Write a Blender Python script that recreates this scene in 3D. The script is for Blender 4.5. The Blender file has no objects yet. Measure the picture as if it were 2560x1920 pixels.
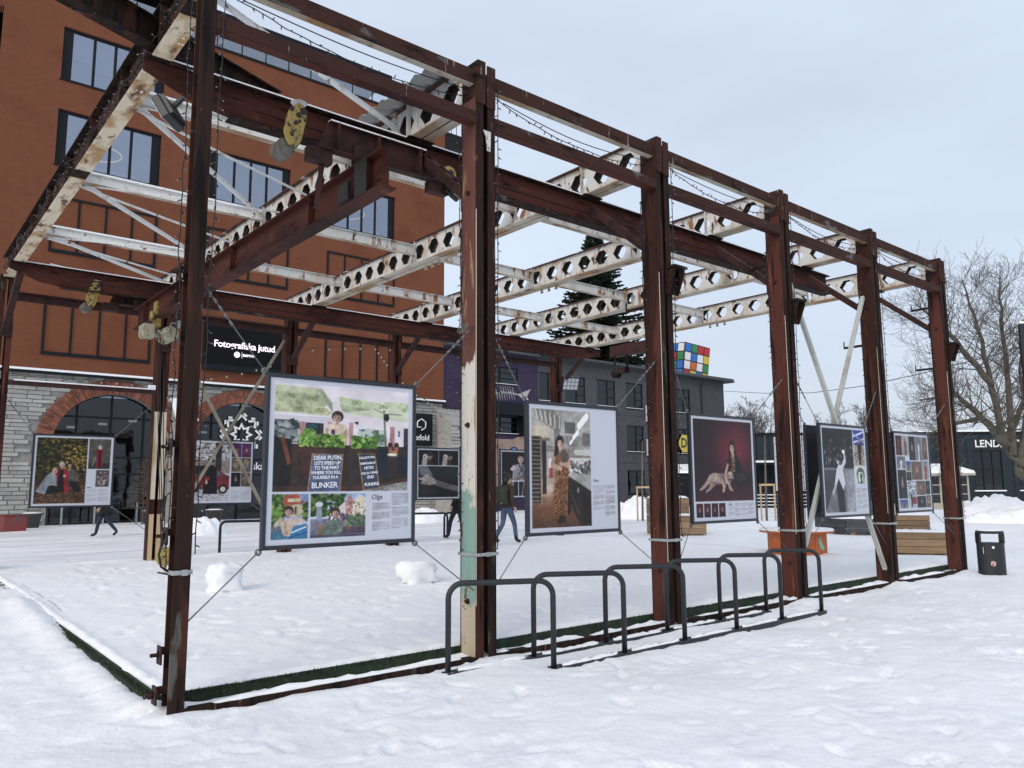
import bpy, bmesh, math, random
import numpy as np
from mathutils import Vector, Matrix

# ------------------------------------------------------------------ camera, world, sun, exposure
SC = bpy.context.scene
COL = SC.collection
R = math.radians

CAM = Vector((-1.2431, -5.6468, 1.55))
YAW, PITCH, ROLL = 0.694149, 0.1305185, -0.00589547
fw = Vector((math.sin(YAW)*math.cos(PITCH), math.cos(YAW)*math.cos(PITCH), math.sin(PITCH)))
rt = fw.cross(Vector((0, 0, 1))).normalized()
up = rt.cross(fw)
r2 = rt*math.cos(ROLL)+up*math.sin(ROLL)
u2 = -rt*math.sin(ROLL)+up*math.cos(ROLL)
cam = bpy.data.cameras.new('camera')
cam.sensor_width = 36.0
cam.lens = 1945.744/2560*36
cam.clip_start = 0.05
cam.clip_end = 3000
cob = bpy.data.objects.new('camera', cam)
COL.objects.link(cob)
cob.matrix_world = Matrix(((r2.x, u2.x, -fw.x, CAM.x), (r2.y, u2.y, -fw.y, CAM.y), (r2.z, u2.z, -fw.z, CAM.z), (0, 0, 0, 1)))
SC.camera = cob

SUN_EL, SUN_AZ = R(30), R(245)      # pale sun behind thick cloud, roughly over the camera's left shoulder
world = bpy.data.worlds.new('World')
SC.world = world
world.use_nodes = True
wn, wl = world.node_tree.nodes, world.node_tree.links
wn.clear()
wo = wn.new('ShaderNodeOutputWorld')
bg = wn.new('ShaderNodeBackground')
bg2 = wn.new('ShaderNodeBackground')
addn = wn.new('ShaderNodeAddShader')
sky = wn.new('ShaderNodeTexSky')
sky.sky_type = 'NISHITA'
sky.sun_disc = False
sky.sun_elevation = SUN_EL
sky.sun_rotation = SUN_AZ
sky.air_density = 1.0
sky.dust_density = 6.0
bg.inputs['Strength'].default_value = 0.05
wl.new(sky.outputs[0], bg.inputs[0])
# cloud deck: an even grey-blue dome with faint cloud structure, carried on all round
tc = wn.new('ShaderNodeTexCoord')
mp = wn.new('ShaderNodeMapping')
mp.inputs['Scale'].default_value = (1.0, 1.0, 3.2)
nz = wn.new('ShaderNodeTexNoise')
nz.inputs['Scale'].default_value = 1.7
nz.inputs['Detail'].default_value = 5
nz.inputs['Roughness'].default_value = 0.5
cr = wn.new('ShaderNodeValToRGB')
cr.color_ramp.elements[0].position = 0.30
cr.color_ramp.elements[0].color = (0.545, 0.600, 0.700, 1)
cr.color_ramp.elements[1].position = 0.68
cr.color_ramp.elements[1].color = (0.655, 0.735, 0.845, 1)
wl.new(tc.outputs['Generated'], mp.inputs[0])
wl.new(mp.outputs[0], nz.inputs['Vector'])
wl.new(nz.outputs['Fac'], cr.inputs[0])
wl.new(cr.outputs[0], bg2.inputs[0])
bg2.inputs['Strength'].default_value = 1.0
wl.new(bg.outputs[0], addn.inputs[0])
wl.new(bg2.outputs[0], addn.inputs[1])
wl.new(addn.outputs[0], wo.inputs[0])

sl = bpy.data.lights.new('sun', 'SUN')
sl.energy = 0.65
sl.angle = R(25)
sl.color = (1.0, 0.97, 0.93)
so = bpy.data.objects.new('sun', sl)
COL.objects.link(so)
sd = Vector((math.sin(SUN_AZ)*math.cos(SUN_EL), math.cos(SUN_AZ)*math.cos(SUN_EL), math.sin(SUN_EL)))
so.rotation_euler = sd.to_track_quat('Z', 'Y').to_euler()
so.location = (0, 0, 30)
SC.view_settings.view_transform = 'Standard'
SC.view_settings.look = 'None'
SC.view_settings.exposure = 0.0
SC.view_settings.gamma = 1.0
SC.view_settings.use_curve_mapping = False
SC.cycles.max_bounces = 6
SC.cycles.diffuse_bounces = 3
SC.cycles.glossy_bounces = 3

# ------------------------------------------------------------------ helpers
rnd = random.Random(7)
V = Vector

def _vnoise(x, y, seed=0):
    xi = np.floor(x).astype(np.int64); yi = np.floor(y).astype(np.int64)
    fx = x-xi; fy = y-yi
    fx = fx*fx*(3-2*fx); fy = fy*fy*(3-2*fy)
    def h(a, b):
        n = (a*374761393+b*668265263+seed*1442695041) & 0xffffffff
        n = ((n ^ (n >> 13))*1274126177) & 0xffffffff
        return ((n ^ (n >> 16)) & 0xffff)/65535.0
    return (h(xi, yi)*(1-fx)+h(xi+1, yi)*fx)*(1-fy)+(h(xi, yi+1)*(1-fx)+h(xi+1, yi+1)*fx)*fy

def fbm(x, y, octv=4, seed=0, gain=0.5):
    s = 0; a = 1.0; t = 0
    for k in range(octv):
        s = s+a*_vnoise(x*2**k+17.3*k, y*2**k+9.1*k, seed+k)
        t += a; a *= gain
    return s/t-0.5

class MB:
    """collects shapes; build() links them as one mesh object"""
    def __init__(s):
        s.v = []; s.f = []; s.m = []; s.smooth = []
    def poly(s, pts, faces, m=0, sm=False):
        b = len(s.v)
        s.v.extend([tuple(p) for p in pts])
        for f in faces:
            s.f.append([b+i for i in f]); s.m.append(m); s.smooth.append(sm)
        return s
    def box(s, a, b, m=0):
        x0, y0, z0 = a; x1, y1, z1 = b
        if x0 > x1: x0, x1 = x1, x0
        if y0 > y1: y0, y1 = y1, y0
        if z0 > z1: z0, z1 = z1, z0
        p = [(x0, y0, z0), (x1, y0, z0), (x1, y1, z0), (x0, y1, z0), (x0, y0, z1), (x1, y0, z1), (x1, y1, z1), (x0, y1, z1)]
        return s.poly(p, [(0, 3, 2, 1), (4, 5, 6, 7), (0, 1, 5, 4), (1, 2, 6, 5), (2, 3, 7, 6), (3, 0, 4, 7)], m)
    def obox(s, c, ax, ay, az, m=0):
        """box from centre and three half axes"""
        c = V(c); ax = V(ax); ay = V(ay); az = V(az)
        p = [c-ax-ay-az, c+ax-ay-az, c+ax+ay-az, c-ax+ay-az, c-ax-ay+az, c+ax-ay+az, c+ax+ay+az, c-ax+ay+az]
        return s.poly(p, [(0, 3, 2, 1), (4, 5, 6, 7), (0, 1, 5, 4), (1, 2, 6, 5), (2, 3, 7, 6), (3, 0, 4, 7)], m)
    def bar(s, p0, p1, w, h, m=0, upv=(0, 0, 1)):
        """rectangular bar between two points, w across, h along up"""
        p0 = V(p0); p1 = V(p1); d = (p1-p0)
        L = d.length; d = d/L
        u = V(upv); sx = d.cross(u)
        if sx.length < 1e-4: sx = d.cross(V((1, 0, 0)))
        sx.normalize(); u = sx.cross(d)
        return s.obox((p0+p1)/2, d*L/2, sx*w/2, u*h/2, m)
    def ibar(s, p0, p1, w, h, t=0.012, m=0, mf=None, upv=(0, 0, 1)):
        """I section: web + two flanges"""
        p0 = V(p0); p1 = V(p1); d = (p1-p0).normalized()
        sx = d.cross(V(upv)).normalized(); u = sx.cross(d)
        mf = m if mf is None else mf
        s.bar(p0, p1, t, h-2*t, m, upv)
        s.bar(p0+u*(h/2-t/2), p1+u*(h/2-t/2), w, t, mf, upv)
        s.bar(p0-u*(h/2-t/2), p1-u*(h/2-t/2), w, t, mf, upv)
        return s
    def tube(s, pts, r, n=6, m=0, cap=True, sm=True):
        pts = [V(p) for p in pts]
        k = len(pts)
        rs = r if isinstance(r, (list, tuple)) else [r]*k
        ref = None; rings = []
        for i, p in enumerate(pts):
            d = (pts[min(i+1, k-1)]-pts[max(i-1, 0)])
            if d.length < 1e-9: d = V((0, 0, 1))
            d.normalize()
            if ref is None:
                ref = d.orthogonal().normalized()
            a = ref-d*ref.dot(d)
            if a.length < 1e-5: a = d.orthogonal()
            a.normalize(); b = d.cross(a); ref = a
            rings.append([p+(a*math.cos(2*math.pi*j/n)+b*math.sin(2*math.pi*j/n))*rs[i] for j in range(n)])
        allp = [q for rg in rings for q in rg]
        fs = []
        for i in range(k-1):
            for j in range(n):
                fs.append((i*n+j, i*n+(j+1) % n, (i+1)*n+(j+1) % n, (i+1)*n+j))
        s.poly(allp, fs, m, sm)
        if cap:
            b = len(s.v)-len(allp)
            s.f.append([b+j for j in range(n)][::-1]); s.m.append(m); s.smooth.append(False)
            s.f.append([b+(k-1)*n+j for j in range(n)]); s.m.append(m); s.smooth.append(False)
        return s
    def lathe(s, prof, c=(0, 0, 0), n=20, m=0, sm=True, axis='z'):
        """profile [(r, h)...] turned about an axis"""
        c = V(c); allp = []
        for (r, h) in prof:
            for j in range(n):
                a = 2*math.pi*j/n
                if axis == 'z': allp.append(c+V((r*math.cos(a), r*math.sin(a), h)))
                elif axis == 'y': allp.append(c+V((r*math.cos(a), h, r*math.sin(a))))
                else: allp.append(c+V((h, r*math.cos(a), r*math.sin(a))))
        fs = []
        for i in range(len(prof)-1):
            for j in range(n):
                fs.append((i*n+j, i*n+(j+1) % n, (i+1)*n+(j+1) % n, (i+1)*n+j))
        s.poly(allp, fs, m, sm)
        return s
    def prism(s, pts2, p0, ex, ey, ez, t, m=0):
        """2-D outline extruded: point = p0 + x*ex + y*ey, thickness t along ez"""
        p0 = V(p0); ex = V(ex); ey = V(ey); ez = V(ez)
        n = len(pts2)
        a = [p0+ex*x+ey*y for x, y in pts2]
        b = [q+ez*t for q in a]
        fs = [tuple(range(n))[::-1], tuple(range(n, 2*n))]
        fs += [(i, (i+1) % n, n+(i+1) % n, n+i) for i in range(n)]
        return s.poly(a+b, fs, m)
    def build(s, name, mats, parent=None, root=None, bevel=0.0):
        me = bpy.data.meshes.new(name)
        me.from_pydata(s.v, [], s.f)
        if not isinstance(mats, (list, tuple)): mats = [mats]
        for m in mats: me.materials.append(m)
        me.polygons.foreach_set('material_index', s.m)
        me.polygons.foreach_set('use_smooth', s.smooth)
        bm = bmesh.new(); bm.from_mesh(me)
        bmesh.ops.recalc_face_normals(bm, faces=bm.faces)
        bm.to_mesh(me); bm.free()
        me.update()
        o = bpy.data.objects.new(name, me)
        COL.objects.link(o)
        if parent is not None: adopt(o, parent)
        if bevel:
            b = o.modifiers.new('edge', 'BEVEL'); b.width = bevel; b.segments = 1; b.limit_method = 'ANGLE'
        return o

def rootpos(o):
    p = V((0, 0, 0))
    while o is not None:
        p = p+o.location; o = o.parent
    return p

def adopt(o, parent):
    """child keeps the world coordinates it was built in (parents are only translated unless built local)"""
    o.parent = parent
    if parent.get('_local'):
        o['_local'] = 1
    else:
        o.location = V(o.location)-rootpos(parent)

def tag(o, label=None, cat=None, group=None, kind=None):
    if label: o['label'] = label
    if cat: o['category'] = cat
    if group: o['group'] = group
    if kind: o['kind'] = kind
    return o

def thing(name, label, cat, loc=(0, 0, 0), group=None, local=False, rz=0.0):
    o = bpy.data.objects.new(name, None)
    o.empty_display_size = 0.2
    COL.objects.link(o)
    o.location = loc; o.rotation_euler = (0, 0, rz)
    tag(o, label, cat, group)
    if local: o['_local'] = 1
    return o

def copy_tree(o, parent=None):
    c = o.copy(); COL.objects.link(c); c.parent = parent
    for ch in list(o.children):
        copy_tree(ch, c)
    return c

def piece(name, mesh, parent, loc, rot=(0, 0, 0), scl=(1, 1, 1)):
    o = bpy.data.objects.new(name, mesh)
    COL.objects.link(o)
    o.parent = parent
    o.location = V(loc)-rootpos(parent)
    o.rotation_euler = rot; o.scale = scl
    return o

FONT = None
def text_mesh(txt, size, depth=0.0, offset=0.0, shear=0.0, spacing=1.0, align='CENTER'):
    cu = bpy.data.curves.new('t', 'FONT')
    cu.body = txt; cu.size = size; cu.extrude = depth; cu.offset = offset; cu.shear = shear
    cu.space_character = spacing; cu.align_x = align; cu.align_y = 'CENTER'
    cu.resolution_u = 3
    o = bpy.data.objects.new('t', cu); COL.objects.link(o)
    dg = bpy.context.evaluated_depsgraph_get(); dg.update()
    me = bpy.data.meshes.new_from_object(o.evaluated_get(dg))
    bpy.data.objects.remove(o); bpy.data.curves.remove(cu)
    return me

def lettering(name, txt, size, mat, origin, ex, ey, parent=None, **kw):
    """flat lettering in the plane (ex, ey) at origin"""
    me = text_mesh(txt, size, **kw)
    ex = V(ex).normalized(); ey = V(ey).normalized(); ez = ex.cross(ey)
    me.transform(Matrix(((ex.x, ey.x, ez.x, 0), (ex.y, ey.y, ez.y, 0), (ex.z, ey.z, ez.z, 0), (0, 0, 0, 1))))
    me.materials.clear(); me.materials.append(mat)
    me.name = name
    o = bpy.data.objects.new(name, me); COL.objects.link(o)
    o.location = origin
    if parent is not None: adopt(o, parent)
    return o

# ------------------------------------------------------------------ materials
def newmat(name):
    m = bpy.data.materials.new(name); m.use_nodes = True
    nt = m.node_tree
    return m, nt.nodes, nt.links, nt.nodes['Principled BSDF']

def rgba(c): return (c[0], c[1], c[2], 1)

def srgb(r, g, b):
    f = lambda u: (u/255/12.92 if u/255 <= 0.04045 else ((u/255+0.055)/1.055)**2.4)
    return (f(r), f(g), f(b))

def mat(name, col, rough=0.7, layers=(), bump=None, metal=0.0, spec=0.5, vary=0.0, bump2=None, zlayers=()):
    """layers: (colour, scale, lo, hi, (sx,sy,sz)) mixed in by world-space noise; zlayers: (colour, z_lo, z_hi, wobble) paint below a height"""
    m, N, L, B = newmat(name)
    B.inputs['Roughness'].default_value = rough
    B.inputs['Metallic'].default_value = metal
    B.inputs['Specular IOR Level'].default_value = spec
    geo = N.new('ShaderNodeNewGeometry')
    rgb = N.new('ShaderNodeRGB'); rgb.outputs[0].default_value = rgba(col)
    cur = rgb.outputs[0]
    pos = geo.outputs['Position']
    def noise(scale, st, detail=6, ro=0.6):
        mpn = N.new('ShaderNodeMapping'); mpn.inputs['Scale'].default_value = st
        L.new(pos, mpn.inputs[0])
        n = N.new('ShaderNodeTexNoise'); n.inputs['Scale'].default_value = scale
        n.inputs['Detail'].default_value = detail; n.inputs['Roughness'].default_value = ro
        L.new(mpn.outputs[0], n.inputs['Vector'])
        return n.outputs['Fac']
    def mixin(fac, c):
        nonlocal cur
        mx = N.new('ShaderNodeMix'); mx.data_type = 'RGBA'
        L.new(fac, mx.inputs[0]); L.new(cur, mx.inputs[6]); mx.inputs[7].default_value = rgba(c)
        cur = mx.outputs[2]
    def rampf(sock, lo, hi):
        mr = N.new('ShaderNodeMapRange'); mr.inputs['From Min'].default_value = lo; mr.inputs['From Max'].default_value = hi
        L.new(sock, mr.inputs[0]); return mr.outputs[0]
    for zl in zlayers:
        c, zlo, zhi, wob = zl[:4]
        sep = N.new('ShaderNodeSeparateXYZ'); L.new(pos, sep.inputs[0])
        nf = noise(3.0, (1, 1, 0.5))
        ma = N.new('ShaderNodeMath'); ma.operation = 'MULTIPLY_ADD'
        L.new(nf, ma.inputs[0]); ma.inputs[1].default_value = wob; L.new(sep.outputs[2], ma.inputs[2])
        f1 = rampf(ma.outputs[0], zhi+wob*0.5+0.02, zhi+wob*0.5-0.02)
        f2 = rampf(ma.outputs[0], zlo+wob*0.5-0.02, zlo+wob*0.5+0.02)
        mm = N.new('ShaderNodeMath'); mm.operation = 'MULTIPLY'; L.new(f1, mm.inputs[0]); L.new(f2, mm.inputs[1])
        mixin(mm.outputs[0], c)
    for ly in layers:
        c, sc, lo, hi = ly[:4]; st = ly[4] if len(ly) > 4 else (1, 1, 1)
        mixin(rampf(noise(sc, st), lo, hi), c)
    if vary:
        oi = N.new('ShaderNodeObjectInfo')
        hs = N.new('ShaderNodeHueSaturation')
        mr = N.new('ShaderNodeMapRange'); mr.inputs['To Min'].default_value = 1-vary; mr.inputs['To Max'].default_value = 1+vary
        L.new(oi.outputs['Random'], mr.inputs[0]); L.new(mr.outputs[0], hs.inputs['Value'])
        L.new(cur, hs.inputs['Color']); cur = hs.outputs[0]
    L.new(cur, B.inputs['Base Color'])
    prev = None
    for bp in (bump, bump2):
        if bp:
            bn = N.new('ShaderNodeBump'); bn.inputs['Strength'].default_value = bp[1]
            bn.inputs['Distance'].default_value = bp[2] if len(bp) > 2 else 0.01
            L.new(noise(bp[0], bp[3] if len(bp) > 3 else (1, 1, 1)), bn.inputs['Height'])
            if prev: L.new(prev, bn.inputs['Normal'])
            prev = bn.outputs[0]
    if prev: L.new(prev, B.inputs['Normal'])
    return m

def brickmat(name, c1, c2, mortar, bw, bh, msize, rough=0.85, layers=(), bumpd=0.006, axes='xz'):
    m, N, L, B = newmat(name)
    B.inputs['Roughness'].default_value = rough
    B.inputs['Specular IOR Level'].default_value = 0.15
    geo = N.new('ShaderNodeNewGeometry')
    sep = N.new('ShaderNodeSeparateXYZ'); L.new(geo.outputs['Position'], sep.inputs[0])
    cmb = N.new('ShaderNodeCombineXYZ')
    if axes == 'sum':
        ad = N.new('ShaderNodeMath'); L.new(sep.outputs[0], ad.inputs[0]); L.new(sep.outputs[1], ad.inputs[1]); L.new(ad.outputs[0], cmb.inputs[0])
    else:
        L.new(sep.outputs['xyz'.index(axes[0])], cmb.inputs[0])
    L.new(sep.outputs[2], cmb.inputs[1])
    bt = N.new('ShaderNodeTexBrick')
    bt.inputs['Color1'].default_value = rgba(c1); bt.inputs['Color2'].default_value = rgba(c2); bt.inputs['Mortar'].default_value = rgba(mortar)
    bt.inputs['Scale'].default_value = 1.0
    bt.inputs['Brick Width'].default_value = bw; bt.inputs['Row Height'].default_value = bh
    bt.inputs['Mortar Size'].default_value = msize; bt.inputs['Mortar Smooth'].default_value = 0.2
    L.new(cmb.outputs[0], bt.inputs['Vector'])
    cur = bt.outputs['Color']
    for ly in layers:
        c, sc, lo, hi = ly[:4]
        n = N.new('ShaderNodeTexNoise'); n.inputs['Scale'].default_value = sc; n.inputs['Detail'].default_value = 6
        L.new(geo.outputs['Position'], n.inputs['Vector'])
        mr = N.new('ShaderNodeMapRange'); mr.inputs['From Min'].default_value = lo; mr.inputs['From Max'].default_value = hi
        L.new(n.outputs['Fac'], mr.inputs[0])
        mx = N.new('ShaderNodeMix'); mx.data_type = 'RGBA'; L.new(mr.outputs[0], mx.inputs[0]); L.new(cur, mx.inputs[6]); mx.inputs[7].default_value = rgba(c)
        cur = mx.outputs[2]
    L.new(cur, B.inputs['Base Color'])
    bn = N.new('ShaderNodeBump'); bn.inputs['Distance'].default_value = bumpd; bn.inputs['Strength'].default_value = 0.6
    inv = N.new('ShaderNodeMath'); inv.operation = 'SUBTRACT'; inv.inputs[0].default_value = 1.0
    L.new(bt.outputs['Fac'], inv.inputs[1]); L.new(inv.outputs[0], bn.inputs['Height'])
    L.new(bn.outputs[0], B.inputs['Normal'])
    return m

def emitmat(name, col, strength):
    m, N, L, B = newmat(name)
    B.inputs['Base Color'].default_value = rgba(col)
    B.inputs['Emission Color'].default_value = rgba(col)
    B.inputs['Emission Strength'].default_value = strength
    return m

def glassmat(name, tint, rough=0.03, interior=(0.006, 0.008, 0.012)):
    """window glass in front of a dim room: dark body, mirror-like sky reflection"""
    m, N, L, B = newmat(name)
    B.inputs['Roughness'].default_value = rough
    B.inputs['Specular IOR Level'].default_value = 0.9
    B.inputs['IOR'].default_value = 1.6
    B.inputs['Coat Weight'].default_value = tint
    B.inputs['Coat Roughness'].default_value = 0.02
    geo = N.new('ShaderNodeNewGeometry')
    n = N.new('ShaderNodeTexNoise'); n.inputs['Scale'].default_value = 0.7; n.inputs['Detail'].default_value = 5
    mpn = N.new('ShaderNodeMapping'); mpn.inputs['Scale'].default_value = (1, 1, 2.5)
    L.new(geo.outputs['Position'], mpn.inputs[0]); L.new(mpn.outputs[0], n.inputs['Vector'])
    mx = N.new('ShaderNodeMix'); mx.data_type = 'RGBA'
    mx.inputs[6].default_value = rgba(interior); mx.inputs[7].default_value = rgba([c*4+0.004 for c in interior])
    mr = N.new('ShaderNodeMapRange'); mr.inputs['From Min'].default_value = 0.45; mr.inputs['From Max'].default_value = 0.75
    L.new(n.outputs['Fac'], mr.inputs[0]); L.new(mr.outputs[0], mx.inputs[0]); L.new(mx.outputs[2], B.inputs['Base Color'])
    bn = N.new('ShaderNodeBump'); bn.inputs['Strength'].default_value = 0.05; bn.inputs['Distance'].default_value = 0.02
    L.new(n.outputs['Fac'], bn.inputs['Height']); L.new(bn.outputs[0], B.inputs['Normal'])
    return m

DARKRUST = (0.034, 0.018, 0.014)
m_rust = mat('dark_rust_steel', (0.026, 0.0145, 0.0115), 0.75, [((0.062, 0.023, 0.0155), 6.0, 0.54, 0.63, (1, 1, 0.16)), ((0.095, 0.095, 0.085), 3.6, 0.61, 0.66, (1, 1, 0.25)), ((0.008, 0.006, 0.0055), 11, 0.50, 0.60, (1, 1, 0.09)), ((0.19, 0.085, 0.042), 24, 0.64, 0.70, (1, 1, 0.22)), ((0.32, 0.27, 0.20), 34, 0.70, 0.73, (1, 1, 0.16))], bump=(60, 0.5, 0.005), spec=0.12)
m_red = mat('red_oxide_steel', (0.084, 0.029, 0.0215), 0.65, [((0.036, 0.0145, 0.0115), 3.4, 0.46, 0.56, (1, 1, 0.14)), ((0.15, 0.055, 0.034), 14, 0.60, 0.68, (1, 1, 0.12)), ((0.010, 0.008, 0.007), 9.0, 0.56, 0.63, (1, 1, 0.07)), ((0.24, 0.11, 0.05), 30, 0.69, 0.73, (1, 1, 0.2))], bump=(45, 0.3, 0.003), spec=0.12)
m_redbeam = mat('red_oxide_beam', (0.080, 0.027, 0.020), 0.65, [((0.030, 0.012, 0.010), 2.4, 0.47, 0.62, (0.3, 0.3, 1)), ((0.15, 0.05, 0.03), 12, 0.6, 0.70, (0.4, 0.4, 1.5)), ((0.010, 0.007, 0.006), 7, 0.58, 0.66, (0.25, 0.25, 1.2))], bump=(45, 0.25, 0.003), spec=0.12)
m_greyrust = mat('weathered_grey_rust', (0.044, 0.019, 0.014), 0.8, [((0.11, 0.115, 0.11), 4.0, 0.60, 0.66, (0.5, 0.6, 1)), ((0.035, 0.018, 0.014), 4.2, 0.50, 0.66, (0.5, 0.5, 1)), ((0.34, 0.29, 0.22), 30, 0.655, 0.69, (1, 1, 0.09)), ((0.010, 0.007, 0.006), 8, 0.55, 0.64, (0.3, 0.3, 1))], bump=(60, 0.35, 0.004), spec=0.15)
m_white = mat('white_paint_rusting', (0.56, 0.56, 0.54), 0.6, [((0.40, 0.33, 0.24), 3.0, 0.52, 0.66, (1, 1, 0.5)), ((0.24, 0.10, 0.045), 6.0, 0.575, 0.64, (1, 1, 0.3)), ((0.085, 0.035, 0.02), 10.0, 0.60, 0.66, (1, 1, 0.5)), ((0.03, 0.03, 0.03), 19, 0.69, 0.72)], bump=(50, 0.25, 0.003))
m_whiteflange = mat('white_flange_rust', (0.50, 0.46, 0.38), 0.7, [((0.30, 0.17, 0.07), 3.0, 0.44, 0.62, (0.35, 0.35, 1)), ((0.11, 0.045, 0.025), 7.0, 0.54, 0.68, (0.3, 0.3, 1))], bump=(50, 0.35, 0.004))
m_whitenew = mat('white_paint_rod', (0.74, 0.74, 0.72), 0.55, [((0.45, 0.38, 0.28), 4.0, 0.58, 0.68), ((0.20, 0.085, 0.04), 7.0, 0.62, 0.67)], bump=(50, 0.2, 0.003))
m_soffit = mat('peeling_cream_soffit', (0.66, 0.57, 0.42), 0.7, [((0.40, 0.25, 0.11), 5.0, 0.48, 0.60, (1, 0.5, 1)), ((0.13, 0.055, 0.03), 9.0, 0.56, 0.64, (1, 0.4, 1)), ((0.78, 0.76, 0.70), 14, 0.62, 0.68)], bump=(50, 0.35, 0.004))
m_rustedge = mat('rusted_top_flange', (0.10, 0.035, 0.02), 0.8, [((0.05, 0.02, 0.014), 6, 0.45, 0.6), ((0.45, 0.42, 0.38), 4, 0.60, 0.68)])
m_brace = mat('pale_grey_brace', (0.44, 0.46, 0.44), 0.6, [((0.30, 0.29, 0.25), 3, 0.5, 0.7, (1, 1, 0.4)), ((0.2, 0.12, 0.07), 14, 0.68, 0.75)])
m_woodgrey = mat('weathered_timber', (0.27, 0.25, 0.20), 0.8, [((0.16, 0.14, 0.11), 5, 0.45, 0.65, (1, 1, 0.12))], bump=(30, 0.3, 0.004, (1, 1, 0.15)))
m_peel = mat('peeling_cream_and_mint', (0.105, 0.033, 0.022), 0.75, [((0.10, 0.045, 0.03), 5.0, 0.60, 0.64, (2, 2, 0.6)), ((0.30, 0.20, 0.11), 7.0, 0.60, 0.68, (2, 2, 0.25)), ((0.05, 0.03, 0.025), 16, 0.66, 0.69)], bump=(40, 0.3, 0.003), zlayers=[((0.55, 0.53, 0.47), -0.2, 2.75, 0.9), ((0.45, 0.38, 0.27), -0.2, 1.0, 1.8), ((0.20, 0.33, 0.285), 0.62, 1.36, 1.1)])
m_cream = mat('cream_paint_worn', (0.56, 0.50, 0.39), 0.7, [((0.34, 0.24, 0.13), 5, 0.52, 0.7, (1, 1, 0.15)), ((0.10, 0.06, 0.04), 16, 0.68, 0.72)])
m_pine = mat('pale_new_timber', (0.50, 0.37, 0.22), 0.75, [((0.33, 0.22, 0.12), 8, 0.5, 0.7, (1, 1, 0.12))], bump=(30, 0.2, 0.003, (1, 1, 0.15)))
m_plank = mat('larch_planks', (0.29, 0.195, 0.115), 0.75, [((0.19, 0.115, 0.065), 7, 0.45, 0.68, (0.25, 0.25, 3)), ((0.08, 0.05, 0.035), 11, 0.68, 0.73)], vary=0.28, bump=(30, 0.2, 0.003, (0.2, 0.2, 2)))
m_dark = mat('charcoal_powder_coat', (0.012, 0.015, 0.019), 0.45, [((0.03, 0.034, 0.038), 30, 0.62, 0.72)], bump=(90, 0.1, 0.002))
m_frame = mat('anthracite_panel_frame', (0.014, 0.018, 0.027), 0.4)
m_black = mat('black_plastic', (0.008, 0.008, 0.009), 0.5)
m_blackcable = mat('black_cable', (0.006, 0.006, 0.007), 0.6)
m_galv = mat('galvanised_steel', (0.36, 0.38, 0.38), 0.4, [((0.22, 0.23, 0.24), 20, 0.5, 0.65)], metal=0.4)
m_cable = mat('steel_wire_rope', (0.16, 0.16, 0.16), 0.5, metal=0.5)
m_yellow = mat('yellow_crane_paint', (0.36, 0.26, 0.075), 0.65, [((0.20, 0.145, 0.055), 12, 0.5, 0.66), ((0.04, 0.03, 0.02), 24, 0.57, 0.62)], bump=(40, 0.4, 0.004))
m_grease = mat('greasy_black_iron', (0.016, 0.012, 0.010), 0.55)
m_hoistgrey = mat('weathered_hoist_enamel', (0.34, 0.33, 0.24), 0.6, [((0.19, 0.12, 0.05), 7, 0.5, 0.62, (1, 1, 0.6)), ((0.20, 0.05, 0.03), 4, 0.58, 0.64)])
m_bulb = mat('clear_bulb', (0.30, 0.29, 0.26), 0.3, spec=0.6)
m_bracketred = mat('bracket_dark_red', (0.046, 0.016, 0.013), 0.7, [((0.018, 0.010, 0.009), 6, 0.48, 0.62)], spec=0.3)

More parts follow.
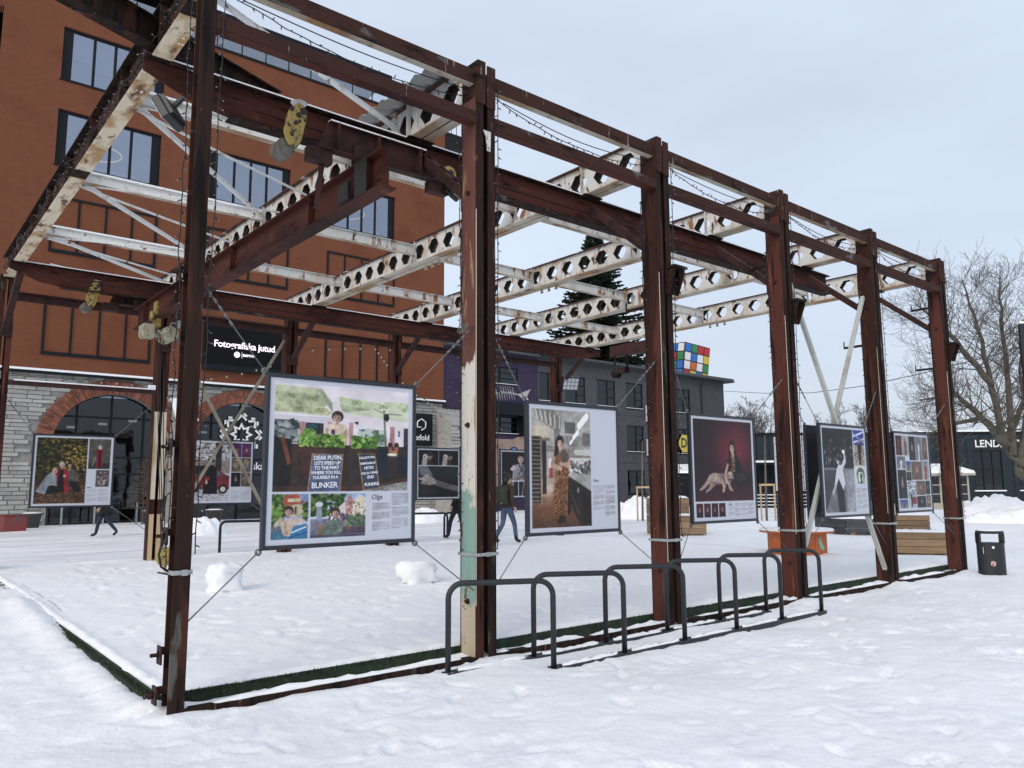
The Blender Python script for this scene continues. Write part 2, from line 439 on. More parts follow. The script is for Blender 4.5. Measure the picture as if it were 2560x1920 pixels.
def snowmat(name, tint=(0.89, 0.905, 0.93), dirt=None, fine=1.0, lane=False):
    m, N, L, B = newmat(name)
    B.inputs['Roughness'].default_value = 0.85
    B.inputs['Specular IOR Level'].default_value = 0.25
    geo = N.new('ShaderNodeNewGeometry'); pos = geo.outputs['Position']
    def noise(s, det=5, ro=0.55, st=(1, 1, 1)):
        mpn = N.new('ShaderNodeMapping'); mpn.inputs['Scale'].default_value = st; L.new(pos, mpn.inputs[0])
        n = N.new('ShaderNodeTexNoise'); n.inputs['Scale'].default_value = s; n.inputs['Detail'].default_value = det; n.inputs['Roughness'].default_value = ro
        L.new(mpn.outputs[0], n.inputs['Vector']); return n.outputs['Fac']
    cur = None
    rgb = N.new('ShaderNodeRGB'); rgb.outputs[0].default_value = rgba(tint); cur = rgb.outputs[0]
    for (c, s, lo, hi, st) in (dirt or []):
        mr = N.new('ShaderNodeMapRange'); mr.inputs['From Min'].default_value = lo; mr.inputs['From Max'].default_value = hi
        L.new(noise(s, st=st), mr.inputs[0])
        mx = N.new('ShaderNodeMix'); mx.data_type = 'RGBA'; L.new(mr.outputs[0], mx.inputs[0]); L.new(cur, mx.inputs[6]); mx.inputs[7].default_value = rgba(c); cur = mx.outputs[2]
    if lane:
        # the lane between the frame and the houses is walked and driven: greyer, grittier snow
        sp_ = N.new('ShaderNodeSeparateXYZ'); L.new(pos, sp_.inputs[0])
        f1 = N.new('ShaderNodeMapRange'); f1.inputs['From Min'].default_value = 11.0; f1.inputs['From Max'].default_value = 14.0; L.new(sp_.outputs[1], f1.inputs[0])
        f2 = N.new('ShaderNodeMapRange'); f2.inputs['From Min'].default_value = 0.42; f2.inputs['From Max'].default_value = 0.64; L.new(noise(0.8, 6, 0.65, (0.25, 2.2, 1)), f2.inputs[0])
        mm_ = N.new('ShaderNodeMath'); mm_.operation = 'MULTIPLY'; L.new(f1.outputs[0], mm_.inputs[0]); L.new(f2.outputs[0], mm_.inputs[1])
        mx = N.new('ShaderNodeMix'); mx.data_type = 'RGBA'; L.new(mm_.outputs[0], mx.inputs[0]); L.new(cur, mx.inputs[6]); mx.inputs[7].default_value = rgba((0.60, 0.60, 0.62)); cur = mx.outputs[2]
    L.new(cur, B.inputs['Base Color'])
    b1 = N.new('ShaderNodeBump'); b1.inputs['Strength'].default_value = 0.6*fine; b1.inputs['Distance'].default_value = 0.03
    L.new(noise(9, 6, 0.6), b1.inputs['Height'])
    b2 = N.new('ShaderNodeBump'); b2.inputs['Strength'].default_value = 0.5*fine; b2.inputs['Distance'].default_value = 0.010
    L.new(noise(26, 6, 0.7, (1, 1.5, 1)), b2.inputs['Height']); L.new(b1.outputs[0], b2.inputs['Normal'])
    L.new(b2.outputs[0], B.inputs['Normal'])
    return m
m_snow = snowmat('trodden_snow', dirt=[((0.80, 0.82, 0.86), 1.3, 0.50, 0.75, (1, 1, 1)), ((0.42, 0.40, 0.37), 11, 0.70, 0.76, (1, 1.4, 1)), ((0.82, 0.83, 0.85), 0.35, 0.5, 0.7, (1, 1.6, 1)), ((0.30, 0.29, 0.28), 38, 0.755, 0.79, (1, 1, 1))], lane=True)
m_freshsnow = snowmat('fresh_snow', (0.90, 0.915, 0.94), fine=0.55)
m_pilesnow = snowmat('ploughed_snow', (0.88, 0.895, 0.92), dirt=[((0.60, 0.58, 0.55), 2.2, 0.58, 0.8, (1, 1, 1))])
# ------------------------------------------------------------------ ground
BED = (0.45, 14.05, 0.30, 10.75)        # snow covered turf bed under the frame: x0 x1 y0 y1

def base_h(x, y):
    """lie of the land: a gentle rise to the far posts, level again towards the houses"""
    r = np.clip(y, 0, 10.5)*0.012
    f = np.clip((y-10.5)/12, 0, 1)
    return r*(1-f*f*(3-2*f))

def bed_h(x, y):
    return 0.115+0.0078*np.clip(y-0.3, 0, 10.5)

def grow(a0, a1, lo, hi, d, g):
    """coordinates: even step d inside [a0,a1], growing by g out to lo and hi"""
    mid = list(np.arange(a0, a1+1e-6, d))
    r = []; s = d; c = mid[-1]
    while c < hi: s *= g; c += s; r.append(c)
    l = []; s = d; c = mid[0]
    while c > lo: s *= g; c -= s; l.append(c)
    return np.array(l[::-1]+mid+r)

def stamp(H, xs, ys, cx, cy, a, b, th, depth, rim):
    i0, i1 = np.searchsorted(xs, [cx-a*2, cx+a*2]); j0, j1 = np.searchsorted(ys, [cy-a*2, cy+a*2])
    if i1-i0 < 2 or j1-j0 < 2: return
    X, Y = np.meshgrid(xs[i0:i1], ys[j0:j1], indexing='ij')
    dx, dy = X-cx, Y-cy
    u = (dx*math.cos(th)+dy*math.sin(th))/a; v = (-dx*math.sin(th)+dy*math.cos(th))/b
    d = np.sqrt(u*u+v*v)
    H[i0:i1, j0:j1] += -depth*np.clip(1.15-d, 0, 1)**0.7*(d < 1.15)+rim*np.exp(-((d-1.25)/0.22)**2)

def sheet(name, xs, ys, H, m, parent=None, mask=None):
    nx, ny = len(xs), len(ys)
    X, Y = np.meshgrid(xs, ys, indexing='ij')
    co = np.stack([X, Y, H], -1).reshape(-1, 3).astype(np.float32)
    idx = np.arange(nx*ny).reshape(nx, ny)
    q = np.stack([idx[:-1, :-1], idx[1:, :-1], idx[1:, 1:], idx[:-1, 1:]], -1).reshape(-1, 4)
    if mask is not None: q = q[mask.reshape(-1)]
    me = bpy.data.meshes.new(name)
    me.vertices.add(len(co)); me.vertices.foreach_set('co', co.ravel())
    me.loops.add(q.size); me.loops.foreach_set('vertex_index', q.ravel().astype(np.int32))
    me.polygons.add(len(q)); me.polygons.foreach_set('loop_start', np.arange(0, q.size, 4, dtype=np.int32))
    me.polygons.foreach_set('use_smooth', np.ones(len(q), bool))
    me.update(calc_edges=True); me.validate()
    me.materials.append(m)
    o = bpy.data.objects.new(name, me); COL.objects.link(o)
    if parent is not None: adopt(o, parent)
    return o

xs = grow(-3.0, 9.0, -420, 700, 0.033, 1.032)
ys = grow(-5.0, 1.6, -300, 700, 0.033, 1.027)
X, Y = np.meshgrid(xs, ys, indexing='ij')
near = np.exp(-np.clip(np.hypot(X-2, Y)-8, 0, 400)/25)
H = base_h(X, Y)+0.10*fbm(X/3.1, Y/3.1, 3, 1)*0.6+(0.060*fbm(X/0.75, Y/0.6, 3, 5)+0.018*fbm(X/0.16, Y/0.12, 3, 9)*np.clip(0.4+2.2*fbm(X/1.7, Y/1.7, 2, 15), 0.05, 1.3))*near
crumb = np.clip(2.6*fbm(X/1.5, Y/1.1, 3, 71)+0.25, 0, 1)*near; H += 0.060*crumb*fbm(X/0.24, Y/0.18, 5, 73, 0.72)
H += 0.9*fbm(X/22, Y/22, 2, 31)*np.clip((np.hypot(X, Y)-45)/60, 0, 1)
# trodden lanes by the houses run along x
H += 0.035*fbm(X/7, Y/0.5, 3, 61)*np.clip((Y-11)/3, 0, 1)*np.clip((31-Y)/3, 0, 1)
nr = np.random.RandomState(5)
for k in range(1500):
    cx = nr.uniform(-3, 12); cy = nr.uniform(-5.4, 1.2) if k % 5 else nr.uniform(-1, 14)
    if k % 3 == 0:
        stamp(H, xs, ys, cx, cy, nr.uniform(0.12, 0.17), nr.uniform(0.045, 0.06), nr.uniform(0, 3.14), nr.uniform(0.012, 0.028), 0.006)
    else:
        stamp(H, xs, ys, cx, cy, nr.uniform(0.08, 0.22), nr.uniform(0.03, 0.08), nr.uniform(-0.5, 0.9), nr.uniform(0.004, 0.014), nr.uniform(0.0, 0.004))
for k in range(5):                         # walked trails of boot prints
    x0_, y0_ = nr.uniform(-1.5, 8), nr.uniform(-4.2, -0.9); th = nr.choice([0.1, 0.45, 0.8, 2.6, -0.35])+nr.uniform(-.15, .15); st_ = nr.uniform(0.55, 0.7); sd2 = 1; sg3 = nr.choice([-1, 1])
    for j in range(16):
        x0_ += math.cos(th)*st_*0.5*sg3; y0_ += math.sin(th)*st_*0.5*sg3; sd2 = -sd2; th += nr.uniform(-.06, .06)
        fx, fy = x0_-math.sin(th)*0.10*sd2, y0_+math.cos(th)*0.10*sd2; dp = nr.uniform(0.016, 0.030)
        if fy > -0.65 or fx < -2.8 or fx > 9: continue
        stamp(H, xs, ys, fx+math.cos(th)*0.055, fy+math.sin(th)*0.055, 0.095, 0.052, th, dp, 0.004); stamp(H, xs, ys, fx-math.cos(th)*0.085, fy-math.sin(th)*0.085, 0.055, 0.042, th, dp*0.9, 0.003)
# small drift heaped against post feet and along the ground rail
for i in range(6):
    cx = 3.145+2.6523*(i-1)
    H += 0.05*np.exp(-((X-cx)**2+(Y-0.1)**2)/0.10)
H += 0.034*np.exp(-((Y-0.22)/0.09)**2)*(0.7+1.2*fbm(X/0.5, Y/0.5, 3, 87))*((X > 0.4) & (X < 14.1)); H += 0.055*np.exp(-((X-0.36)/0.14)**2)*((Y > 0.2) & (Y < 6))
H += 0.03*np.exp(-((Y+0.12)/0.12)**2)*((X > 0.4) & (X < 14.1))*(0.5+fbm(X/0.8, Y/0.8, 2, 77))
tt = np.clip((Y-1.2)/5.5, 0, 1); H += (bed_h(X, Y)-base_h(X, Y)-0.005)*(tt*tt*(3-2*tt))*np.exp(-(np.clip(BED[0]-X, 0, 9)/0.9)**2)*(X < BED[0]+0.3)*(Y < 11)
inside = (X > BED[0]+0.25) & (X < BED[1]-0.25) & (Y > BED[2]+0.25) & (Y < BED[3]-0.25)
H[inside] -= 0.12
ground = sheet('snow_ground', xs, ys, H, m_snow)
tag(ground, 'trodden snow covering the square', kind='structure')
GX, GY, GH = xs, ys, H
def gz(x, y):
    i = min(max(np.searchsorted(GX, x), 1), len(GX)-1); j = min(max(np.searchsorted(GY, y), 1), len(GY)-1)
    return float(GH[i, j])

# turf bed: raised snow sheet with a ragged edge, green turf showing at its sides
bx = np.concatenate([np.arange(BED[0], 8, 0.045), np.arange(8, BED[1], 0.09)])
by = np.concatenate([np.arange(BED[2], 4, 0.045), np.arange(4, BED[3], 0.09)])
X, Y = np.meshgrid(bx, by, indexing='ij')
H = bed_h(X, Y)+0.045*fbm(X/1.4, Y/1.4, 3, 3)+0.030*fbm(X/0.5, Y/0.5, 3, 13)+0.012*fbm(X/0.1, Y/0.1, 2, 23)
for k in range(1100):
    stamp(H, bx, by, nr.uniform(0.6, 13.8), nr.uniform(0.5, 10.5), nr.uniform(0.08, 0.2), nr.uniform(0.04, 0.08), nr.uniform(0, 3.14), nr.uniform(0.010, 0.032), 0.008)
edge = np.minimum(np.minimum(X-BED[0], BED[1]-X), np.minimum(Y-BED[2], BED[3]-Y))
jag = 0.02+0.10*(fbm(X/0.22, Y/0.22, 4, 41, 0.65)+0.5)
H += 0.028*np.exp(-((edge-jag-0.03)/0.05)**2)
H = np.where(edge < jag, H-0.11*np.clip((jag-edge)/jag, 0, 1)**1.5-0.02, H)
bed = sheet('snow_bed', bx, by, H, m_freshsnow)
tag(bed, 'snow lying on the raised turf bed under the frame', kind='structure')

m_turf = mat('artificial_turf', (0.012, 0.030, 0.012), 0.8, [((0.022, 0.048, 0.016), 30, 0.45, 0.65), ((0.006, 0.014, 0.008), 12, 0.5, 0.7)], bump=(120, 0.8, 0.01))
tm = MB()
def turf_side(p0, p1, nrm):
    p0 = np.array(p0); p1 = np.array(p1); n = int(np.linalg.norm(p1-p0)/0.05)
    for k in range(n):
        a = p0+(p1-p0)*k/n; b = p0+(p1-p0)*(k+1)/n
        za, zb = float(bed_h(a[0], a[1]))-0.012, float(bed_h(b[0], b[1]))-0.012
        q = []
        for (c, z) in ((a, za), (b, zb)):
            q += [(c[0]+nrm[0]*0.03, c[1]+nrm[1]*0.03, -0.1), (c[0]+nrm[0]*0.02, c[1]+nrm[1]*0.02, z-0.015), (c[0]-nrm[0]*0.05, c[1]-nrm[1]*0.05, z+0.002)]
        tm.poly(q, [(0, 1, 4, 3), (1, 2, 5, 4)])
turf_side((BED[0], BED[2]), (BED[1], BED[2]), (0, -1))
turf_side((BED[0], BED[2]), (BED[0], BED[3]), (-1, 0))
# blades
for k in range(9000):
    if k < 6400:
        t = rnd.random()**1.6; x = BED[0]+(BED[1]-BED[0])*t; y = BED[2]-0.02+rnd.uniform(-0.012, 0.05); n = (0, -1)
    else:
        t = rnd.random()**1.4; y = BED[2]+(BED[3]-2-BED[2])*t; x = BED[0]-0.02+rnd.uniform(-0.012, 0.05); n = (-1, 0)
    z = float(bed_h(x, y))-0.02-rnd.random()*0.10*(1 if rnd.random() < 0.6 else 0)
    w = rnd.uniform(0.003, 0.006); h = rnd.uniform(0.018, 0.04); a = rnd.uniform(0, 3.14)
    dx, dy = math.cos(a)*w, math.sin(a)*w
    lx, ly = n[0]*rnd.uniform(0.0, 0.03)+rnd.uniform(-.01, .01), n[1]*rnd.uniform(0.0, 0.03)+rnd.uniform(-.01, .01)
    tm.poly([(x-dx, y-dy, z), (x+dx, y+dy, z), (x+lx, y+ly, z+h)], [(0, 1, 2)])
turf = tm.build('turf_edge', m_turf)
tag(turf, 'dark green artificial turf showing along the edge of the snow bed', 'turf', kind='stuff')

# ------------------------------------------------------------------ the steel frame
BAY = 2.6523
PX = [0.49]+[3.145+BAY*i for i in range(5)]
YB = 10.30                                   # near face of the far posts
frame = thing('steel_frame', 'long open steel frame of rusty red posts and white castellated roof beams', 'steel frame', (PX[0], 0.12, 0))

def channel_post(i, y0, y1, zt, mats_l, mats_r, near=True):
    """two channels, webs outward, with a dark slot between their toes"""
    c = PX[i]; hw = 0.115; t = 0.012; fl = 0.088
    post = MB()
    ft = 0.014
    # left channel
    post.box((c-hw, y0+ft, -0.15), (c-hw+t, y1-ft, zt))
    post.box((c-hw, y0, -0.15), (c-hw+fl, y0+ft, zt), 1)
    post.box((c-hw, y1-ft, -0.15), (c-hw+fl, y1, zt), 1)
    p = post.build('post', mats_l, frame, bevel=0.002)
    q = MB()
    q.box((c+hw-t, y0+ft, -0.15), (c+hw, y1-ft, zt))
    q.box((c+hw-fl, y0, -0.15), (c+hw, y0+ft, zt), 1)
    q.box((c+hw-fl, y1-ft, -0.15), (c+hw, y1, zt), 1)
    # battens inside the slot
    for z in np.arange(0.5, zt-0.4, 0.95):
        q.box((c-0.045, y0+0.11, z), (c+0.045, y0+0.12, z+0.12), 1)
    q.build('channel', mats_r, p, bevel=0.002)
    return p

for i in range(1, 6):
    ml = [m_peel, m_rust] if i == 1 else [m_red, m_rust]
    p = channel_post(i, 0.0, 0.24, 5.28, ml, [m_red, m_rust])
    c = PX[i]
    cap = MB()
    cap.box((c-0.105, -0.012, 5.22), (c-0.008, 0.0, 5.66)); cap.box((c+0.010, -0.014, 5.20), (c+0.112, 0.0, 5.63))
    cap.box((c-0.11, 0.0, 5.28), (c-0.095, 0.24, 5.655)); cap.box((c+0.095, 0.0, 5.28), (c+0.11, 0.24, 5.625))
    cap.box((c-0.11, 0.225, 5.28), (c+0.11, 0.24, 5.645))
    cap.build('cap_plate', m_greyrust, p, bevel=0.002)
    we = MB(); we.box((c-0.1175, -0.0025, 0.3+0.2*i), (c-0.1125, 0.003, 4.3-0.15*i)); we.build('worn_edge', m_cream, p)
    # bolts on the side facing the short end
    for z in (0.55, 2.15, 4.35):
        if rnd.random() < 0.95:
            b = MB(); b.lathe([(0.0, -0.035), (0.016, -0.033), (0.016, -0.012), (0.026, -0.012), (0.026, 0.0)], (c-0.115, 0.12, z+rnd.uniform(-.06, .06)), 8, axis='x', sm=False)
            b.build('bolt', m_bracketred, p)
    # strap
    bd = MB(); zb = 0.93+0.02*i*0
    bd.box((c-0.121, -0.022, zb), (c+0.121, -0.016, zb+0.028)); bd.box((c-0.127, -0.022, zb), (c-0.121, 0.262, zb+0.028)); bd.box((c+0.121, -0.022, zb), (c+0.127, 0.262, zb+0.028))
    bd.box((c-0.02, -0.03, zb-0.005), (c+0.03, -0.022, zb+0.033))
    bd.build('strap', m_galv, p)
    # knee brace to the runway beam
    kb = MB(); a = V((c-0.06, 0.25, 4.36)); b2 = V((c-0.03, 1.17, 5.12))
    if i <= 2:
        kb.bar(a, b2, 0.012, 0.10); kb.bar(a+V((0.10, 0, 0)), b2+V((0.10, 0, 0)), 0.012, 0.10)
        for t in (0.06, 0.34, 0.62, 0.9):
            m0 = a.lerp(b2, t)+V((0.05, 0, -0.04)); m1 = a.lerp(b2, min(t+0.14, 1))+V((0.05, 0, -0.04)); kb.bar(m0, m1, 0.10, 0.01)
            kb.bar(m0+V((0, 0, 0.085)), m1+V((0, 0, 0.085)), 0.10, 0.01)
    else:
        kb.bar(a+V((0.05, 0, 0)), b2+V((0.05, 0, 0)), 0.10, 0.085)
    kb.box((c-0.10, 0.24, 4.20), (c+0.07, 0.27, 4.48))
    kb.build('knee_brace', m_bracketred, frame, bevel=0.002)
    if i in (2, 3, 5):
        cb = MB(); z = 4.06
        cb.box((c+0.0, -0.14, z), (c+0.24, 0.0, z+0.03)); cb.box((c+0.0, -0.012, z-0.30), (c+0.22, -0.002, z))
        for xx in (c+0.02, c+0.19):
            cb.prism([(0.012, 0), (0.13, 0), (0.13, -0.05), (0.03, -0.30), (0.012, -0.30)], (xx, 0, z), (0, -1, 0), (0, 0, 1), (1, 0, 0), 0.012)
        cb.build('corbel', m_rust, p, bevel=0.002)
    for z in {2: (3.62,), 3: (4.6,), 4: (3.75,), 5: (4.75, 3.62)}.get(i, ()):
        pg = MB(); pg.box((c-0.08, 0.24, z), (c-0.05, 0.56, z+0.035)); pg.box((c-0.08, 0.545, z+0.035), (c-0.068, 0.56, z+0.12))
        pg.build('peg', m_rust, p)

# corner post: rolled H section
c = 0.506
hp = MB()
hp.box((c-0.056, 0.0, -0.15), (c+0.056, 0.014, 5.62)); hp.box((c-0.004, 0.014, -0.15), (c+0.006, 0.175, 5.62), 1); hp.box((c-0.040, 0.175, -0.15), (c+0.056, 0.19, 5.62), 1)
p0 = hp.build('post', [m_rust, m_greyrust], frame, bevel=0.003)
for z, dx in ((0.36, 0.0), (0.10, 0.02), (1.16, 0.0), (1.78, 0.0), (3.05, 0.0)):
    br = MB(); br.box((c-0.09-dx, 0.09, z), (c-0.078-dx, 0.18, z+0.12)); br.box((c-0.08-dx, 0.13, z+0.06), (c-0.004, 0.16, z+0.11))
    br.lathe([(0.0, -0.05), (0.014, -0.05), (0.014, 0), (0.03, 0), (0.03, 0.01)], (c-0.09-dx, 0.15, z+0.06), 6, axis='x', sm=False)
    br.build('bracket', m_bracketred, p0)
bd = MB()
bd.box((c-0.062, -0.008, 0.96), (c+0.062, -0.002, 0.99)); bd.box((c-0.067, -0.008, 0.96), (c-0.062, 0.20, 0.99)); bd.box((c+0.062, -0.008, 0.96), (c+0.067, 0.20, 0.99)); bd.box((c-0.01, -0.022, 0.955), (c+0.03, -0.008, 0.995))
bd.build('strap', m_galv, p0)

# far posts
for i in range(0, 6):
    ml = [m_red, m_red]
    p = channel_post(i, YB, YB+0.24, 5.3, ml, [m_red, m_red])
    c = PX[i]
    kb = MB(); a = V((c+0.0, YB, 4.30)); b2 = V((c+0.05, 9.25, 5.14)); kb.bar(a, b2, 0.10, 0.085); kb.box((c-0.11, YB-0.035, 4.2), (c+0.12, YB-0.004, 4.40))
    kb.build('knee_brace', m_bracketred, frame, bevel=0.002)
    cp = MB(); cp.box((c-0.125, YB-0.01, 5.0), (c-0.02, YB, 5.3)); cp.box((c+0.02, YB-0.01, 5.0), (c+0.125, YB, 5.3)); cp.build('cap_plate', m_rust, p)
    if i == 1:
        for nm, mm, z0, z1 in (('paint_facing', m_cream, 1.34, 3.02), ('timber_facing', m_pine, 0.1, 1.06)):
            f = MB(); f.box((c-0.112, YB-0.012, z0), (c-0.03, YB-0.002, z1)); f.box((c+0.03, YB-0.012, z0), (c+0.112, YB-0.002, z1)); f.build(nm, mm, p)

# horizontal rails of the near and the far row
for k in range(5):
    xa, xb = PX[k]+0.115, PX[k+1]-0.115
    if k == 0: xa = 0.564
    r = MB(); r.box((xa, 0.02, 5.415), (xb, 0.032, 5.56)); r.box((xa, 0.032, 5.415), (xb, 0.11, 5.425), 1); r.box((xa, 0.032, 5.55), (xb, 0.11, 5.56))
    r.build('top_rail', [m_greyrust, m_whiteflange], frame, bevel=0.002)
    r = MB(); r.box((xa, 0.0, 5.01), (xb, 0.012, 5.125)); r.box((xa, 0.012, 5.01), (xb, 0.115, 5.02), 1); r.box((xa, 0.012, 5.115), (xb, 0.115, 5.125))
    r.build('lower_rail', [m_greyrust, m_redbeam], frame, bevel=0.002)
    xa = PX[k]+0.115
    r = MB(); r.box((xa, YB+0.02, 4.86), (xb, YB+0.032, 5.0)); r.box((xa, YB-0.06, 5.0), (xb, YB+0.032, 5.012)); r.build('side_rail', m_bracketred, frame)
    r = MB(); r.box((xa, YB+0.02, 5.42), (xb, YB+0.032, 5.56)); r.build('side_rail', m_whiteflange, frame)
r = MB(); r.box((PX[0]+0.115, YB+0.0, 3.36), (PX[1]-0.115, YB+0.06, 3.44)); r.build('side_rail', m_bracketred, frame)
r = MB(); r.box((PX[0]+0.2, YB-0.002, 3.441), (PX[1]-0.12, YB+0.058, 3.462)); r.box((PX[1]-0.24, YB-0.01, 3.45), (PX[1]-0.12, YB+0.06, 3.53)); r.build('snow_cap', m_freshsnow, frame)

# short end: deep beam from the corner post to the far corner
e = MB(); e.ibar((PX[0], 0.2, 5.47), (PX[0], YB+0.24, 5.47), 0.17, 0.40, 0.014, 0, 1)
eb = e.build('end_beam', [m_greyrust, m_rust], frame, bevel=0.002)
s = MB(); s.box((PX[0]-0.084, 0.4, 5.262), (PX[0]+0.084, 4.3, 5.2695)); s.box((PX[0]-0.084, 4.6, 5.262), (PX[0]+0.084, YB, 5.2695)); s.build('painted_soffit', m_soffit, eb)
for y in np.arange(1.0, 10, 1.32):
    st = MB(); st.box((PX[0]-0.08, y, 5.285), (PX[0]+0.08, y+0.012, 5.655)); st.build('stiffener', m_greyrust, eb)

# castellated beams: paired webs with hexagonal openings
ZB, ZT = 5.285, 5.70
m_innerweb = mat('dark_inner_web', (0.055, 0.048, 0.042), 0.85, [((0.16, 0.12, 0.085), 4, 0.5, 0.7)])  # facing sides of the paired webs and the hole rims, coloured darker
m_motor = mat('dull_motor_casing', (0.13, 0.12, 0.10), 0.55, [((0.06, 0.05, 0.04), 9, 0.5, 0.65)])
def castellated(x, y0, y1, first=False):
    w = MB(); zc = (ZB+ZT)/2; pitch = 0.425; hh = 0.120; hwid = 0.155
    n = int((y1-y0)/pitch); off = (y1-y0-n*pitch)/2
    bottom, top = ZB+0.012, ZT-0.012
    for side in (-0.062, 0.062):
        for th in (-0.005, 0.005):
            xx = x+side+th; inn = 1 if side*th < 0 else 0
            cells = [(y0, y0+off, False)]+[(y0+off+k*pitch, y0+off+(k+1)*pitch, True) for k in range(n)]+[(y1-off, y1, False)]
            for (a, b, hole) in cells:
                if not hole or b-a < 0.3:
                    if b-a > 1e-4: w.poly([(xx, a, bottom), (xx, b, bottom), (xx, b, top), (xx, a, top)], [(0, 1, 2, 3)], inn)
                    continue
                c = (a+b)/2
                L, Rr = (c-hwid, zc), (c+hwid, zc)
                tl, tr = (c-hwid*0.40, zc+hh), (c+hwid*0.40, zc+hh); bl, br_ = (c-hwid*0.40, zc-hh), (c+hwid*0.40, zc-hh)
                P = lambda q: (xx, q[0], q[1])
                w.poly([P((a, zc)), P(L), P(tl), P((c-hwid*0.40, top)), P((a, top))], [(0, 1, 2, 3, 4)], inn)
                w.poly([P(tl), P(tr), P((c+hwid*0.40, top)), P((c-hwid*0.40, top))], [(0, 1, 2, 3)], inn)
                w.poly([P(Rr), P((b, zc)), P((b, top)), P((c+hwid*0.40, top)), P(tr)], [(0, 1, 2, 3, 4)], inn)
                w.poly([P((a, zc)), P((a, bottom)), P((c-hwid*0.40, bottom)), P(bl), P(L)], [(0, 1, 2, 3, 4)], inn)
                w.poly([P(bl), P((c-hwid*0.40, bottom)), P((c+hwid*0.40, bottom)), P(br_)], [(0, 1, 2, 3)], inn)
                w.poly([P(Rr), P(br_), P((c+hwid*0.40, bottom)), P((b, bottom)), P((b, zc))], [(0, 1, 2, 3, 4)], inn)
                if th < 0:
                    hexa = [L, tl, tr, Rr, br_, bl]
                    ring = [(xx, q[0], q[1]) for q in hexa]+[(xx+0.01, q[0], q[1]) for q in hexa]
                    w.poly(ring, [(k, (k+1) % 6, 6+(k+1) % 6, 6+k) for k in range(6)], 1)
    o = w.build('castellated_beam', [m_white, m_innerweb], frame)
    for nm, z, mm in (('bottom_flange', ZB, m_whiteflange), ('top_flange', ZT-0.012, m_rustedge)):
        f = MB(); f.box((x-0.125, y0, z), (x-0.012, y1, z+0.012)); f.box((x+0.012, y0, z), (x+0.125, y1, z+0.012)); f.build(nm, mm, o)
    for y in (1.25, 5.25, 7.9, 9.15, 2.6):
        for sx in (-1, 1):
            stf = MB(); stf.box((x+sx*0.068, y-0.006, ZB+0.014), (x+sx*0.12, y+0.006, ZT-0.014)); stf.build('stiffener', m_white, o)
    for y in (4.75, 4.95, 5.15):
        hk = MB(); hk.box((x+0.05, y, ZB-0.07), (x+0.08, y+0.03, ZB)); hk.box((x+0.05, y-0.02, ZB-0.075), (x+0.08, y+0.05, ZB-0.06)); hk.build('hook', m_whiteflange, o)
    for ya, yb2 in ((1.12, 1.40), (9.02, 9.3)):
        bp = MB(); bp.box((x-0.16, ya, ZB-0.014), (x+0.16, yb2, ZB-0.002)); bp.build('bearing_plate', m_rust, o)
    return o
for i in range(1, 6):
    castellated(PX[i], 0.245, YB+0.2)

# purlins between the beams
for k in range(5):
    xa = PX[k]+(0.09 if k == 0 else 0.13); xb = PX[k+1]-0.13
    for j, y in enumerate((2.6, 5.25, 7.9)):
        pl = MB(); pl.ibar((xa, y, 5.53), (xb, y, 5.53), 0.085, 0.17 if k else 0.135, 0.010)
        o = pl.build('purlin', m_white if k else m_whitenew, frame)
        f = MB(); f.box((xa, y-0.044, 5.439 if k else 5.4565), (xb, y+0.044, 5.4445 if k else 5.462)); f.build('rusty_edge', m_whiteflange, o)
# wind bracing in the end bay
for (a, b) in (((0.58, 0.35), (3.03, 1.47)), ((0.58, 2.62), (3.03, 5.2)), ((0.58, 5.27), (3.03, 7.85)), ((0.58, 7.9), (3.03, 9.9)), ((3.03, 2.55), (0.58, 2.2))):
    if b[1] == 2.2: continue
    d = MB(); d.bar((a[0], a[1], 5.50), (b[0], b[1], 5.50), 0.075, 0.010); d.bar((a[0], a[1]-0.03, 5.47), (b[0], b[1]-0.03, 5.47), 0.010, 0.055)
    d.build('wind_brace', m_whitenew, frame)
for y in (2.5, 5.12, 7.72):
    d = MB(); d.tube([(0.58, y, 5.36), (1.8, y+0.62, 5.37), (3.03, y+1.15, 5.36)], 0.016, 6); d.build('tie_rod', m_whitenew, frame)
    d = MB(); d.tube([(0.58, y-0.12, 5.33), (3.03, y-0.5, 5.42)], 0.012, 6); d.build('tie_rod', m_whitenew, frame)
d = MB(); d.ibar((-0.6, 0.78, 5.46), (1.75, 1.72, 5.46), 0.14, 0.26, 0.012); d.build('diagonal_beam', m_rust, frame)
d = MB(); d.tube([(1.0, 9.6, 5.42), (1.9, 9.75, 5.36), (2.6, 9.8, 5.30), (3.0, 9.8, 5.32)], 0.028, 8); d.build('bent_pipe', m_white, frame)
# snow on the first purlins
for y in (2.6, 5.25, 7.9):
    sn = MB(); sn.box((PX[0]+0.1, y-0.04, 5.598), (PX[1]-0.14, y+0.04, 5.618)); sn.build('snow_cap', m_freshsnow, frame)

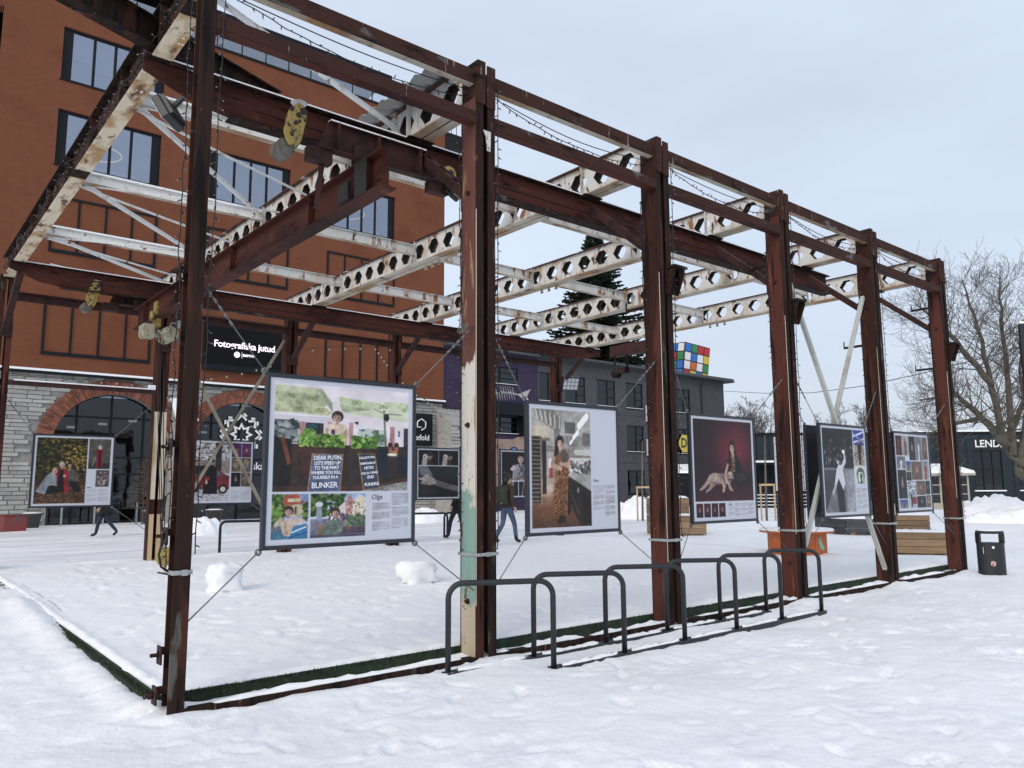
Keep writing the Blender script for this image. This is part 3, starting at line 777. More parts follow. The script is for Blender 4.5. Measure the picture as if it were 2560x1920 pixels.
# runway beams
for (nm, y, x0, x1) in (('runway_beam', 1.26, 0.36, 11.9), ('runway_beam', 9.15, 0.36, 14.25)):
    rb = MB()
    zb, zt = 4.93, 5.27
    rb.prism([(x0, zt-0.014), (x1, zt-0.014), (x1, zb+0.16 if y > 5 else zb+0.014), (x1-0.9 if y > 5 else x1, zb+0.014), (x0+0.75, zb+0.014), (x0+0.45, zb+0.05), (x0, zb+0.22)], (0, y-0.006, 0), (1, 0, 0), (0, 0, 1), (0, 1, 0), 0.012)
    rb.box((x0, y-0.09, zt-0.014), (x1, y+0.09, zt), 1)
    rb.box((x0+0.75, y-0.09, zb), (x1-(0.9 if y > 5 else 0), y+0.09, zb+0.014), 1)
    o = rb.build(nm, [m_redbeam, m_rust], frame, bevel=0.002)
    for xx in np.arange(x0+1.2, x1-0.5, 1.3265):
        pass
    sn = MB(); sn.box((x0+0.1, y-0.085, zt+0.001), (x1-0.1, y+0.02, zt+0.016)); sn.build('snow_cap', m_freshsnow, o)
    wl_ = MB(); wl_.box((x0+1.0, y-0.014, zb+0.15), (x1-1.0, y-0.006, zb+0.17)); wl_.build('weld_strip', m_bracketred, o)

# cross bracing, near row (pale steel) and far row (weathered timber)
def xbrace(i, y, z0, z1, mm, w=0.085, dx=0.12):
    for a, b in (((PX[i]+dx, y, z1), (PX[i+1]-dx, y, z0)), ((PX[i+1]-dx, y+0.07, z1), (PX[i]+dx, y+0.07, z0))):
        q = MB(); q.bar(a, b, 0.05, w, upv=(0, 1, 0)); q.build('cross_brace', mm, frame, bevel=0.002)
xbrace(3, 0.10, 0.25, 4.55, m_brace, 0.06)
xbrace(1, YB+0.08, 0.45, 4.75, m_woodgrey, 0.07)

# bracket arm behind the third post with two hanger rods and a trolley
c = PX[2]
arm = MB(); arm.box((c-0.06, 0.24, 3.12), (c+0.06, 0.86, 3.25)); ao = arm.build('bracket_arm', m_bracketred, frame, bevel=0.004)
q = MB(); q.tube([(c-0.03, 0.80, 3.14), (c-0.03, 0.80, 2.93)], 0.014, 6); q.tube([(c-0.03, 0.60, 3.26), (c-0.03, 0.60, 2.95)], 0.014, 6); q.tube([(c-0.03, 0.64, 3.26), (c-0.03, 0.58, 3.27)], 0.014, 6)
q.lathe([(0, -0.04), (0.05, -0.04), (0.05, -0.015), (0.03, -0.01), (0.03, 0.01), (0.05, 0.015), (0.05, 0.04), (0, 0.04)], (c-0.03, 0.78, 2.90), 12, axis='x'); q.box((c-0.07, 0.6, 2.90), (c+0.01, 0.72, 2.96))
q.build('hanger', m_rust, ao)

# ground rail joining the near posts and its snow
for k in range(5):
    xa = PX[k]+0.115 if k else 0.564; xb = PX[k+1]-0.115
    g = MB(); g.box((xa, 0.005, -0.03), (xb, 0.017, 0.062)); g.box((xa, 0.017, 0.050), (xb, 0.10, 0.060)); go = g.build('ground_rail', m_rust, frame)
    sn = MB(); n = int((xb-xa)/0.07); pts = []; fs = []
    for j in range(n+1):
        x = xa+(xb-xa)*j/n; hgt = -0.012+0.12*max(0.0, fbm(np.array([x/0.30]), np.array([3.3]), 4, 8, 0.65)[0]+0.22)
        pts += [(x, 0.022+0.02*rnd.random(), 0.05), (x, 0.036+0.012*rnd.random(), 0.058+hgt*0.7), (x, 0.09, 0.060+hgt*(0.8+0.4*rnd.random())), (x, 0.17, 0.035+hgt*0.7+0.012*rnd.random()), (x, 0.225+0.03*rnd.random(), -0.02)]
        if j: fs += [(5*j-5+a, 5*j+a, 5*j+a+1, 5*j-4+a) for a in range(4)]
    sn.poly(pts, fs, 0, True); sn.build('snow_cap', m_freshsnow, go)

# corrugated roofing left on the first roof beam
cs = MB(); pts = []; fs = []; n = 60
for j in range(n+1):
    y = 0.35+2.2*j/n; z = 5.735+0.022*math.sin(j*1.05)
    pts += [(PX[1]-0.42, y, z-0.10), (PX[1]-0.14, y, z-0.012), (PX[1]+0.08, y, z), (PX[1]+0.08, y, z+0.003), (PX[1]-0.14, y, z-0.009), (PX[1]-0.42, y, z-0.097)]
    if j: fs += [(6*j-6+a, 6*j+a, 6*j+a+1, 6*j-5+a) for a in (0, 1, 3, 4)]
cs.poly(pts, fs, 0, True); cs.build('corrugated_sheet', mat('zinc_sheet', (0.42, 0.43, 0.43), 0.5, [((0.28, 0.26, 0.22), 3, 0.5, 0.7, (0.3, 1, 1))]), frame)
sg = MB(); sg.prism([(0, 0), (0.09, 0), (0.085, -0.20), (0.045, -0.2), (0.03, -0.06)], (PX[1]-0.045, -0.018, 4.95), (1, 0, 0), (0, 0, 1), (0, -1, 0), 0.006); sg.build('torn_tag', m_white, frame)

# ------------------------------------------------------------------ overhead crane
crane = thing('overhead_crane', 'rust red overhead crane slung under the roof beams with yellow gear cases', 'crane', (2.45, 1.1, 4.4))
GX0 = 2.44
g = MB(); g.ibar((GX0, 0.62, 4.60), (GX0, 9.45, 4.60), 0.19, 0.38, 0.016)
go = g.build('bridge_girder', [m_redbeam], crane, bevel=0.002)
for y in (0.95, 2.2, 4.6, 7.0, 8.8):
    st = MB(); st.box((GX0-0.085, y, 4.43), (GX0+0.085, y+0.012, 4.77)); st.build('stiffener', m_redbeam, go)
st = MB(); st.box((GX0-0.10, 0.88, 4.42), (GX0-0.088, 1.12, 4.80)); st.box((GX0-0.13, 1.2, 4.44), (GX0-0.09, 1.42, 4.62)); st.build('end_plate', m_grease, go)
for y, sg_ in ((1.07, -1), (9.28, 1)):
    t = MB()
    yo = y
    t.prism([(1.92, 4.86), (2.02, 5.10), (3.15, 5.10), (3.25, 4.88), (3.30, 4.80), (1.90, 4.80)], (0, yo, 0), (1, 0, 0), (0, 0, 1), (0, 1, 0), 0.012)
    t.box((1.90, yo-0.09, 4.795), (3.32, yo+0.012, 4.81)); t.box((2.02, yo-0.05, 5.10), (3.15, yo+0.03, 5.112))
    for xx in (2.1, 2.55, 3.05): t.box((xx, yo-0.085, 4.81), (xx+0.012, yo, 5.10))
    t.box((1.80, yo-0.05, 4.66), (2.05, yo+0.05, 4.80)); t.box((3.18, yo-0.05, 4.68), (3.42, yo+0.05, 4.80))
    t.box((2.28, yo-0.07, 4.79), (2.62, yo-0.02, 4.93))
    to = t.build('end_truck', m_bracketred, crane, bevel=0.002)
    sn = MB(); sn.box((2.03, yo-0.045, 5.113), (3.14, yo+0.025, 5.128)); sn.build('snow_cap', m_freshsnow, to)
    # gear case: rounded pear-shaped plate
    gc = MB(); out = []
    for k in range(20):
        a = 2*math.pi*k/20
        rr = 0.100+0.03*math.sin(a)
        out.append((1.62+rr*math.cos(a)*0.85+0.035*max(0, math.sin(a)), 4.90+0.225*math.sin(a)))
    gc.prism(out, (0, yo-0.16, 0), (1, 0, 0), (0, 0, 1), (0, 1, 0), 0.07)
    gc.prism([(1.56+(q[0]-1.62)*0.8, 4.80+(q[1]-4.90)*0.55) for q in out], (0, yo-0.185, 0), (1, 0, 0), (0, 0, 1), (0, 1, 0), 0.025)
    gco = gc.build('gear_case', m_yellow, crane, bevel=0.008)
    bl = MB()
    for (bx_, bz_, br_) in ((1.57, 5.04, 0.022), (1.64, 5.0, 0.026), (1.685, 5.05, 0.034), (1.60, 4.90, 0.018), (1.57, 4.78, 0.016), (1.65, 4.94, 0.012), (1.54, 4.86, 0.01), (1.70, 4.96, 0.01)):
        bl.lathe([(0, -0.012), (br_, -0.012), (br_, 0.0)], (bx_, yo-0.16 if bz_ > 4.92 else yo-0.185, bz_), 10, axis='y', sm=False)
    bl.build('bolt', m_grease, gco)
    mo = MB(); mo.lathe([(0, -0.08), (0.085, -0.08), (0.09, -0.06), (0.09, 0.10), (0.07, 0.12), (0, 0.12)], (1.53, yo-0.08, 4.66), 14, axis='y'); mo.build('motor', m_motor, gco)
    if sg_ > 0: pass
    sn = MB(); sn.lathe([(0.0, 0.018), (0.05, 0.014), (0.08, 0.0)], (1.655, yo-0.125, 5.135), 10); sn.build('snow_cap', m_freshsnow, gco)
    wh = MB(); wh.lathe([(0, -0.03), (0.075, -0.03), (0.085, -0.02), (0.085, 0.0), (0.06, 0.01), (0.02, 0.01), (0.02, 0.04)], (3.42, yo-0.06, 4.92), 16, axis='y'); who = wh.build('wheel', m_yellow, crane)
    hw_ = MB(); hw_.lathe([(0.0, -0.045), (0.035, -0.045), (0.035, -0.03)], (3.42, yo-0.06, 4.92), 10, axis='y', sm=False); hw_.box((3.36, yo-0.1, 4.70), (3.48, yo, 4.83)); hw_.tube([(3.40, yo-0.1, 4.75), (3.42, yo-0.12, 4.66), (3.50, yo-0.1, 4.64)], 0.03, 8); hw_.build('axle_box', m_grease, who)
lk = MB(); lk.bar((1.98, 1.08, 4.78), (1.93, 1.1, 4.22), 0.03, 0.05); lk.build('stay_rod', m_bracketred, crane)
# electric hoist at the far end
h = MB(); h.lathe([(0, -0.24), (0.11, -0.24), (0.13, -0.2), (0.135, 0.2), (0.11, 0.26), (0, 0.26)], (2.62, 8.25, 4.16), 18, axis='y'); ho = h.build('hoist_drum', m_hoistgrey, crane)
h = MB(); h.box((2.18, 8.10, 4.06), (2.40, 8.36, 4.30)); h.build('control_box', m_hoistgrey, crane, bevel=0.03)
h = MB(); h.box((2.40, 8.15, 4.28), (2.48, 8.35, 4.72)); h.lathe([(0, -0.02), (0.08, -0.02), (0.09, 0.0), (0.08, 0.02), (0, 0.02)], (2.34, 8.2, 4.45), 14, axis='x'); h.build('trolley', m_yellow, crane)
h = MB(); h.tube([(2.40, 8.02, 4.18), (2.48, 8.0, 4.12), (2.56, 7.98, 4.18), (2.60, 7.98, 4.32), (2.74, 7.98, 4.34)], 0.012, 6); h.box((2.70, 7.98, 4.27), (2.80, 8.1, 4.38)); h.build('flex_conduit', m_galv, crane)
for dx in (0.0, 0.09, 0.2):
    h = MB(); h.tube([(2.46+dx*0.5, 8.25, 4.1), (2.56+dx*0.4, 8.2, 2.2), (2.66+dx*0.3, 8.1, 0.55)], 0.008, 5); h.build('hoist_rope', m_blackcable, crane)
h = MB(); h.lathe([(0, -0.04), (0.12, -0.04), (0.14, -0.02), (0.14, 0.02), (0.12, 0.04), (0, 0.04)], (2.72, 8.1, 0.42), 16, axis='y'); h.box((2.66, 8.05, 0.40), (2.78, 8.15, 0.58)); h.tube([(2.72, 8.1, 0.32), (2.72, 8.1, 0.24), (2.78, 8.1, 0.2), (2.82, 8.1, 0.26)], 0.02, 8); h.build('hook_block', m_yellow, crane)
# ------------------------------------------------------------------ printed pictures (flat print on the panels)
class Canvas:
    """small painter working in 0..1 coordinates, y downwards, colours 0..255; painted at double size"""
    def __init__(s, w, h, bgc=(205, 210, 222), seed=1):
        s.w, s.h = w*2, h*2
        s.a = np.zeros((s.h, s.w, 3), np.float32)+np.array(bgc, np.float32)
        s.yy, s.xx = np.meshgrid((np.arange(s.h)+0.5)/s.h, (np.arange(s.w)+0.5)/s.w, indexing='ij')
        s.clip = np.ones((s.h, s.w), bool); s.fr = (0, 0, 1, 1); s.rs = np.random.RandomState(seed); s.seed = seed
    def frame(s, x0, y0, x1, y1):
        """following strokes use coordinates inside this picture and are cut to it"""
        s.fr = (x0, y0, x1, y1)
        s.clip = (s.xx >= x0) & (s.xx < x1) & (s.yy >= y0) & (s.yy < y1)
        s.u = (s.xx-x0)/(x1-x0); s.t = (s.yy-y0)/(y1-y0)
    def put(s, mask, col, al=1.0):
        m = (mask & s.clip)
        c = np.array(col, np.float32)
        s.a[m] = s.a[m]*(1-al)+c*al
    def fill(s, col): s.put(s.clip, col)
    def grad(s, c0, c1, x0=0, y0=0, x1=1, y1=1, ax='y'):
        m = (s.u >= x0) & (s.u < x1) & (s.t >= y0) & (s.t < y1) & s.clip
        f = ((s.t-y0)/(y1-y0) if ax == 'y' else (s.u-x0)/(x1-x0))[m][:, None]
        s.a[m] = np.array(c0, np.float32)*(1-f)+np.array(c1, np.float32)*f
    def rect(s, x0, y0, x1, y1, col, al=1.0): s.put((s.u >= x0) & (s.u < x1) & (s.t >= y0) & (s.t < y1), col, al)
    def ell(s, cx, cy, rx, ry, col, al=1.0, th=0.0):
        dx, dy = s.u-cx, s.t-cy
        if th: dx, dy = dx*math.cos(th)+dy*math.sin(th), -dx*math.sin(th)+dy*math.cos(th)
        s.put((dx/rx)**2+(dy/ry)**2 < 1, col, al)
    def glow(s, cx, cy, rx, ry, col, al=1.0):
        d = np.exp(-(((s.u-cx)/rx)**2+((s.t-cy)/ry)**2))*al
        m = s.clip; f = d[m][:, None]
        s.a[m] = s.a[m]*(1-f)+np.array(col, np.float32)*f
    def poly(s, pts, col, al=1.0):
        x = s.u; y = s.t
        ins = np.zeros(x.shape, bool); n = len(pts)
        for i in range(n):
            x0, y0 = pts[i]; x1, y1 = pts[(i+1) % n]
            if y0 == y1: continue
            c = ((y0 > y) != (y1 > y)) & (x < (x1-x0)*(y-y0)/(y1-y0)+x0)
            ins ^= c
        s.put(ins, col, al)
    def line(s, p, q, w, col, al=1.0):
        (x0, y0), (x1, y1) = p, q
        dx, dy = x1-x0, y1-y0; L2 = dx*dx+dy*dy+1e-12
        k = np.clip(((s.u-x0)*dx+(s.t-y0)*dy)/L2, 0, 1)
        s.put((s.u-x0-k*dx)**2+(s.t-y0-k*dy)**2 < w*w, col, al)
    def speck(s, n, x0, y0, x1, y1, r0, r1, cols, al=0.8, asp=1.0):
        ph, pw = s.h*(s.fr[3]-s.fr[1]), s.w*(s.fr[2]-s.fr[0])
        for k in range(n):
            cx, cy = s.rs.uniform(x0, x1), s.rs.uniform(y0, y1); r = s.rs.uniform(r0, r1); c = cols[s.rs.randint(len(cols))]
            px = s.fr[0]*s.w+cx*pw; py = s.fr[1]*s.h+cy*ph; rx = max(r*pw, 0.7); ry = max(r*pw*asp, 0.7)
            i0, i1 = int(max(py-ry, 0)), int(min(py+ry+2, s.h)); j0, j1 = int(max(px-rx, 0)), int(min(px+rx+2, s.w))
            if i1 <= i0 or j1 <= j0: continue
            sub = s.a[i0:i1, j0:j1]; gy, gx = np.mgrid[i0:i1, j0:j1]
            m = (((gx+0.5-px)/rx)**2+((gy+0.5-py)/ry)**2 < 1) & s.clip[i0:i1, j0:j1]
            sub[m] = sub[m]*(1-al)+np.array(c, np.float32)*al
    def grain(s, amp, sc=20.0, seed=0):
        n = fbm(s.u*sc, s.t*sc, 4, 100+seed+s.seed)*2*amp
        m = s.clip; s.a[m] = np.clip(s.a[m]+n[m][:, None], 0, 255)
    def paras(s, x0, y0, x1, y1, rows, col=(120, 122, 130), gaps=()):
        dy = (y1-y0)/rows
        for k in range(rows):
            if k in gaps: continue
            e = x1 if (k+1 not in gaps and k < rows-1) else x0+(x1-x0)*s.rs.uniform(0.35, 0.8)
            s.rect(x0, y0+k*dy+dy*0.25, e, y0+k*dy+dy*0.72, col, 0.75)
    def out(s):
        # photographic finish: soft edges, uneven tone and film grain on the dark and mid tones, nothing on the white paper
        a = s.a
        k = np.array([1, 2, 1], np.float32)/4
        for _ in range(2):
            a = np.pad(a, ((1, 1), (0, 0), (0, 0)), 'edge'); a = a[:-2]*k[0]+a[1:-1]*k[1]+a[2:]*k[2]
            a = np.pad(a, ((0, 0), (1, 1), (0, 0)), 'edge'); a = a[:, :-2]*k[0]+a[:, 1:-1]*k[1]+a[:, 2:]*k[2]
        pic = np.clip((186-a.min(-1))/40, 0, 1)[..., None]
        tone = fbm(s.xx*9, s.yy*9, 4, s.seed+51)[..., None]*0.55+fbm(s.xx*46, s.yy*46, 3, s.seed+77, 0.7)[..., None]*0.5
        lum = a.mean(-1, keepdims=True)/255; a = a*(1+pic*tone*0.9)*(1-pic*0.16*(1-lum))*(1-0.06*pic)
        g = a.mean(-1, keepdims=True); a = np.clip(g+(a-g)*0.80, 0, 255)
        a = a.reshape(s.h//2, 2, s.w//2, 2, 3).mean((1, 3))/255.0
        return np.where(a <= 0.04045, a/12.92, ((a+0.055)/1.055)**2.4)

def printmat(name):
    m, N, L, B = newmat(name)
    at = N.new('ShaderNodeAttribute'); at.attribute_name = 'ink'
    L.new(at.outputs['Color'], B.inputs['Base Color']); B.inputs['Roughness'].default_value = 0.42; B.inputs['Specular IOR Level'].default_value = 0.35
    return m
m_print = printmat('photo_print')

def print_sheet(name, cv, origin, ex, ez, w, h, parent):
    """cv painted over a w x h rectangle; origin is its lower left corner"""
    a = cv.out()[::-1]
    nh, nw = a.shape[:2]
    gx = np.linspace(0, w, nw); gy = np.linspace(0, h, nh)
    U, T = np.meshgrid(gx, gy)
    co = np.array(origin)[None, None]+U[..., None]*np.array(ex)+T[..., None]*np.array(ez)
    idx = np.arange(nh*nw).reshape(nh, nw)
    q = np.stack([idx[:-1, :-1], idx[:-1, 1:], idx[1:, 1:], idx[1:, :-1]], -1).reshape(-1, 4)
    me = bpy.data.meshes.new(name)
    me.vertices.add(nh*nw); me.vertices.foreach_set('co', co.astype(np.float32).ravel())
    me.loops.add(q.size); me.loops.foreach_set('vertex_index', q.ravel().astype(np.int32))
    me.polygons.add(len(q)); me.polygons.foreach_set('loop_start', np.arange(0, q.size, 4, dtype=np.int32))
    me.update(calc_edges=True); me.validate()
    at = me.color_attributes.new('ink', 'FLOAT_COLOR', 'POINT')
    rgba_ = np.ones((nh*nw, 4), np.float32); rgba_[:, :3] = a.reshape(-1, 3)
    at.data.foreach_set('color', rgba_.ravel())
    me.materials.append(m_print)
    o = bpy.data.objects.new(name, me); COL.objects.link(o); adopt(o, parent)
    return o

SKIN = (206, 164, 140)
def person(cv, x, y, h, top, legs, hair=(60, 35, 28), skin=SKIN, wide=1.0, skirt=False, asp=1.0, arms=True):
    """standing figure, feet at (x,y), height h"""
    w = h*0.16*wide*asp
    if skirt: cv.poly([(x-w*0.55, y-h*0.55), (x+w*0.55, y-h*0.55), (x+w*0.9, y), (x-w*0.9, y)], legs)
    else:
        cv.poly([(x-w*0.6, y-h*0.5), (x, y-h*0.5), (x-w*0.1, y), (x-w*0.55, y)], legs); cv.poly([(x, y-h*0.5), (x+w*0.6, y-h*0.5), (x+w*0.55, y), (x+w*0.1, y)], legs)
    cv.poly([(x-w*0.8, y-h*0.82), (x+w*0.8, y-h*0.82), (x+w*0.65, y-h*0.48), (x-w*0.65, y-h*0.48)], top)
    if arms:
        for sg_ in (-1, 1): cv.line((x+sg_*w*0.75, y-h*0.79), (x+sg_*w*0.95, y-h*0.5), h*0.028, [c*0.85 for c in top])
    cv.ell(x, y-h*0.92, h*0.075*asp, h*0.095, hair)
    cv.ell(x, y-h*0.91, h*0.048*asp, h*0.068, skin)
    cv.rect(x-h*0.02*asp, y-h*0.86, x+h*0.02*asp, y-h*0.81, skin)

def leafy(cv, x0, y0, x1, y1, n, cols, r0=0.01, r1=0.03): cv.speck(n, x0, y0, x1, y1, r0, r1, cols, 0.85, 0.8)

def face(cv, x, y, rx, ry, hair=(60, 36, 30), skin=(212, 170, 150), look=0.0, long=False):
    """head with hair, shaded cheek, eyes, nose shadow and mouth"""
    if long: cv.poly([(x-rx*1.5, y-ry*0.4), (x+rx*1.4, y-ry*0.4), (x+rx*1.6, y+ry*2.0), (x-rx*1.7, y+ry*2.2)], hair)
    cv.ell(x, y-ry*0.28, rx*1.5, ry*1.28, hair); cv.rect(x-rx*0.45, y+ry*0.6, x+rx*0.45, y+ry*1.7, [c*0.86 for c in skin])
    cv.ell(x+look*rx*0.3, y+ry*0.06, rx, ry, skin); cv.ell(x+rx*(0.55+look*0.3), y+ry*0.1, rx*0.5, ry*0.85, [c*0.80 for c in skin], 0.8)
    for sg_ in (-0.42, 0.38): cv.ell(x+rx*(sg_+look*0.45), y-ry*0.06, rx*0.17, ry*0.085, (44, 30, 28)); cv.ell(x+rx*(sg_+look*0.45), y-ry*0.24, rx*0.24, ry*0.04, hair, 0.8)
    cv.ell(x+rx*(0.02+look*0.5), y+ry*0.28, rx*0.12, ry*0.10, [c*0.74 for c in skin], 0.8); cv.ell(x+rx*(0.0+look*0.45), y+ry*0.56, rx*0.30, ry*0.085, (150, 74, 70))
    cv.poly([(x-rx*1.05, y-ry*0.3), (x-rx*0.2, y-ry*1.0), (x+rx*0.9, y-ry*0.85), (x+rx*1.05, y-ry*0.2), (x+rx*0.4, y-ry*0.62), (x-rx*0.4, y-ry*0.55)], hair)

GREENS = [(40, 78, 30), (70, 115, 45), (110, 150, 60), (28, 55, 24), (140, 175, 80)]
def paint_cafe(cv):
    M_ = 0.035
    cv.frame(M_, 0.03, 1-M_, 0.685)
    cv.fill((214, 205, 212)); cv.grain(10, 5)
    for y in np.arange(0.02, 0.6, 0.045): cv.rect(0.38, y, 0.62, y+0.004, (188, 180, 190), 0.6)
    # shop fronts
    cv.rect(0.0, 0.30, 0.42, 0.58, (196, 190, 200)); cv.rect(0.0, 0.34, 0.16, 0.55, (84, 96, 100)); leafy(cv, 0.0, 0.36, 0.16, 0.54, 60, [(120, 135, 135), (50, 62, 66), (160, 170, 168)])
    cv.rect(0.17, 0.35, 0.215, 0.6, (196, 138, 140)); cv.rect(0.215, 0.36, 0.33, 0.56, (22, 40, 46)); cv.rect(0.225, 0.37, 0.30, 0.42, (30, 84, 92)); cv.rect(0.315, 0.36, 0.34, 0.58, (60, 50, 48))
    cv.rect(0.37, 0.34, 0.405, 0.5, (198, 142, 145)); cv.rect(0.53, 0.34, 0.56, 0.6, (198, 142, 145))
    cv.rect(0.59, 0.385, 0.83, 0.56, (206, 210, 212)); cv.rect(0.605, 0.40, 0.815, 0.54, (88, 104, 98)); leafy(cv, 0.61, 0.41, 0.81, 0.53, 90, [(150, 165, 155), (60, 80, 66), (180, 190, 185), (95, 125, 90)])
    cv.rect(0.85, 0.36, 0.89, 0.6, (196, 138, 140)); cv.rect(0.965, 0.37, 1, 0.6, (60, 62, 70))
    cv.ell(0.925, 0.415, 0.008, 0.016, (50, 90, 170)); cv.ell(0.925, 0.445, 0.008, 0.014, (50, 90, 170))
    # parasols
    cv.poly([(0.0, 0.02), (0.32, 0.03), (0.40, 0.16), (0.34, 0.20), (0.0, 0.175)], (176, 186, 142)); cv.poly([(0.0, 0.02), (0.30, 0.03), (0.31, 0.09), (0.0, 0.08)], (196, 204, 164))
    cv.poly([(0.0, 0.175), (0.34, 0.20), (0.40, 0.255), (0.37, 0.285), (0.0, 0.265)], (186, 192, 146)); cv.poly([(0.32, 0.03), (0.40, 0.16), (0.405, 0.25), (0.35, 0.16)], (156, 172, 134))
    cv.poly([(0.45, 0.09), (0.72, 0.125), (0.90, 0.105), (1.0, 0.12), (1.0, 0.21), (0.88, 0.165), (0.70, 0.205), (0.455, 0.16)], (186, 200, 158)); cv.poly([(0.45, 0.16), (0.70, 0.205), (0.88, 0.165), (1.0, 0.21), (1.0, 0.315), (0.47, 0.245)], (198, 208, 176)); cv.poly([(0.45, 0.16), (0.70, 0.205), (0.48, 0.24)], (168, 182, 144))
    cv.line((0.80, 0.2), (0.82, 0.6), 0.008, (120, 126, 118)); cv.line((0.81, 0.235), (0.72, 0.19), 0.003, (90, 92, 88)); cv.line((0.81, 0.235), (0.94, 0.235), 0.003, (90, 92, 88))
    cv.poly([(0.80, 0.245), (0.835, 0.23), (0.845, 0.28), (0.825, 0.315), (0.80, 0.29)], (32, 34, 36))
    cv.poly([(0.10, 0.335), (0.135, 0.325), (0.13, 0.36)], (48, 52, 60)); cv.poly([(0.565, 0.335), (0.60, 0.325), (0.595, 0.36)], (48, 52, 60))
    # woman
    cv.poly([(0.36, 0.38), (0.40, 0.355), (0.49, 0.355), (0.525, 0.40), (0.52, 0.56), (0.34, 0.56), (0.345, 0.46)], (212, 188, 166)); cv.poly([(0.36, 0.39), (0.345, 0.5), (0.38, 0.5)], (190, 164, 142)); cv.poly([(0.50, 0.40), (0.47, 0.5), (0.51, 0.56), (0.53, 0.45)], (190, 164, 142))
    cv.rect(0.398, 0.415, 0.425, 0.46, (70, 40, 92))
    face(cv, 0.442, 0.298, 0.029, 0.042, (74, 42, 36), look=-0.4); cv.poly([(0.42, 0.36), (0.48, 0.36), (0.50, 0.44), (0.46, 0.56), (0.43, 0.56)], (196, 172, 150), 0.6); cv.line((0.37, 0.41), (0.355, 0.55), 0.006, (168, 144, 124)); cv.line((0.505, 0.42), (0.49, 0.55), 0.006, (168, 144, 124))
    # deck, chairs
    cv.rect(0, 0.56, 1, 1, (52, 44, 42)); cv.grain(14, 12)
    cv.poly([(0.0, 0.5), (0.12, 0.52), (0.12, 0.95), (0.0, 0.95)], (30, 28, 30)); cv.poly([(0.04, 0.50), (0.07, 0.5), (0.12, 0.74), (0.095, 0.76)], (126, 62, 36))
    for k in range(6): cv.line((0.18+0.018*k, 0.64), (0.20+0.016*k, 0.86), 0.005, (96, 48, 34))
    cv.rect(0.13, 0.56, 0.17, 0.93, (72, 46, 38)); cv.rect(0.49, 0.57, 0.535, 0.93, (62, 40, 34)); cv.rect(0.71, 0.58, 0.745, 0.9, (56, 36, 32))
    cv.rect(0.17, 0.56, 0.50, 0.64, (78, 48, 40)); cv.rect(0.17, 0.595, 0.50, 0.60, (50, 30, 26)); cv.rect(0.54, 0.575, 0.74, 0.645, (70, 43, 36)); cv.rect(0.17, 0.83, 0.26, 0.86, (66, 40, 34))
    cv.poly([(0, 0.955), (0.75, 0.94), (1, 0.86), (1, 0.9), (0.75, 0.985), (0, 1)], (84, 50, 44)); cv.poly([(0.62, 1), (1, 0.905), (1, 1)], (150, 150, 148)); cv.speck(120, 0.66, 0.93, 1, 1, 0.005, 0.012, [(176, 176, 172), (104, 104, 104), (130, 128, 122)], 0.7, 0.5)
    cv.rect(0.755, 0.59, 0.84, 0.84, (26, 38, 58)); cv.poly([(0.91, 0.66), (1, 0.65), (1, 0.83), (0.9, 0.83)], (24, 36, 56)); cv.rect(0.84, 0.60, 0.915, 0.66, (176, 112, 58)); cv.poly([(0.84, 0.7), (0.92, 0.7), (0.90, 0.86), (0.86, 0.86)], (58, 44, 34)); cv.ell(0.87, 0.64, 0.04, 0.012, (222, 222, 210))
    for x in (0.855, 0.905): cv.ell(x, 0.545, 0.02, 0.026, (64, 38, 30)); cv.rect(x-0.017, 0.565, x+0.017, 0.6, (170, 90, 80))
    leafy(cv, 0.17, 0.47, 0.49, 0.575, 330, [(60, 110, 34), (98, 158, 46), (150, 196, 72), (44, 84, 28), (178, 208, 96)], 0.006, 0.018); leafy(cv, 0.19, 0.42, 0.28, 0.5, 60, [(90, 150, 50), (130, 180, 70)], 0.006, 0.014); leafy(cv, 0.555, 0.475, 0.745, 0.58, 230, [(66, 118, 36), (104, 164, 50), (156, 200, 78), (44, 84, 28)], 0.006, 0.018)
    # chalk boards
    cv.poly([(0.262, 0.645), (0.492, 0.645), (0.475, 1.0), (0.235, 1.0)], (178, 132, 80)); cv.poly([(0.270, 0.652), (0.484, 0.652), (0.467, 1.0), (0.243, 1.0)], (88, 104, 146))
    cv.poly([(0.60, 0.635), (0.735, 0.635), (0.775, 0.97), (0.645, 0.995)], (178, 132, 80)); cv.poly([(0.607, 0.642), (0.729, 0.642), (0.766, 0.965), (0.652, 0.986)], (56, 68, 92))
    # small pictures
    cv.frame(M_, 0.70, 0.265, 0.965)
    cv.grad((120, 140, 190), (196, 208, 226)); leafy(cv, 0.0, -0.05, 0.36, 0.5, 160, GREENS, 0.03, 0.07)
    cv.poly([(0.28, 0.2), (0.36, 0.02), (0.72, 0.0), (0.8, 0.14), (0.9, 0.2), (0.36, 0.26)], (200, 84, 50)); cv.rect(0.42, 0.1, 0.78, 0.18, (214, 196, 160)); cv.rect(0.42, 0.24, 0.84, 0.5, (206, 190, 150)); cv.rect(0.62, 0.28, 0.68, 0.46, (80, 90, 96)); leafy(cv, 0.86, 0.2, 1, 0.6, 50, GREENS, 0.03, 0.06); leafy(cv, 0, 0.38, 0.3, 0.66, 80, [(90, 140, 50), (120, 170, 60), (50, 90, 36)], 0.03, 0.06)
    cv.rect(0, 0.7, 1, 1, (120, 130, 140)); cv.poly([(0.5, 0.78), (0.95, 0.66), (1, 1), (0.42, 1)], (44, 128, 186)); cv.poly([(0.0, 0.84), (0.34, 0.78), (0.44, 1), (0, 1)], (70, 132, 170)); cv.line((0.55, 0.86), (0.95, 0.74), 0.014, (226, 226, 226)); cv.line((0.5, 0.96), (0.98, 0.86), 0.014, (30, 70, 150))
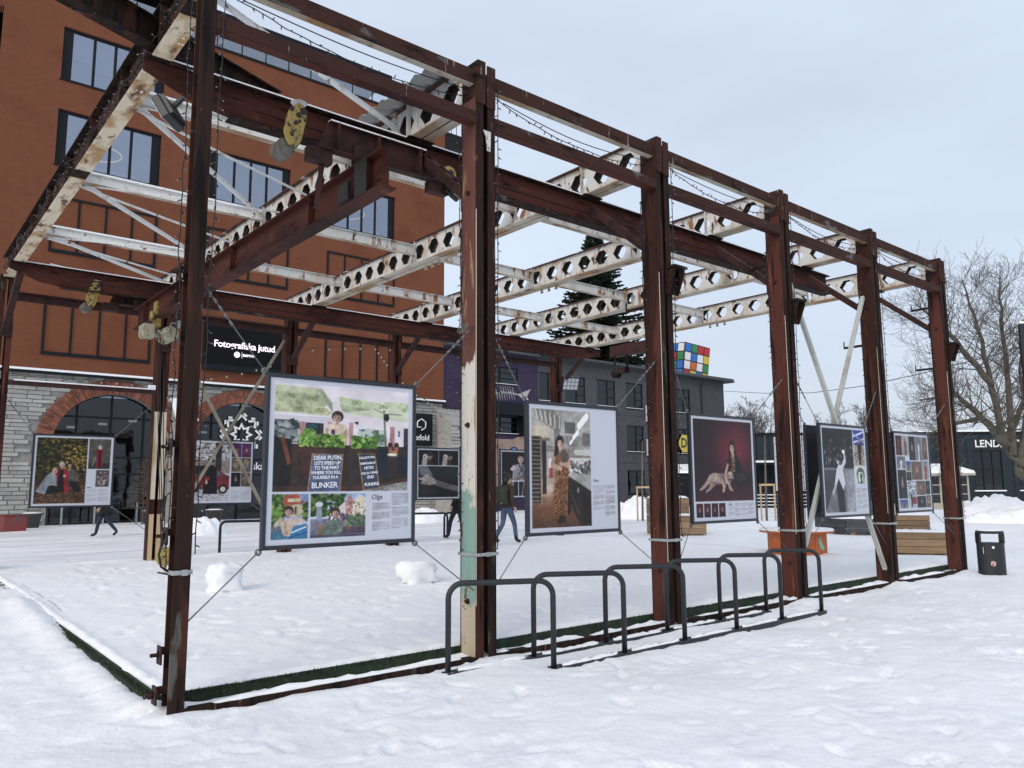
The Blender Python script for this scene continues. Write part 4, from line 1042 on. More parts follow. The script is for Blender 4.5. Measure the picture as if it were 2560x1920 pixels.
    cv.poly([(0.22, 0.60), (0.6, 0.54), (0.9, 0.56), (0.92, 0.62), (0.62, 0.66), (0.5, 0.95), (0.32, 0.9)], (206, 182, 158)); cv.line((0.25, 0.56), (0.12, 0.68), 0.05, (206, 182, 158)); face(cv, 0.455, 0.395, 0.095, 0.088, (78, 46, 38)); cv.poly([(0.34, 0.62), (0.42, 0.58), (0.46, 0.9), (0.36, 0.88)], (178, 152, 130), 0.7)
    cv.frame(0.28, 0.70, 0.655, 0.965)
    cv.grad((150, 176, 220), (210, 218, 228)); leafy(cv, -0.02, -0.05, 0.6, 0.5, 260, GREENS[:4], 0.02, 0.05)
    cv.poly([(0.62, 0.2), (0.7, 0.0), (0.78, 0.2), (0.78, 0.6), (0.62, 0.6)], (190, 130, 120)); cv.poly([(0.78, 0.16), (0.9, 0.02), (1, 0.12), (1, 0.62), (0.74, 0.6)], (214, 202, 176)); cv.speck(60, 0.66, 0.2, 1, 0.55, 0.008, 0.014, [(90, 84, 90), (120, 110, 110), (230, 225, 215)], 0.8, 1.6); cv.poly([(0.5, 0.3), (0.62, 0.18), (0.64, 0.62), (0.5, 0.62)], (200, 190, 186))
    cv.rect(0, 0.58, 1, 1, (120, 122, 146)); cv.rect(0.1, 0.26, 0.2, 0.62, (150, 160, 178)); cv.ell(0.15, 0.24, 0.07, 0.06, (190, 196, 204)); cv.speck(80, 0.3, 0.48, 0.7, 0.66, 0.01, 0.02, [(70, 60, 66), (190, 110, 110), (220, 220, 220), (60, 80, 120)], 0.8, 2.2)
    leafy(cv, 0.62, 0.5, 1, 0.8, 130, [(84, 122, 80), (120, 150, 100), (60, 90, 64)], 0.012, 0.03)
    cv.rect(0.44, 0.78, 1, 0.93, (92, 72, 92)); cv.rect(0.14, 0.72, 0.26, 0.98, (150, 116, 80)); cv.poly([(0.18, 0.9), (0.3, 0.66), (0.4, 0.6), (0.52, 0.62), (0.6, 0.76), (0.58, 0.9), (0.4, 0.95)], (104, 128, 116)); cv.speck(40, 0.25, 0.66, 0.58, 0.9, 0.01, 0.02, [(140, 160, 140), (70, 90, 100), (170, 150, 140)], 0.7); face(cv, 0.444, 0.45, 0.056, 0.082, (66, 40, 36)); cv.ell(0.69, 0.8, 0.03, 0.03, (190, 80, 76)); cv.rect(0, 0.95, 1, 1, (86, 84, 110))
    cv.frame(0, 0, 1, 1)
    g1 = (6, 12, 17); cv.paras(0.705, 0.762, 0.835, 0.94, 22, (132, 134, 142), (6, 13, 14)); cv.paras(0.845, 0.70, 0.972, 0.93, 26, (132, 134, 142), (9, 17))

def paint_kitchen(cv):
    cv.frame(0.03, 0.035, 0.68, 0.965)
    cv.grad((176, 172, 166), (150, 140, 130)); cv.grain(16, 4)
    cv.rect(0, 0.0, 1, 0.14, (168, 164, 158)); cv.poly([(0, 0.30), (1, 0.34), (1, 0.55), (0, 0.6)], (150, 140, 130)); cv.grad((168, 100, 62), (96, 58, 38), 0, 0.62, 1, 1.0)
    cv.glow(0.28, 0.66, 0.18, 0.1, (196, 176, 160), 0.9)
    for k in range(7): cv.rect(0.0, 0.10+0.0*k, 0.0, 0.1, (0, 0, 0))
    # ducts
    cv.poly([(0.0, -0.02), (0.36, 0.0), (0.50, 0.1), (0.48, 0.17), (0.34, 0.175), (0.1, 0.09)], (150, 146, 138))
    for k in range(11): cv.line((0.06+0.04*k, 0.0+0.006*k), (0.10+0.036*k, 0.08+0.009*k), 0.006, (96, 92, 86) if k % 2 else (206, 202, 192))
    cv.rect(0, 0.145, 0.30, 0.265, (196, 182, 158)); cv.rect(0, 0.245, 0.30, 0.27, (140, 126, 106)); cv.poly([(0.36, 0.17), (0.48, 0.165), (0.44, 0.3), (0.38, 0.34)], (120, 116, 110))
    cv.rect(0.55, 0.1, 0.74, 0.2, (98, 96, 92)); cv.poly([(0.48, 0.22), (0.98, 0.22), (0.98, 0.31), (0.6, 0.32)], (142, 140, 136)); cv.poly([(0.70, 0.34), (1, 0.33), (1, 0.39), (0.72, 0.385)], (190, 186, 180)); cv.rect(0.86, 0.19, 1, 0.30, (120, 118, 112))
    for (a, b, w) in (((0.80, 0.13), (0.94, 0.04), 0.032), ((0.70, 0.235), (0.78, 0.185), 0.02), ((0.64, 0.285), (0.68, 0.26), 0.014)): cv.line(a, b, w, (236, 236, 232))
    cv.rect(0.24, 0.36, 0.42, 0.56, (176, 170, 166)); cv.rect(0.27, 0.42, 0.33, 0.50, (214, 208, 210)); cv.rect(0.285, 0.5, 0.34, 0.585, (190, 60, 62))
    cv.rect(0.62, 0.41, 1, 0.53, (196, 194, 190)); cv.speck(90, 0.64, 0.44, 1, 0.55, 0.012, 0.03, [(60, 60, 62), (140, 140, 140), (220, 220, 220), (90, 86, 84)], 0.8)
    # racks
    cv.rect(0.0, 0.235, 0.16, 0.79, (66, 56, 48)); cv.rect(0.17, 0.27, 0.235, 0.72, (46, 40, 36))
    for y in np.arange(0.26, 0.78, 0.034): cv.rect(0.0, y, 0.14, y+0.010, (136, 120, 100)); cv.rect(0.0, y+0.012, 0.14, y+0.02, (36, 30, 28))
    cv.line((0.145, 0.235), (0.155, 0.8), 0.007, (168, 156, 140))
    # counter
    cv.poly([(0.57, 0.53), (1, 0.56), (1, 0.70), (0.57, 0.555)], (166, 164, 160)); cv.poly([(0.57, 0.555), (1, 0.70), (1, 1.0), (0.80, 1.0), (0.56, 0.72)], (44, 32, 28)); cv.poly([(0.85, 0.7), (0.97, 0.75), (0.97, 0.97), (0.85, 0.97)], (28, 22, 22)); cv.ell(0.77, 0.69, 0.02, 0.025, (150, 146, 140)); cv.line((0.62, 0.68), (0.78, 0.9), 0.006, (110, 80, 60))
    # woman in a long patterned dress
    cv.poly([(0.385, 0.47), (0.59, 0.47), (0.605, 0.75), (0.60, 0.91), (0.345, 0.905), (0.375, 0.66)], (146, 82, 40)); cv.speck(420, 0.35, 0.48, 0.61, 0.90, 0.006, 0.013, [(98, 50, 26), (176, 112, 62), (70, 38, 24), (190, 140, 90)], 0.75, 1.2); cv.poly([(0.60, 0.56), (0.64, 0.88), (0.58, 0.905)], (40, 22, 22))
    cv.poly([(0.375, 0.37), (0.41, 0.335), (0.57, 0.34), (0.625, 0.41), (0.60, 0.48), (0.38, 0.48)], (112, 92, 74)); cv.speck(120, 0.38, 0.34, 0.61, 0.47, 0.006, 0.014, [(150, 126, 100), (80, 62, 52), (170, 130, 90)], 0.75)
    cv.line((0.36, 0.42), (0.33, 0.475), 0.026, (206, 160, 132)); cv.line((0.33, 0.475), (0.47, 0.505), 0.022, (206, 160, 132)); cv.line((0.625, 0.44), (0.62, 0.475), 0.024, (206, 160, 132)); cv.line((0.62, 0.475), (0.47, 0.455), 0.022, (206, 160, 132)); cv.ell(0.53, 0.40, 0.07, 0.055, (96, 86, 74)); cv.ell(0.44, 0.42, 0.04, 0.04, (146, 86, 54))
    cv.poly([(0.39, 0.27), (0.45, 0.25), (0.44, 0.385), (0.365, 0.40)], (46, 28, 28)); face(cv, 0.466, 0.288, 0.044, 0.045, (46, 28, 28), look=0.3); cv.ell(0.455, 0.95, 0.04, 0.018, (30, 22, 20)); cv.ell(0.51, 0.945, 0.035, 0.016, (30, 22, 20)); cv.rect(0.44, 0.905, 0.54, 0.94, (44, 30, 28))
    cv.frame(0, 0, 1, 1)
    cv.paras(0.70, 0.635, 0.835, 0.84, 24, (140, 142, 150), (8, 14, 20)); cv.paras(0.845, 0.635, 0.965, 0.89, 30, (140, 142, 150), (4, 9, 19, 25))

def paint_dog(cv):
    cv.frame(0.035, 0.03, 0.965, 0.815)
    cv.fill((26, 6, 16)); cv.glow(0.68, 0.36, 0.34, 0.34, (150, 22, 54), 0.95); cv.glow(0.5, 1.1, 0.8, 0.28, (96, 12, 36), 0.9); cv.grain(5, 6)
    cv.ell(0.80, 0.73, 0.22, 0.09, (16, 6, 14), 0.8)
    cv.poly([(0.555, 0.50), (0.60, 0.42), (0.72, 0.42), (0.78, 0.52), (0.84, 0.66), (0.70, 0.74), (0.54, 0.72)], (18, 12, 22)); cv.poly([(0.62, 0.43), (0.68, 0.43), (0.69, 0.64), (0.62, 0.64)], (120, 84, 60)); cv.speck(40, 0.62, 0.45, 0.69, 0.64, 0.008, 0.016, [(60, 34, 30), (170, 130, 90), (110, 40, 40)], 0.8)
    cv.poly([(0.63, 0.40), (0.69, 0.40), (0.66, 0.47)], (216, 172, 150)); cv.poly([(0.59, 0.30), (0.64, 0.27), (0.62, 0.47), (0.57, 0.48)], (40, 20, 22)); cv.poly([(0.68, 0.3), (0.71, 0.34), (0.72, 0.44), (0.68, 0.42)], (40, 20, 22)); face(cv, 0.645, 0.335, 0.038, 0.058, (40, 20, 22), look=-0.2); cv.line((0.56, 0.55), (0.51, 0.68), 0.018, (206, 160, 140)); cv.poly([(0.7, 0.66), (0.86, 0.66), (0.88, 0.74), (0.74, 0.76)], (58, 36, 38))
    tan = (178, 150, 136); sh = (120, 94, 86)
    cv.poly([(0.20, 0.735), (0.235, 0.685), (0.30, 0.655), (0.40, 0.655), (0.50, 0.665), (0.56, 0.70), (0.56, 0.79), (0.46, 0.80), (0.38, 0.785), (0.30, 0.80), (0.23, 0.79)], tan)
    cv.poly([(0.215, 0.73), (0.27, 0.76), (0.16, 0.845), (0.085, 0.875), (0.075, 0.855), (0.13, 0.81)], tan); cv.poly([(0.27, 0.77), (0.34, 0.80), (0.25, 0.865), (0.175, 0.90), (0.165, 0.88), (0.22, 0.84)], (164, 136, 122))
    cv.poly([(0.46, 0.75), (0.52, 0.76), (0.50, 0.86), (0.485, 0.895), (0.445, 0.895), (0.455, 0.86)], tan); cv.poly([(0.53, 0.76), (0.59, 0.75), (0.60, 0.83), (0.645, 0.87), (0.62, 0.885), (0.57, 0.86)], (164, 136, 122))
    cv.poly([(0.24, 0.76), (0.40, 0.765), (0.48, 0.79), (0.38, 0.80), (0.28, 0.80)], sh, 0.6); cv.poly([(0.40, 0.66), (0.46, 0.66), (0.47, 0.76), (0.43, 0.77)], sh, 0.35)
    cv.ell(0.595, 0.685, 0.052, 0.052, (192, 164, 148)); cv.poly([(0.56, 0.655), (0.54, 0.70), (0.545, 0.745), (0.575, 0.71)], (140, 108, 94)); cv.poly([(0.63, 0.655), (0.66, 0.70), (0.655, 0.75), (0.625, 0.71)], (140, 108, 94)); cv.poly([(0.575, 0.70), (0.62, 0.70), (0.61, 0.765), (0.58, 0.765)], (176, 146, 130)); cv.ell(0.595, 0.735, 0.016, 0.013, (34, 24, 24)); cv.ell(0.578, 0.685, 0.007, 0.008, (30, 20, 20)); cv.ell(0.612, 0.685, 0.007, 0.008, (30, 20, 20)); cv.poly([(0.58, 0.755), (0.61, 0.755), (0.605, 0.775), (0.585, 0.775)], (90, 50, 50))
    cv.line((0.30, 0.625), (0.40, 0.66), 0.006, (34, 18, 22)); cv.line((0.48, 0.70), (0.50, 0.80), 0.008, (60, 40, 36))
    for k in range(4):
        cv.frame(0.045+0.115*k, 0.835, 0.145+0.115*k, 0.965); cv.fill((30, 8, 16)); cv.glow(0.5, 0.4, 0.5, 0.4, (110, 20, 40), 0.8); person(cv, 0.5, 0.95, 0.7, (150, 110, 100), (40, 20, 26), skirt=True, asp=1.3)
    cv.frame(0, 0, 1, 1)
    for k in range(4): cv.paras(0.54+0.108*k, 0.84+(0.03 if k == 0 else 0.0), 0.635+0.108*k, 0.965-(0.02 if k == 3 else 0), 13 if k else 10, (146, 148, 154), (4, 9))

def paint_coat(cv):
    cv.frame(0.035, 0.03, 0.70, 0.965)
    cv.fill((24, 24, 28)); cv.grain(14, 8); cv.speck(90, 0.05, 0.12, 1, 0.44, 0.012, 0.03, [(190, 192, 200), (120, 122, 132), (220, 222, 228)], 0.5, 1.8); cv.speck(120, 0, 0.0, 1, 0.3, 0.02, 0.06, [(14, 14, 18), (34, 34, 40)], 0.8)
    for x in (0.12, 0.3, 0.42, 0.62, 0.8, 0.93): cv.rect(x, 0.1, x+0.045, 0.48, (20, 20, 24))
    cv.rect(0, 0.47, 1, 1, (120, 122, 132)); cv.poly([(0, 0.5), (0.45, 0.5), (0.1, 0.9), (0, 1)], (66, 68, 76)); cv.poly([(0.7, 0.5), (1, 0.48), (1, 1), (0.7, 1)], (152, 154, 166)); cv.grain(10, 20)
    cv.poly([(0.36, 0.56), (0.60, 0.56), (0.64, 1.0), (0.42, 1.0)], (34, 34, 40)); cv.poly([(0.40, 0.50), (0.48, 0.43), (0.60, 0.44), (0.68, 0.66), (0.60, 0.74), (0.46, 0.60), (0.36, 0.72), (0.32, 0.68)], (196, 198, 206)); cv.line((0.60, 0.46), (0.70, 0.38), 0.035, (190, 192, 200)); cv.line((0.70, 0.38), (0.69, 0.30), 0.024, (190, 192, 200)); cv.ell(0.665, 0.275, 0.05, 0.025, (226, 226, 230)); cv.line((0.38, 0.66), (0.26, 0.78), 0.022, (176, 178, 186)); cv.ell(0.47, 0.385, 0.05, 0.048, (180, 180, 186)); cv.ell(0.48, 0.36, 0.045, 0.03, (60, 60, 66))
    cv.frame(0.715, 0.03, 0.965, 0.44); cv.fill((38, 62, 170)); cv.line((-0.1, 0.2), (1.1, 0.02), 0.03, (190, 200, 226)); cv.line((-0.1, 0.36), (1.1, 0.22), 0.03, (170, 190, 226)); cv.line((0, 0.1), (1, 0.34), 0.02, (150, 170, 220)); cv.rect(0, 0.42, 1, 1, (176, 160, 138)); cv.grain(18, 9); cv.speck(40, 0, 0.6, 1, 0.95, 0.03, 0.06, [(70, 60, 56), (210, 196, 176)], 0.8); person(cv, 0.55, 0.97, 0.72, (26, 26, 34), (22, 22, 28), asp=1.7)
    cv.frame(0.725, 0.455, 0.965, 0.65); cv.fill((196, 200, 190)); cv.ell(0.5, 0.5, 0.4, 0.46, (96, 110, 92)); cv.rect(0.16, 0.45, 0.84, 1, (150, 160, 150)); cv.rect(0.3, 0.3, 0.7, 0.9, (206, 212, 206)); person(cv, 0.55, 0.98, 0.7, (40, 90, 60), (30, 80, 52), skirt=True, asp=0.9)
    cv.frame(0, 0, 1, 1); cv.paras(0.725, 0.70, 0.84, 0.94, 20, (150, 152, 160), (5, 10, 16)); cv.paras(0.855, 0.70, 0.965, 0.93, 20, (150, 152, 160), (4, 10, 15))

def cellpic(cv, kind):
    rs = cv.rs
    if kind == 'red': cv.fill((40, 10, 14)); cv.glow(0.5, 0.5, 0.5, 0.5, (110, 20, 30), 0.7); person(cv, 0.5, 0.97, 0.8, (170, 30, 36), (120, 20, 28), skirt=True, asp=1.1)
    elif kind == 'dark': cv.fill((24, 24, 30)); cv.grain(16, 5); person(cv, 0.5, 0.97, 0.75, (140, 130, 124), (60, 52, 54), asp=1.1)
    elif kind == 'white': cv.fill((110, 114, 122)); cv.grain(20, 5); person(cv, 0.5, 0.99, 0.8, (206, 206, 212), (190, 190, 198), skirt=True, asp=1.1)
    elif kind == 'brown': cv.fill((104, 82, 70)); cv.glow(0.5, 0.5, 0.6, 0.6, (136, 108, 92), 0.6); person(cv, 0.52, 1.0, 0.8, (190, 140, 112), (110, 60, 44), asp=0.9)
    elif kind == 'blue': cv.grad((36, 62, 160), (150, 140, 120)); person(cv, 0.5, 0.98, 0.6, (50, 50, 60), (30, 30, 36), asp=1.0)
    elif kind == 'snow': cv.fill((160, 166, 178)); leafy(cv, 0, 0, 1, 0.5, 60, [(90, 96, 104), (210, 214, 222)], 0.04, 0.1); cv.rect(0.4, 0.6, 1, 0.85, (150, 36, 48)); person(cv, 0.4, 0.95, 0.55, (24, 24, 34), (24, 24, 34), skirt=True, asp=1.0)
    elif kind == 'violet': cv.fill((70, 26, 92)); cv.glow(0.5, 0.6, 0.5, 0.4, (160, 60, 130), 0.8); cv.ell(0.5, 0.45, 0.16, 0.2, (60, 26, 30)); cv.ell(0.5, 0.5, 0.1, 0.14, (196, 140, 130)); cv.poly([(0.2, 1), (0.35, 0.66), (0.65, 0.66), (0.8, 1)], (120, 50, 60))
    elif kind == 'sepia': cv.fill((112, 96, 82)); cv.grain(22, 4); cv.ell(0.5, 0.42, 0.3, 0.32, (190, 172, 150), 0.8); cv.speck(30, 0.2, 0.2, 0.8, 0.8, 0.04, 0.1, [(84, 66, 54), (150, 128, 108)], 0.6)
    elif kind == 'red2': cv.fill((150, 158, 158)); person(cv, 0.5, 0.98, 0.85, (170, 30, 40), (170, 30, 40), skirt=True, asp=1.4)

def paint_collage(cv):
    rows = [[(.04, .03, .21, .285, 'red'), (.225, .03, .40, .285, 'red2'), (.415, .03, .60, .345, 'dark'), (.615, .03, .79, .345, 'white'), (.805, .03, .965, .33, 'brown')], [(.04, .30, .28, .46, 'white'), (.295, .36, .43, .49, 'blue'), (.445, .36, .76, .60, 'brown'), (.775, .345, .965, .60, 'red2'), (.295, .50, .43, .61, 'dark')], [(.04, .475, .28, .84, 'dark'), (.295, .62, .54, .965, 'snow'), (.555, .615, .82, .80, 'brown'), (.835, .615, .965, .79, 'dark')], [(.055, .855, .28, .965, 'blue'), (.555, .815, .82, .965, 'dark'), (.835, .805, .965, .965, 'sepia')]]
    for r in rows:
        for (a, b, c_, d, k) in r: cv.frame(a, b, c_, d); cellpic(cv, k)

def paint_autumn(cv):
    cv.frame(0.03, 0.03, 0.66, 0.965); cv.fill((34, 34, 20)); leafy(cv, 0, 0, 1, 0.62, 700, [(60, 60, 26), (96, 88, 32), (28, 34, 18), (130, 108, 34), (20, 24, 16)], 0.012, 0.035); leafy(cv, 0.5, 0.1, 1, 0.5, 140, [(170, 136, 44), (196, 158, 58), (120, 100, 36)], 0.012, 0.03); cv.rect(0, 0.62, 1, 1, (74, 48, 30)); cv.speck(500, 0, 0.74, 1, 1, 0.008, 0.02, [(130, 84, 46), (160, 112, 66), (70, 44, 28), (186, 140, 96)], 0.8, 0.5); cv.speck(120, 0, 0.55, 1, 0.76, 0.01, 0.03, [(60, 42, 26), (90, 60, 36)], 0.7, 0.7)
    cv.poly([(0.60, 0.52), (0.74, 0.47), (0.84, 0.55), (0.86, 0.72), (0.66, 0.70)], (96, 90, 82)); cv.poly([(0.66, 0.66), (0.84, 0.66), (0.92, 0.82), (0.78, 0.83)], (22, 22, 26)); face(cv, 0.665, 0.42, 0.034, 0.036, (56, 30, 28))
    cv.poly([(0.36, 0.50), (0.46, 0.46), (0.58, 0.47), (0.66, 0.56), (0.62, 0.64), (0.70, 0.82), (0.58, 0.84), (0.40, 0.76)], (176, 26, 40)); cv.poly([(0.47, 0.47), (0.54, 0.47), (0.58, 0.83), (0.42, 0.83)], (22, 20, 26)); face(cv, 0.51, 0.418, 0.036, 0.038, (170, 166, 162)); cv.ell(0.57, 0.58, 0.03, 0.022, (206, 162, 142))
    cv.poly([(0.22, 0.58), (0.32, 0.52), (0.42, 0.58), (0.42, 0.74), (0.2, 0.86), (0.03, 0.82), (0.12, 0.7)], (146, 156, 168)); cv.poly([(0.26, 0.74), (0.44, 0.7), (0.46, 0.84), (0.22, 0.86)], (24, 24, 30)); face(cv, 0.375, 0.51, 0.036, 0.037, (176, 140, 104)); cv.line((0.3, 0.68), (0.42, 0.72), 0.02, (130, 140, 152))
    cv.frame(0.68, 0.03, 0.965, 0.47); cv.fill((92, 88, 84)); cv.grain(22, 9); cv.rect(0, 0.8, 1, 1, (50, 54, 38)); person(cv, 0.5, 0.95, 0.72, (168, 26, 38), (150, 22, 34), hair=(190, 186, 180), skirt=True, asp=1.5, wide=1.1); cv.rect(0.46, 0.36, 0.56, 0.95, (26, 22, 28)); cv.line((0.32, 0.6), (0.18, 0.9), 0.012, (170, 170, 170))
    cv.frame(0.79, 0.485, 0.965, 0.73); cv.fill((96, 84, 90)); cv.grain(30, 6); cv.speck(50, 0.1, 0.1, 0.9, 0.9, 0.05, 0.1, [(190, 178, 180), (60, 48, 52), (150, 130, 136)], 0.7)
    cv.frame(0, 0, 1, 1); cv.rect(0.68, 0.735, 0.735, 0.75, (110, 112, 120)); cv.paras(0.68, 0.765, 0.81, 0.95, 15, (160, 163, 172), (4, 9)); cv.paras(0.83, 0.765, 0.965, 0.95, 15, (160, 163, 172), (3, 8))

def paint_redcar(cv):
    cv.frame(0.03, 0.03, 0.63, 0.965); cv.fill((168, 168, 172)); leafy(cv, 0, 0, 1, 0.45, 380, [(196, 200, 206), (120, 116, 112), (210, 214, 222), (90, 84, 82)], 0.014, 0.04); cv.rect(0, 0.3, 1, 0.52, (150, 136, 130)); cv.rect(0.62, 0.0, 0.78, 0.6, (60, 54, 54)); cv.rect(0.0, 0.4, 0.55, 0.52, (40, 40, 46)); cv.grain(12, 10); cv.rect(0, 0.76, 1, 1, (176, 178, 188)); cv.speck(140, 0, 0.76, 1, 1, 0.01, 0.03, [(120, 104, 98), (200, 204, 214), (90, 74, 66)], 0.7, 0.4)
    cv.poly([(0.0, 0.60), (0.1, 0.5), (0.7, 0.46), (0.86, 0.54), (1, 0.58), (1, 0.80), (0, 0.80)], (140, 34, 50)); cv.poly([(0.08, 0.58), (0.16, 0.51), (0.4, 0.5), (0.4, 0.58)], (80, 84, 92)); cv.poly([(0.6, 0.49), (0.76, 0.5), (0.84, 0.58), (0.6, 0.58)], (90, 94, 102)); cv.ell(0.84, 0.8, 0.12, 0.08, (30, 28, 30)); cv.ell(0.84, 0.8, 0.07, 0.046, (190, 184, 176)); cv.ell(0.12, 0.79, 0.1, 0.06, (30, 28, 30))
    cv.poly([(0.42, 0.42), (0.56, 0.38), (0.66, 0.46), (0.70, 0.88), (0.32, 0.88), (0.38, 0.6)], (20, 18, 28)); cv.ell(0.51, 0.35, 0.05, 0.045, (206, 164, 146)); cv.ell(0.51, 0.315, 0.09, 0.022, (34, 24, 28)); cv.rect(0.45, 0.28, 0.57, 0.32, (34, 24, 28)); cv.ell(0.42, 0.62, 0.06, 0.04, (190, 50, 44)); cv.ell(0.41, 0.68, 0.03, 0.04, (214, 176, 150))
    cells = ['violet', 'violet', 'sepia', 'sepia', 'dark', 'sepia']
    for k, kd in enumerate(cells):
        x = 0.66+0.16*(k % 2); y = 0.03+0.24*(k//2); cv.frame(x, y, x+0.148, y+0.228); cellpic(cv, kd)
    cv.frame(0, 0, 1, 1); cv.paras(0.66, 0.80, 0.80, 0.955, 12, (160, 163, 172), (4,)); cv.paras(0.82, 0.80, 0.965, 0.955, 12, (160, 163, 172), (7,))

def paint_hand(cv):
    for k in range(2):
        cv.frame(0.03+0.475*k, 0.03, 0.495+0.475*k, 0.33); cv.fill((16, 16, 20)); cv.poly([(0.15, 1), (0.2, 0.6), (0.35, 0.4), (0.45, 0.7), (0.4, 1)], (170, 160, 156)); cv.ell(0.55, 0.4, 0.15, 0.26, (150, 130, 122)); cv.ell(0.55, 0.26, 0.16, 0.14, (50, 44, 44)); cv.poly([(0.4, 1), (0.48, 0.66), (0.64, 0.66), (0.74, 1)], (60, 52, 54)); cv.ell(0.33, 0.45, 0.12, 0.2, (186, 178, 170)); cv.ell(0.30, 0.47, 0.03, 0.05, (26, 24, 28))
    cv.frame(0.03, 0.35, 0.97, 0.97); cv.grad((44, 48, 54), (20, 22, 26)); cv.poly([(0.0, 0.0), (0.22, 0.0), (0.36, 0.30), (0.06, 0.3)], (110, 116, 122)); cv.glow(0.15, 0.8, 0.3, 0.3, (70, 68, 68), 0.6); cv.poly([(0.40, 0.42), (0.72, 0.55), (1.02, 0.66), (1.02, 0.84), (0.6, 0.70), (0.40, 0.60)], (112, 104, 100)); cv.poly([(0.08, 0.38), (0.2, 0.24), (0.40, 0.40), (0.44, 0.56), (0.26, 0.62), (0.1, 0.54)], (166, 154, 148)); cv.line((0.04, 0.4), (0.2, 0.46), 0.03, (176, 164, 156)); cv.line((0.08, 0.54), (0.22, 0.58), 0.03, (150, 138, 132))
    for x in (0.5, 0.55, 0.6, 0.65, 0.7, 0.75): cv.line((x, 0.46+(x-0.5)*0.4), (x-0.02, 0.66+(x-0.5)*0.4), 0.006, (60, 54, 54))

def paint_tattoo(cv):
    cv.frame(0.03, 0.03, 0.97, 0.64); cv.fill((18, 18, 24)); cv.poly([(0.34, 0.5), (0.46, 0.42), (0.66, 0.42), (0.84, 0.54), (0.9, 1), (0.3, 1)], (150, 152, 160)); cv.poly([(0.24, 0.6), (0.36, 0.44), (0.42, 0.6), (0.3, 0.68)], (206, 176, 182)); cv.line((0.5, 0.44), (0.66, 0.8), 0.012, (24, 24, 30)); cv.line((0.66, 0.46), (0.5, 0.8), 0.012, (24, 24, 30)); cv.poly([(0.42, 0.3), (0.44, 0.04), (0.56, 0.0), (0.72, 0.06), (0.74, 0.44), (0.66, 0.4), (0.48, 0.36)], (36, 24, 26)); face(cv, 0.56, 0.24, 0.085, 0.14, (36, 24, 26), (206, 174, 164)); cv.line((0.74, 0.72), (0.80, 0.52), 0.04, (196, 160, 146)); cv.line((0.4, 0.96), (0.6, 0.88), 0.05, (150, 120, 108)); cv.speck(60, 0.6, 0.6, 0.86, 1, 0.012, 0.03, [(70, 60, 60), (120, 100, 94)], 0.7)
    for (a, b) in ((0.03, 0.48), (0.50, 0.72), (0.74, 0.97)): cv.frame(a, 0.665, b, 0.97); cv.fill((28, 28, 34)); cv.grain(20, 3); cv.line((0.7, 0.0), (0.4, 1.0), 0.09, (150, 126, 116)); cv.speck(20, 0.3, 0.2, 0.8, 0.9, 0.03, 0.06, [(50, 44, 46), (90, 76, 72)], 0.8)

panel_group = 'photo panels strung between the posts'
def photo_panel(label, x0, x1, y, z0, z1, painter, res, seed, facing=-1, wires=None, depth=0.045):
    """framed photo panel in the plane y; facing -1 prints on the side towards -y"""
    t = thing('photo_panel', label, 'photo panel', ((x0+x1)/2, y, z0), panel_group)
    w = 0.032
    f = MB()
    f.box((x0, y, z0), (x0+w, y+depth, z1)); f.box((x1-w, y, z0), (x1, y+depth, z1)); f.box((x0+w, y, z0), (x1-w, y+depth, z0+w)); f.box((x0+w, y, z1-w), (x1-w, y+depth, z1))
    f.build('frame', m_frame, t, bevel=0.003)
    b = MB(); b.box((x0+w, y+0.014, z0+w), (x1-w, y+depth-0.008, z1-w)); b.build('backing', m_frame, t)
    if painter:
        cv = Canvas(res[0], res[1], (186, 192, 206), seed); painter(cv)
        print_sheet('print', cv, (x0+w, y+0.010, z0+w), (1, 0, 0), (0, 0, 1), x1-x0-2*w, z1-z0-2*w, t)
    for (cx, cz, tx, ty, tz) in (wires or []):
        q = MB(); a = V((cx, y+depth/2, cz)); e2 = V((tx, ty, tz)); q.tube([a, e2], 0.005, 5); q.lathe([(0.012, -0.006), (0.026, -0.006), (0.026, 0.006), (0.012, 0.006)], (a.x, a.y, a.z), 10, axis='y')
        if tz > cz:
            for k in range(5):
                m0 = a.lerp(e2, 0.52+0.085*k); m1 = a.lerp(e2, 0.52+0.085*k+0.05); q.tube([m0, m1], 0.011, 6)
        q.build('tie_wire', m_cable, t)
    return t

def ties(x0, x1, z0, z1, pl, pr, y=0.06, up_=0.62, dn=0.46):
    return [(x0-0.012, z1+0.012, pl, y, z1+up_), (x1+0.012, z1+0.012, pr, y, z1+up_), (x0-0.012, z0-0.012, pl, y, z0-dn), (x1+0.012, z0-0.012, pr, y, z0-dn)]

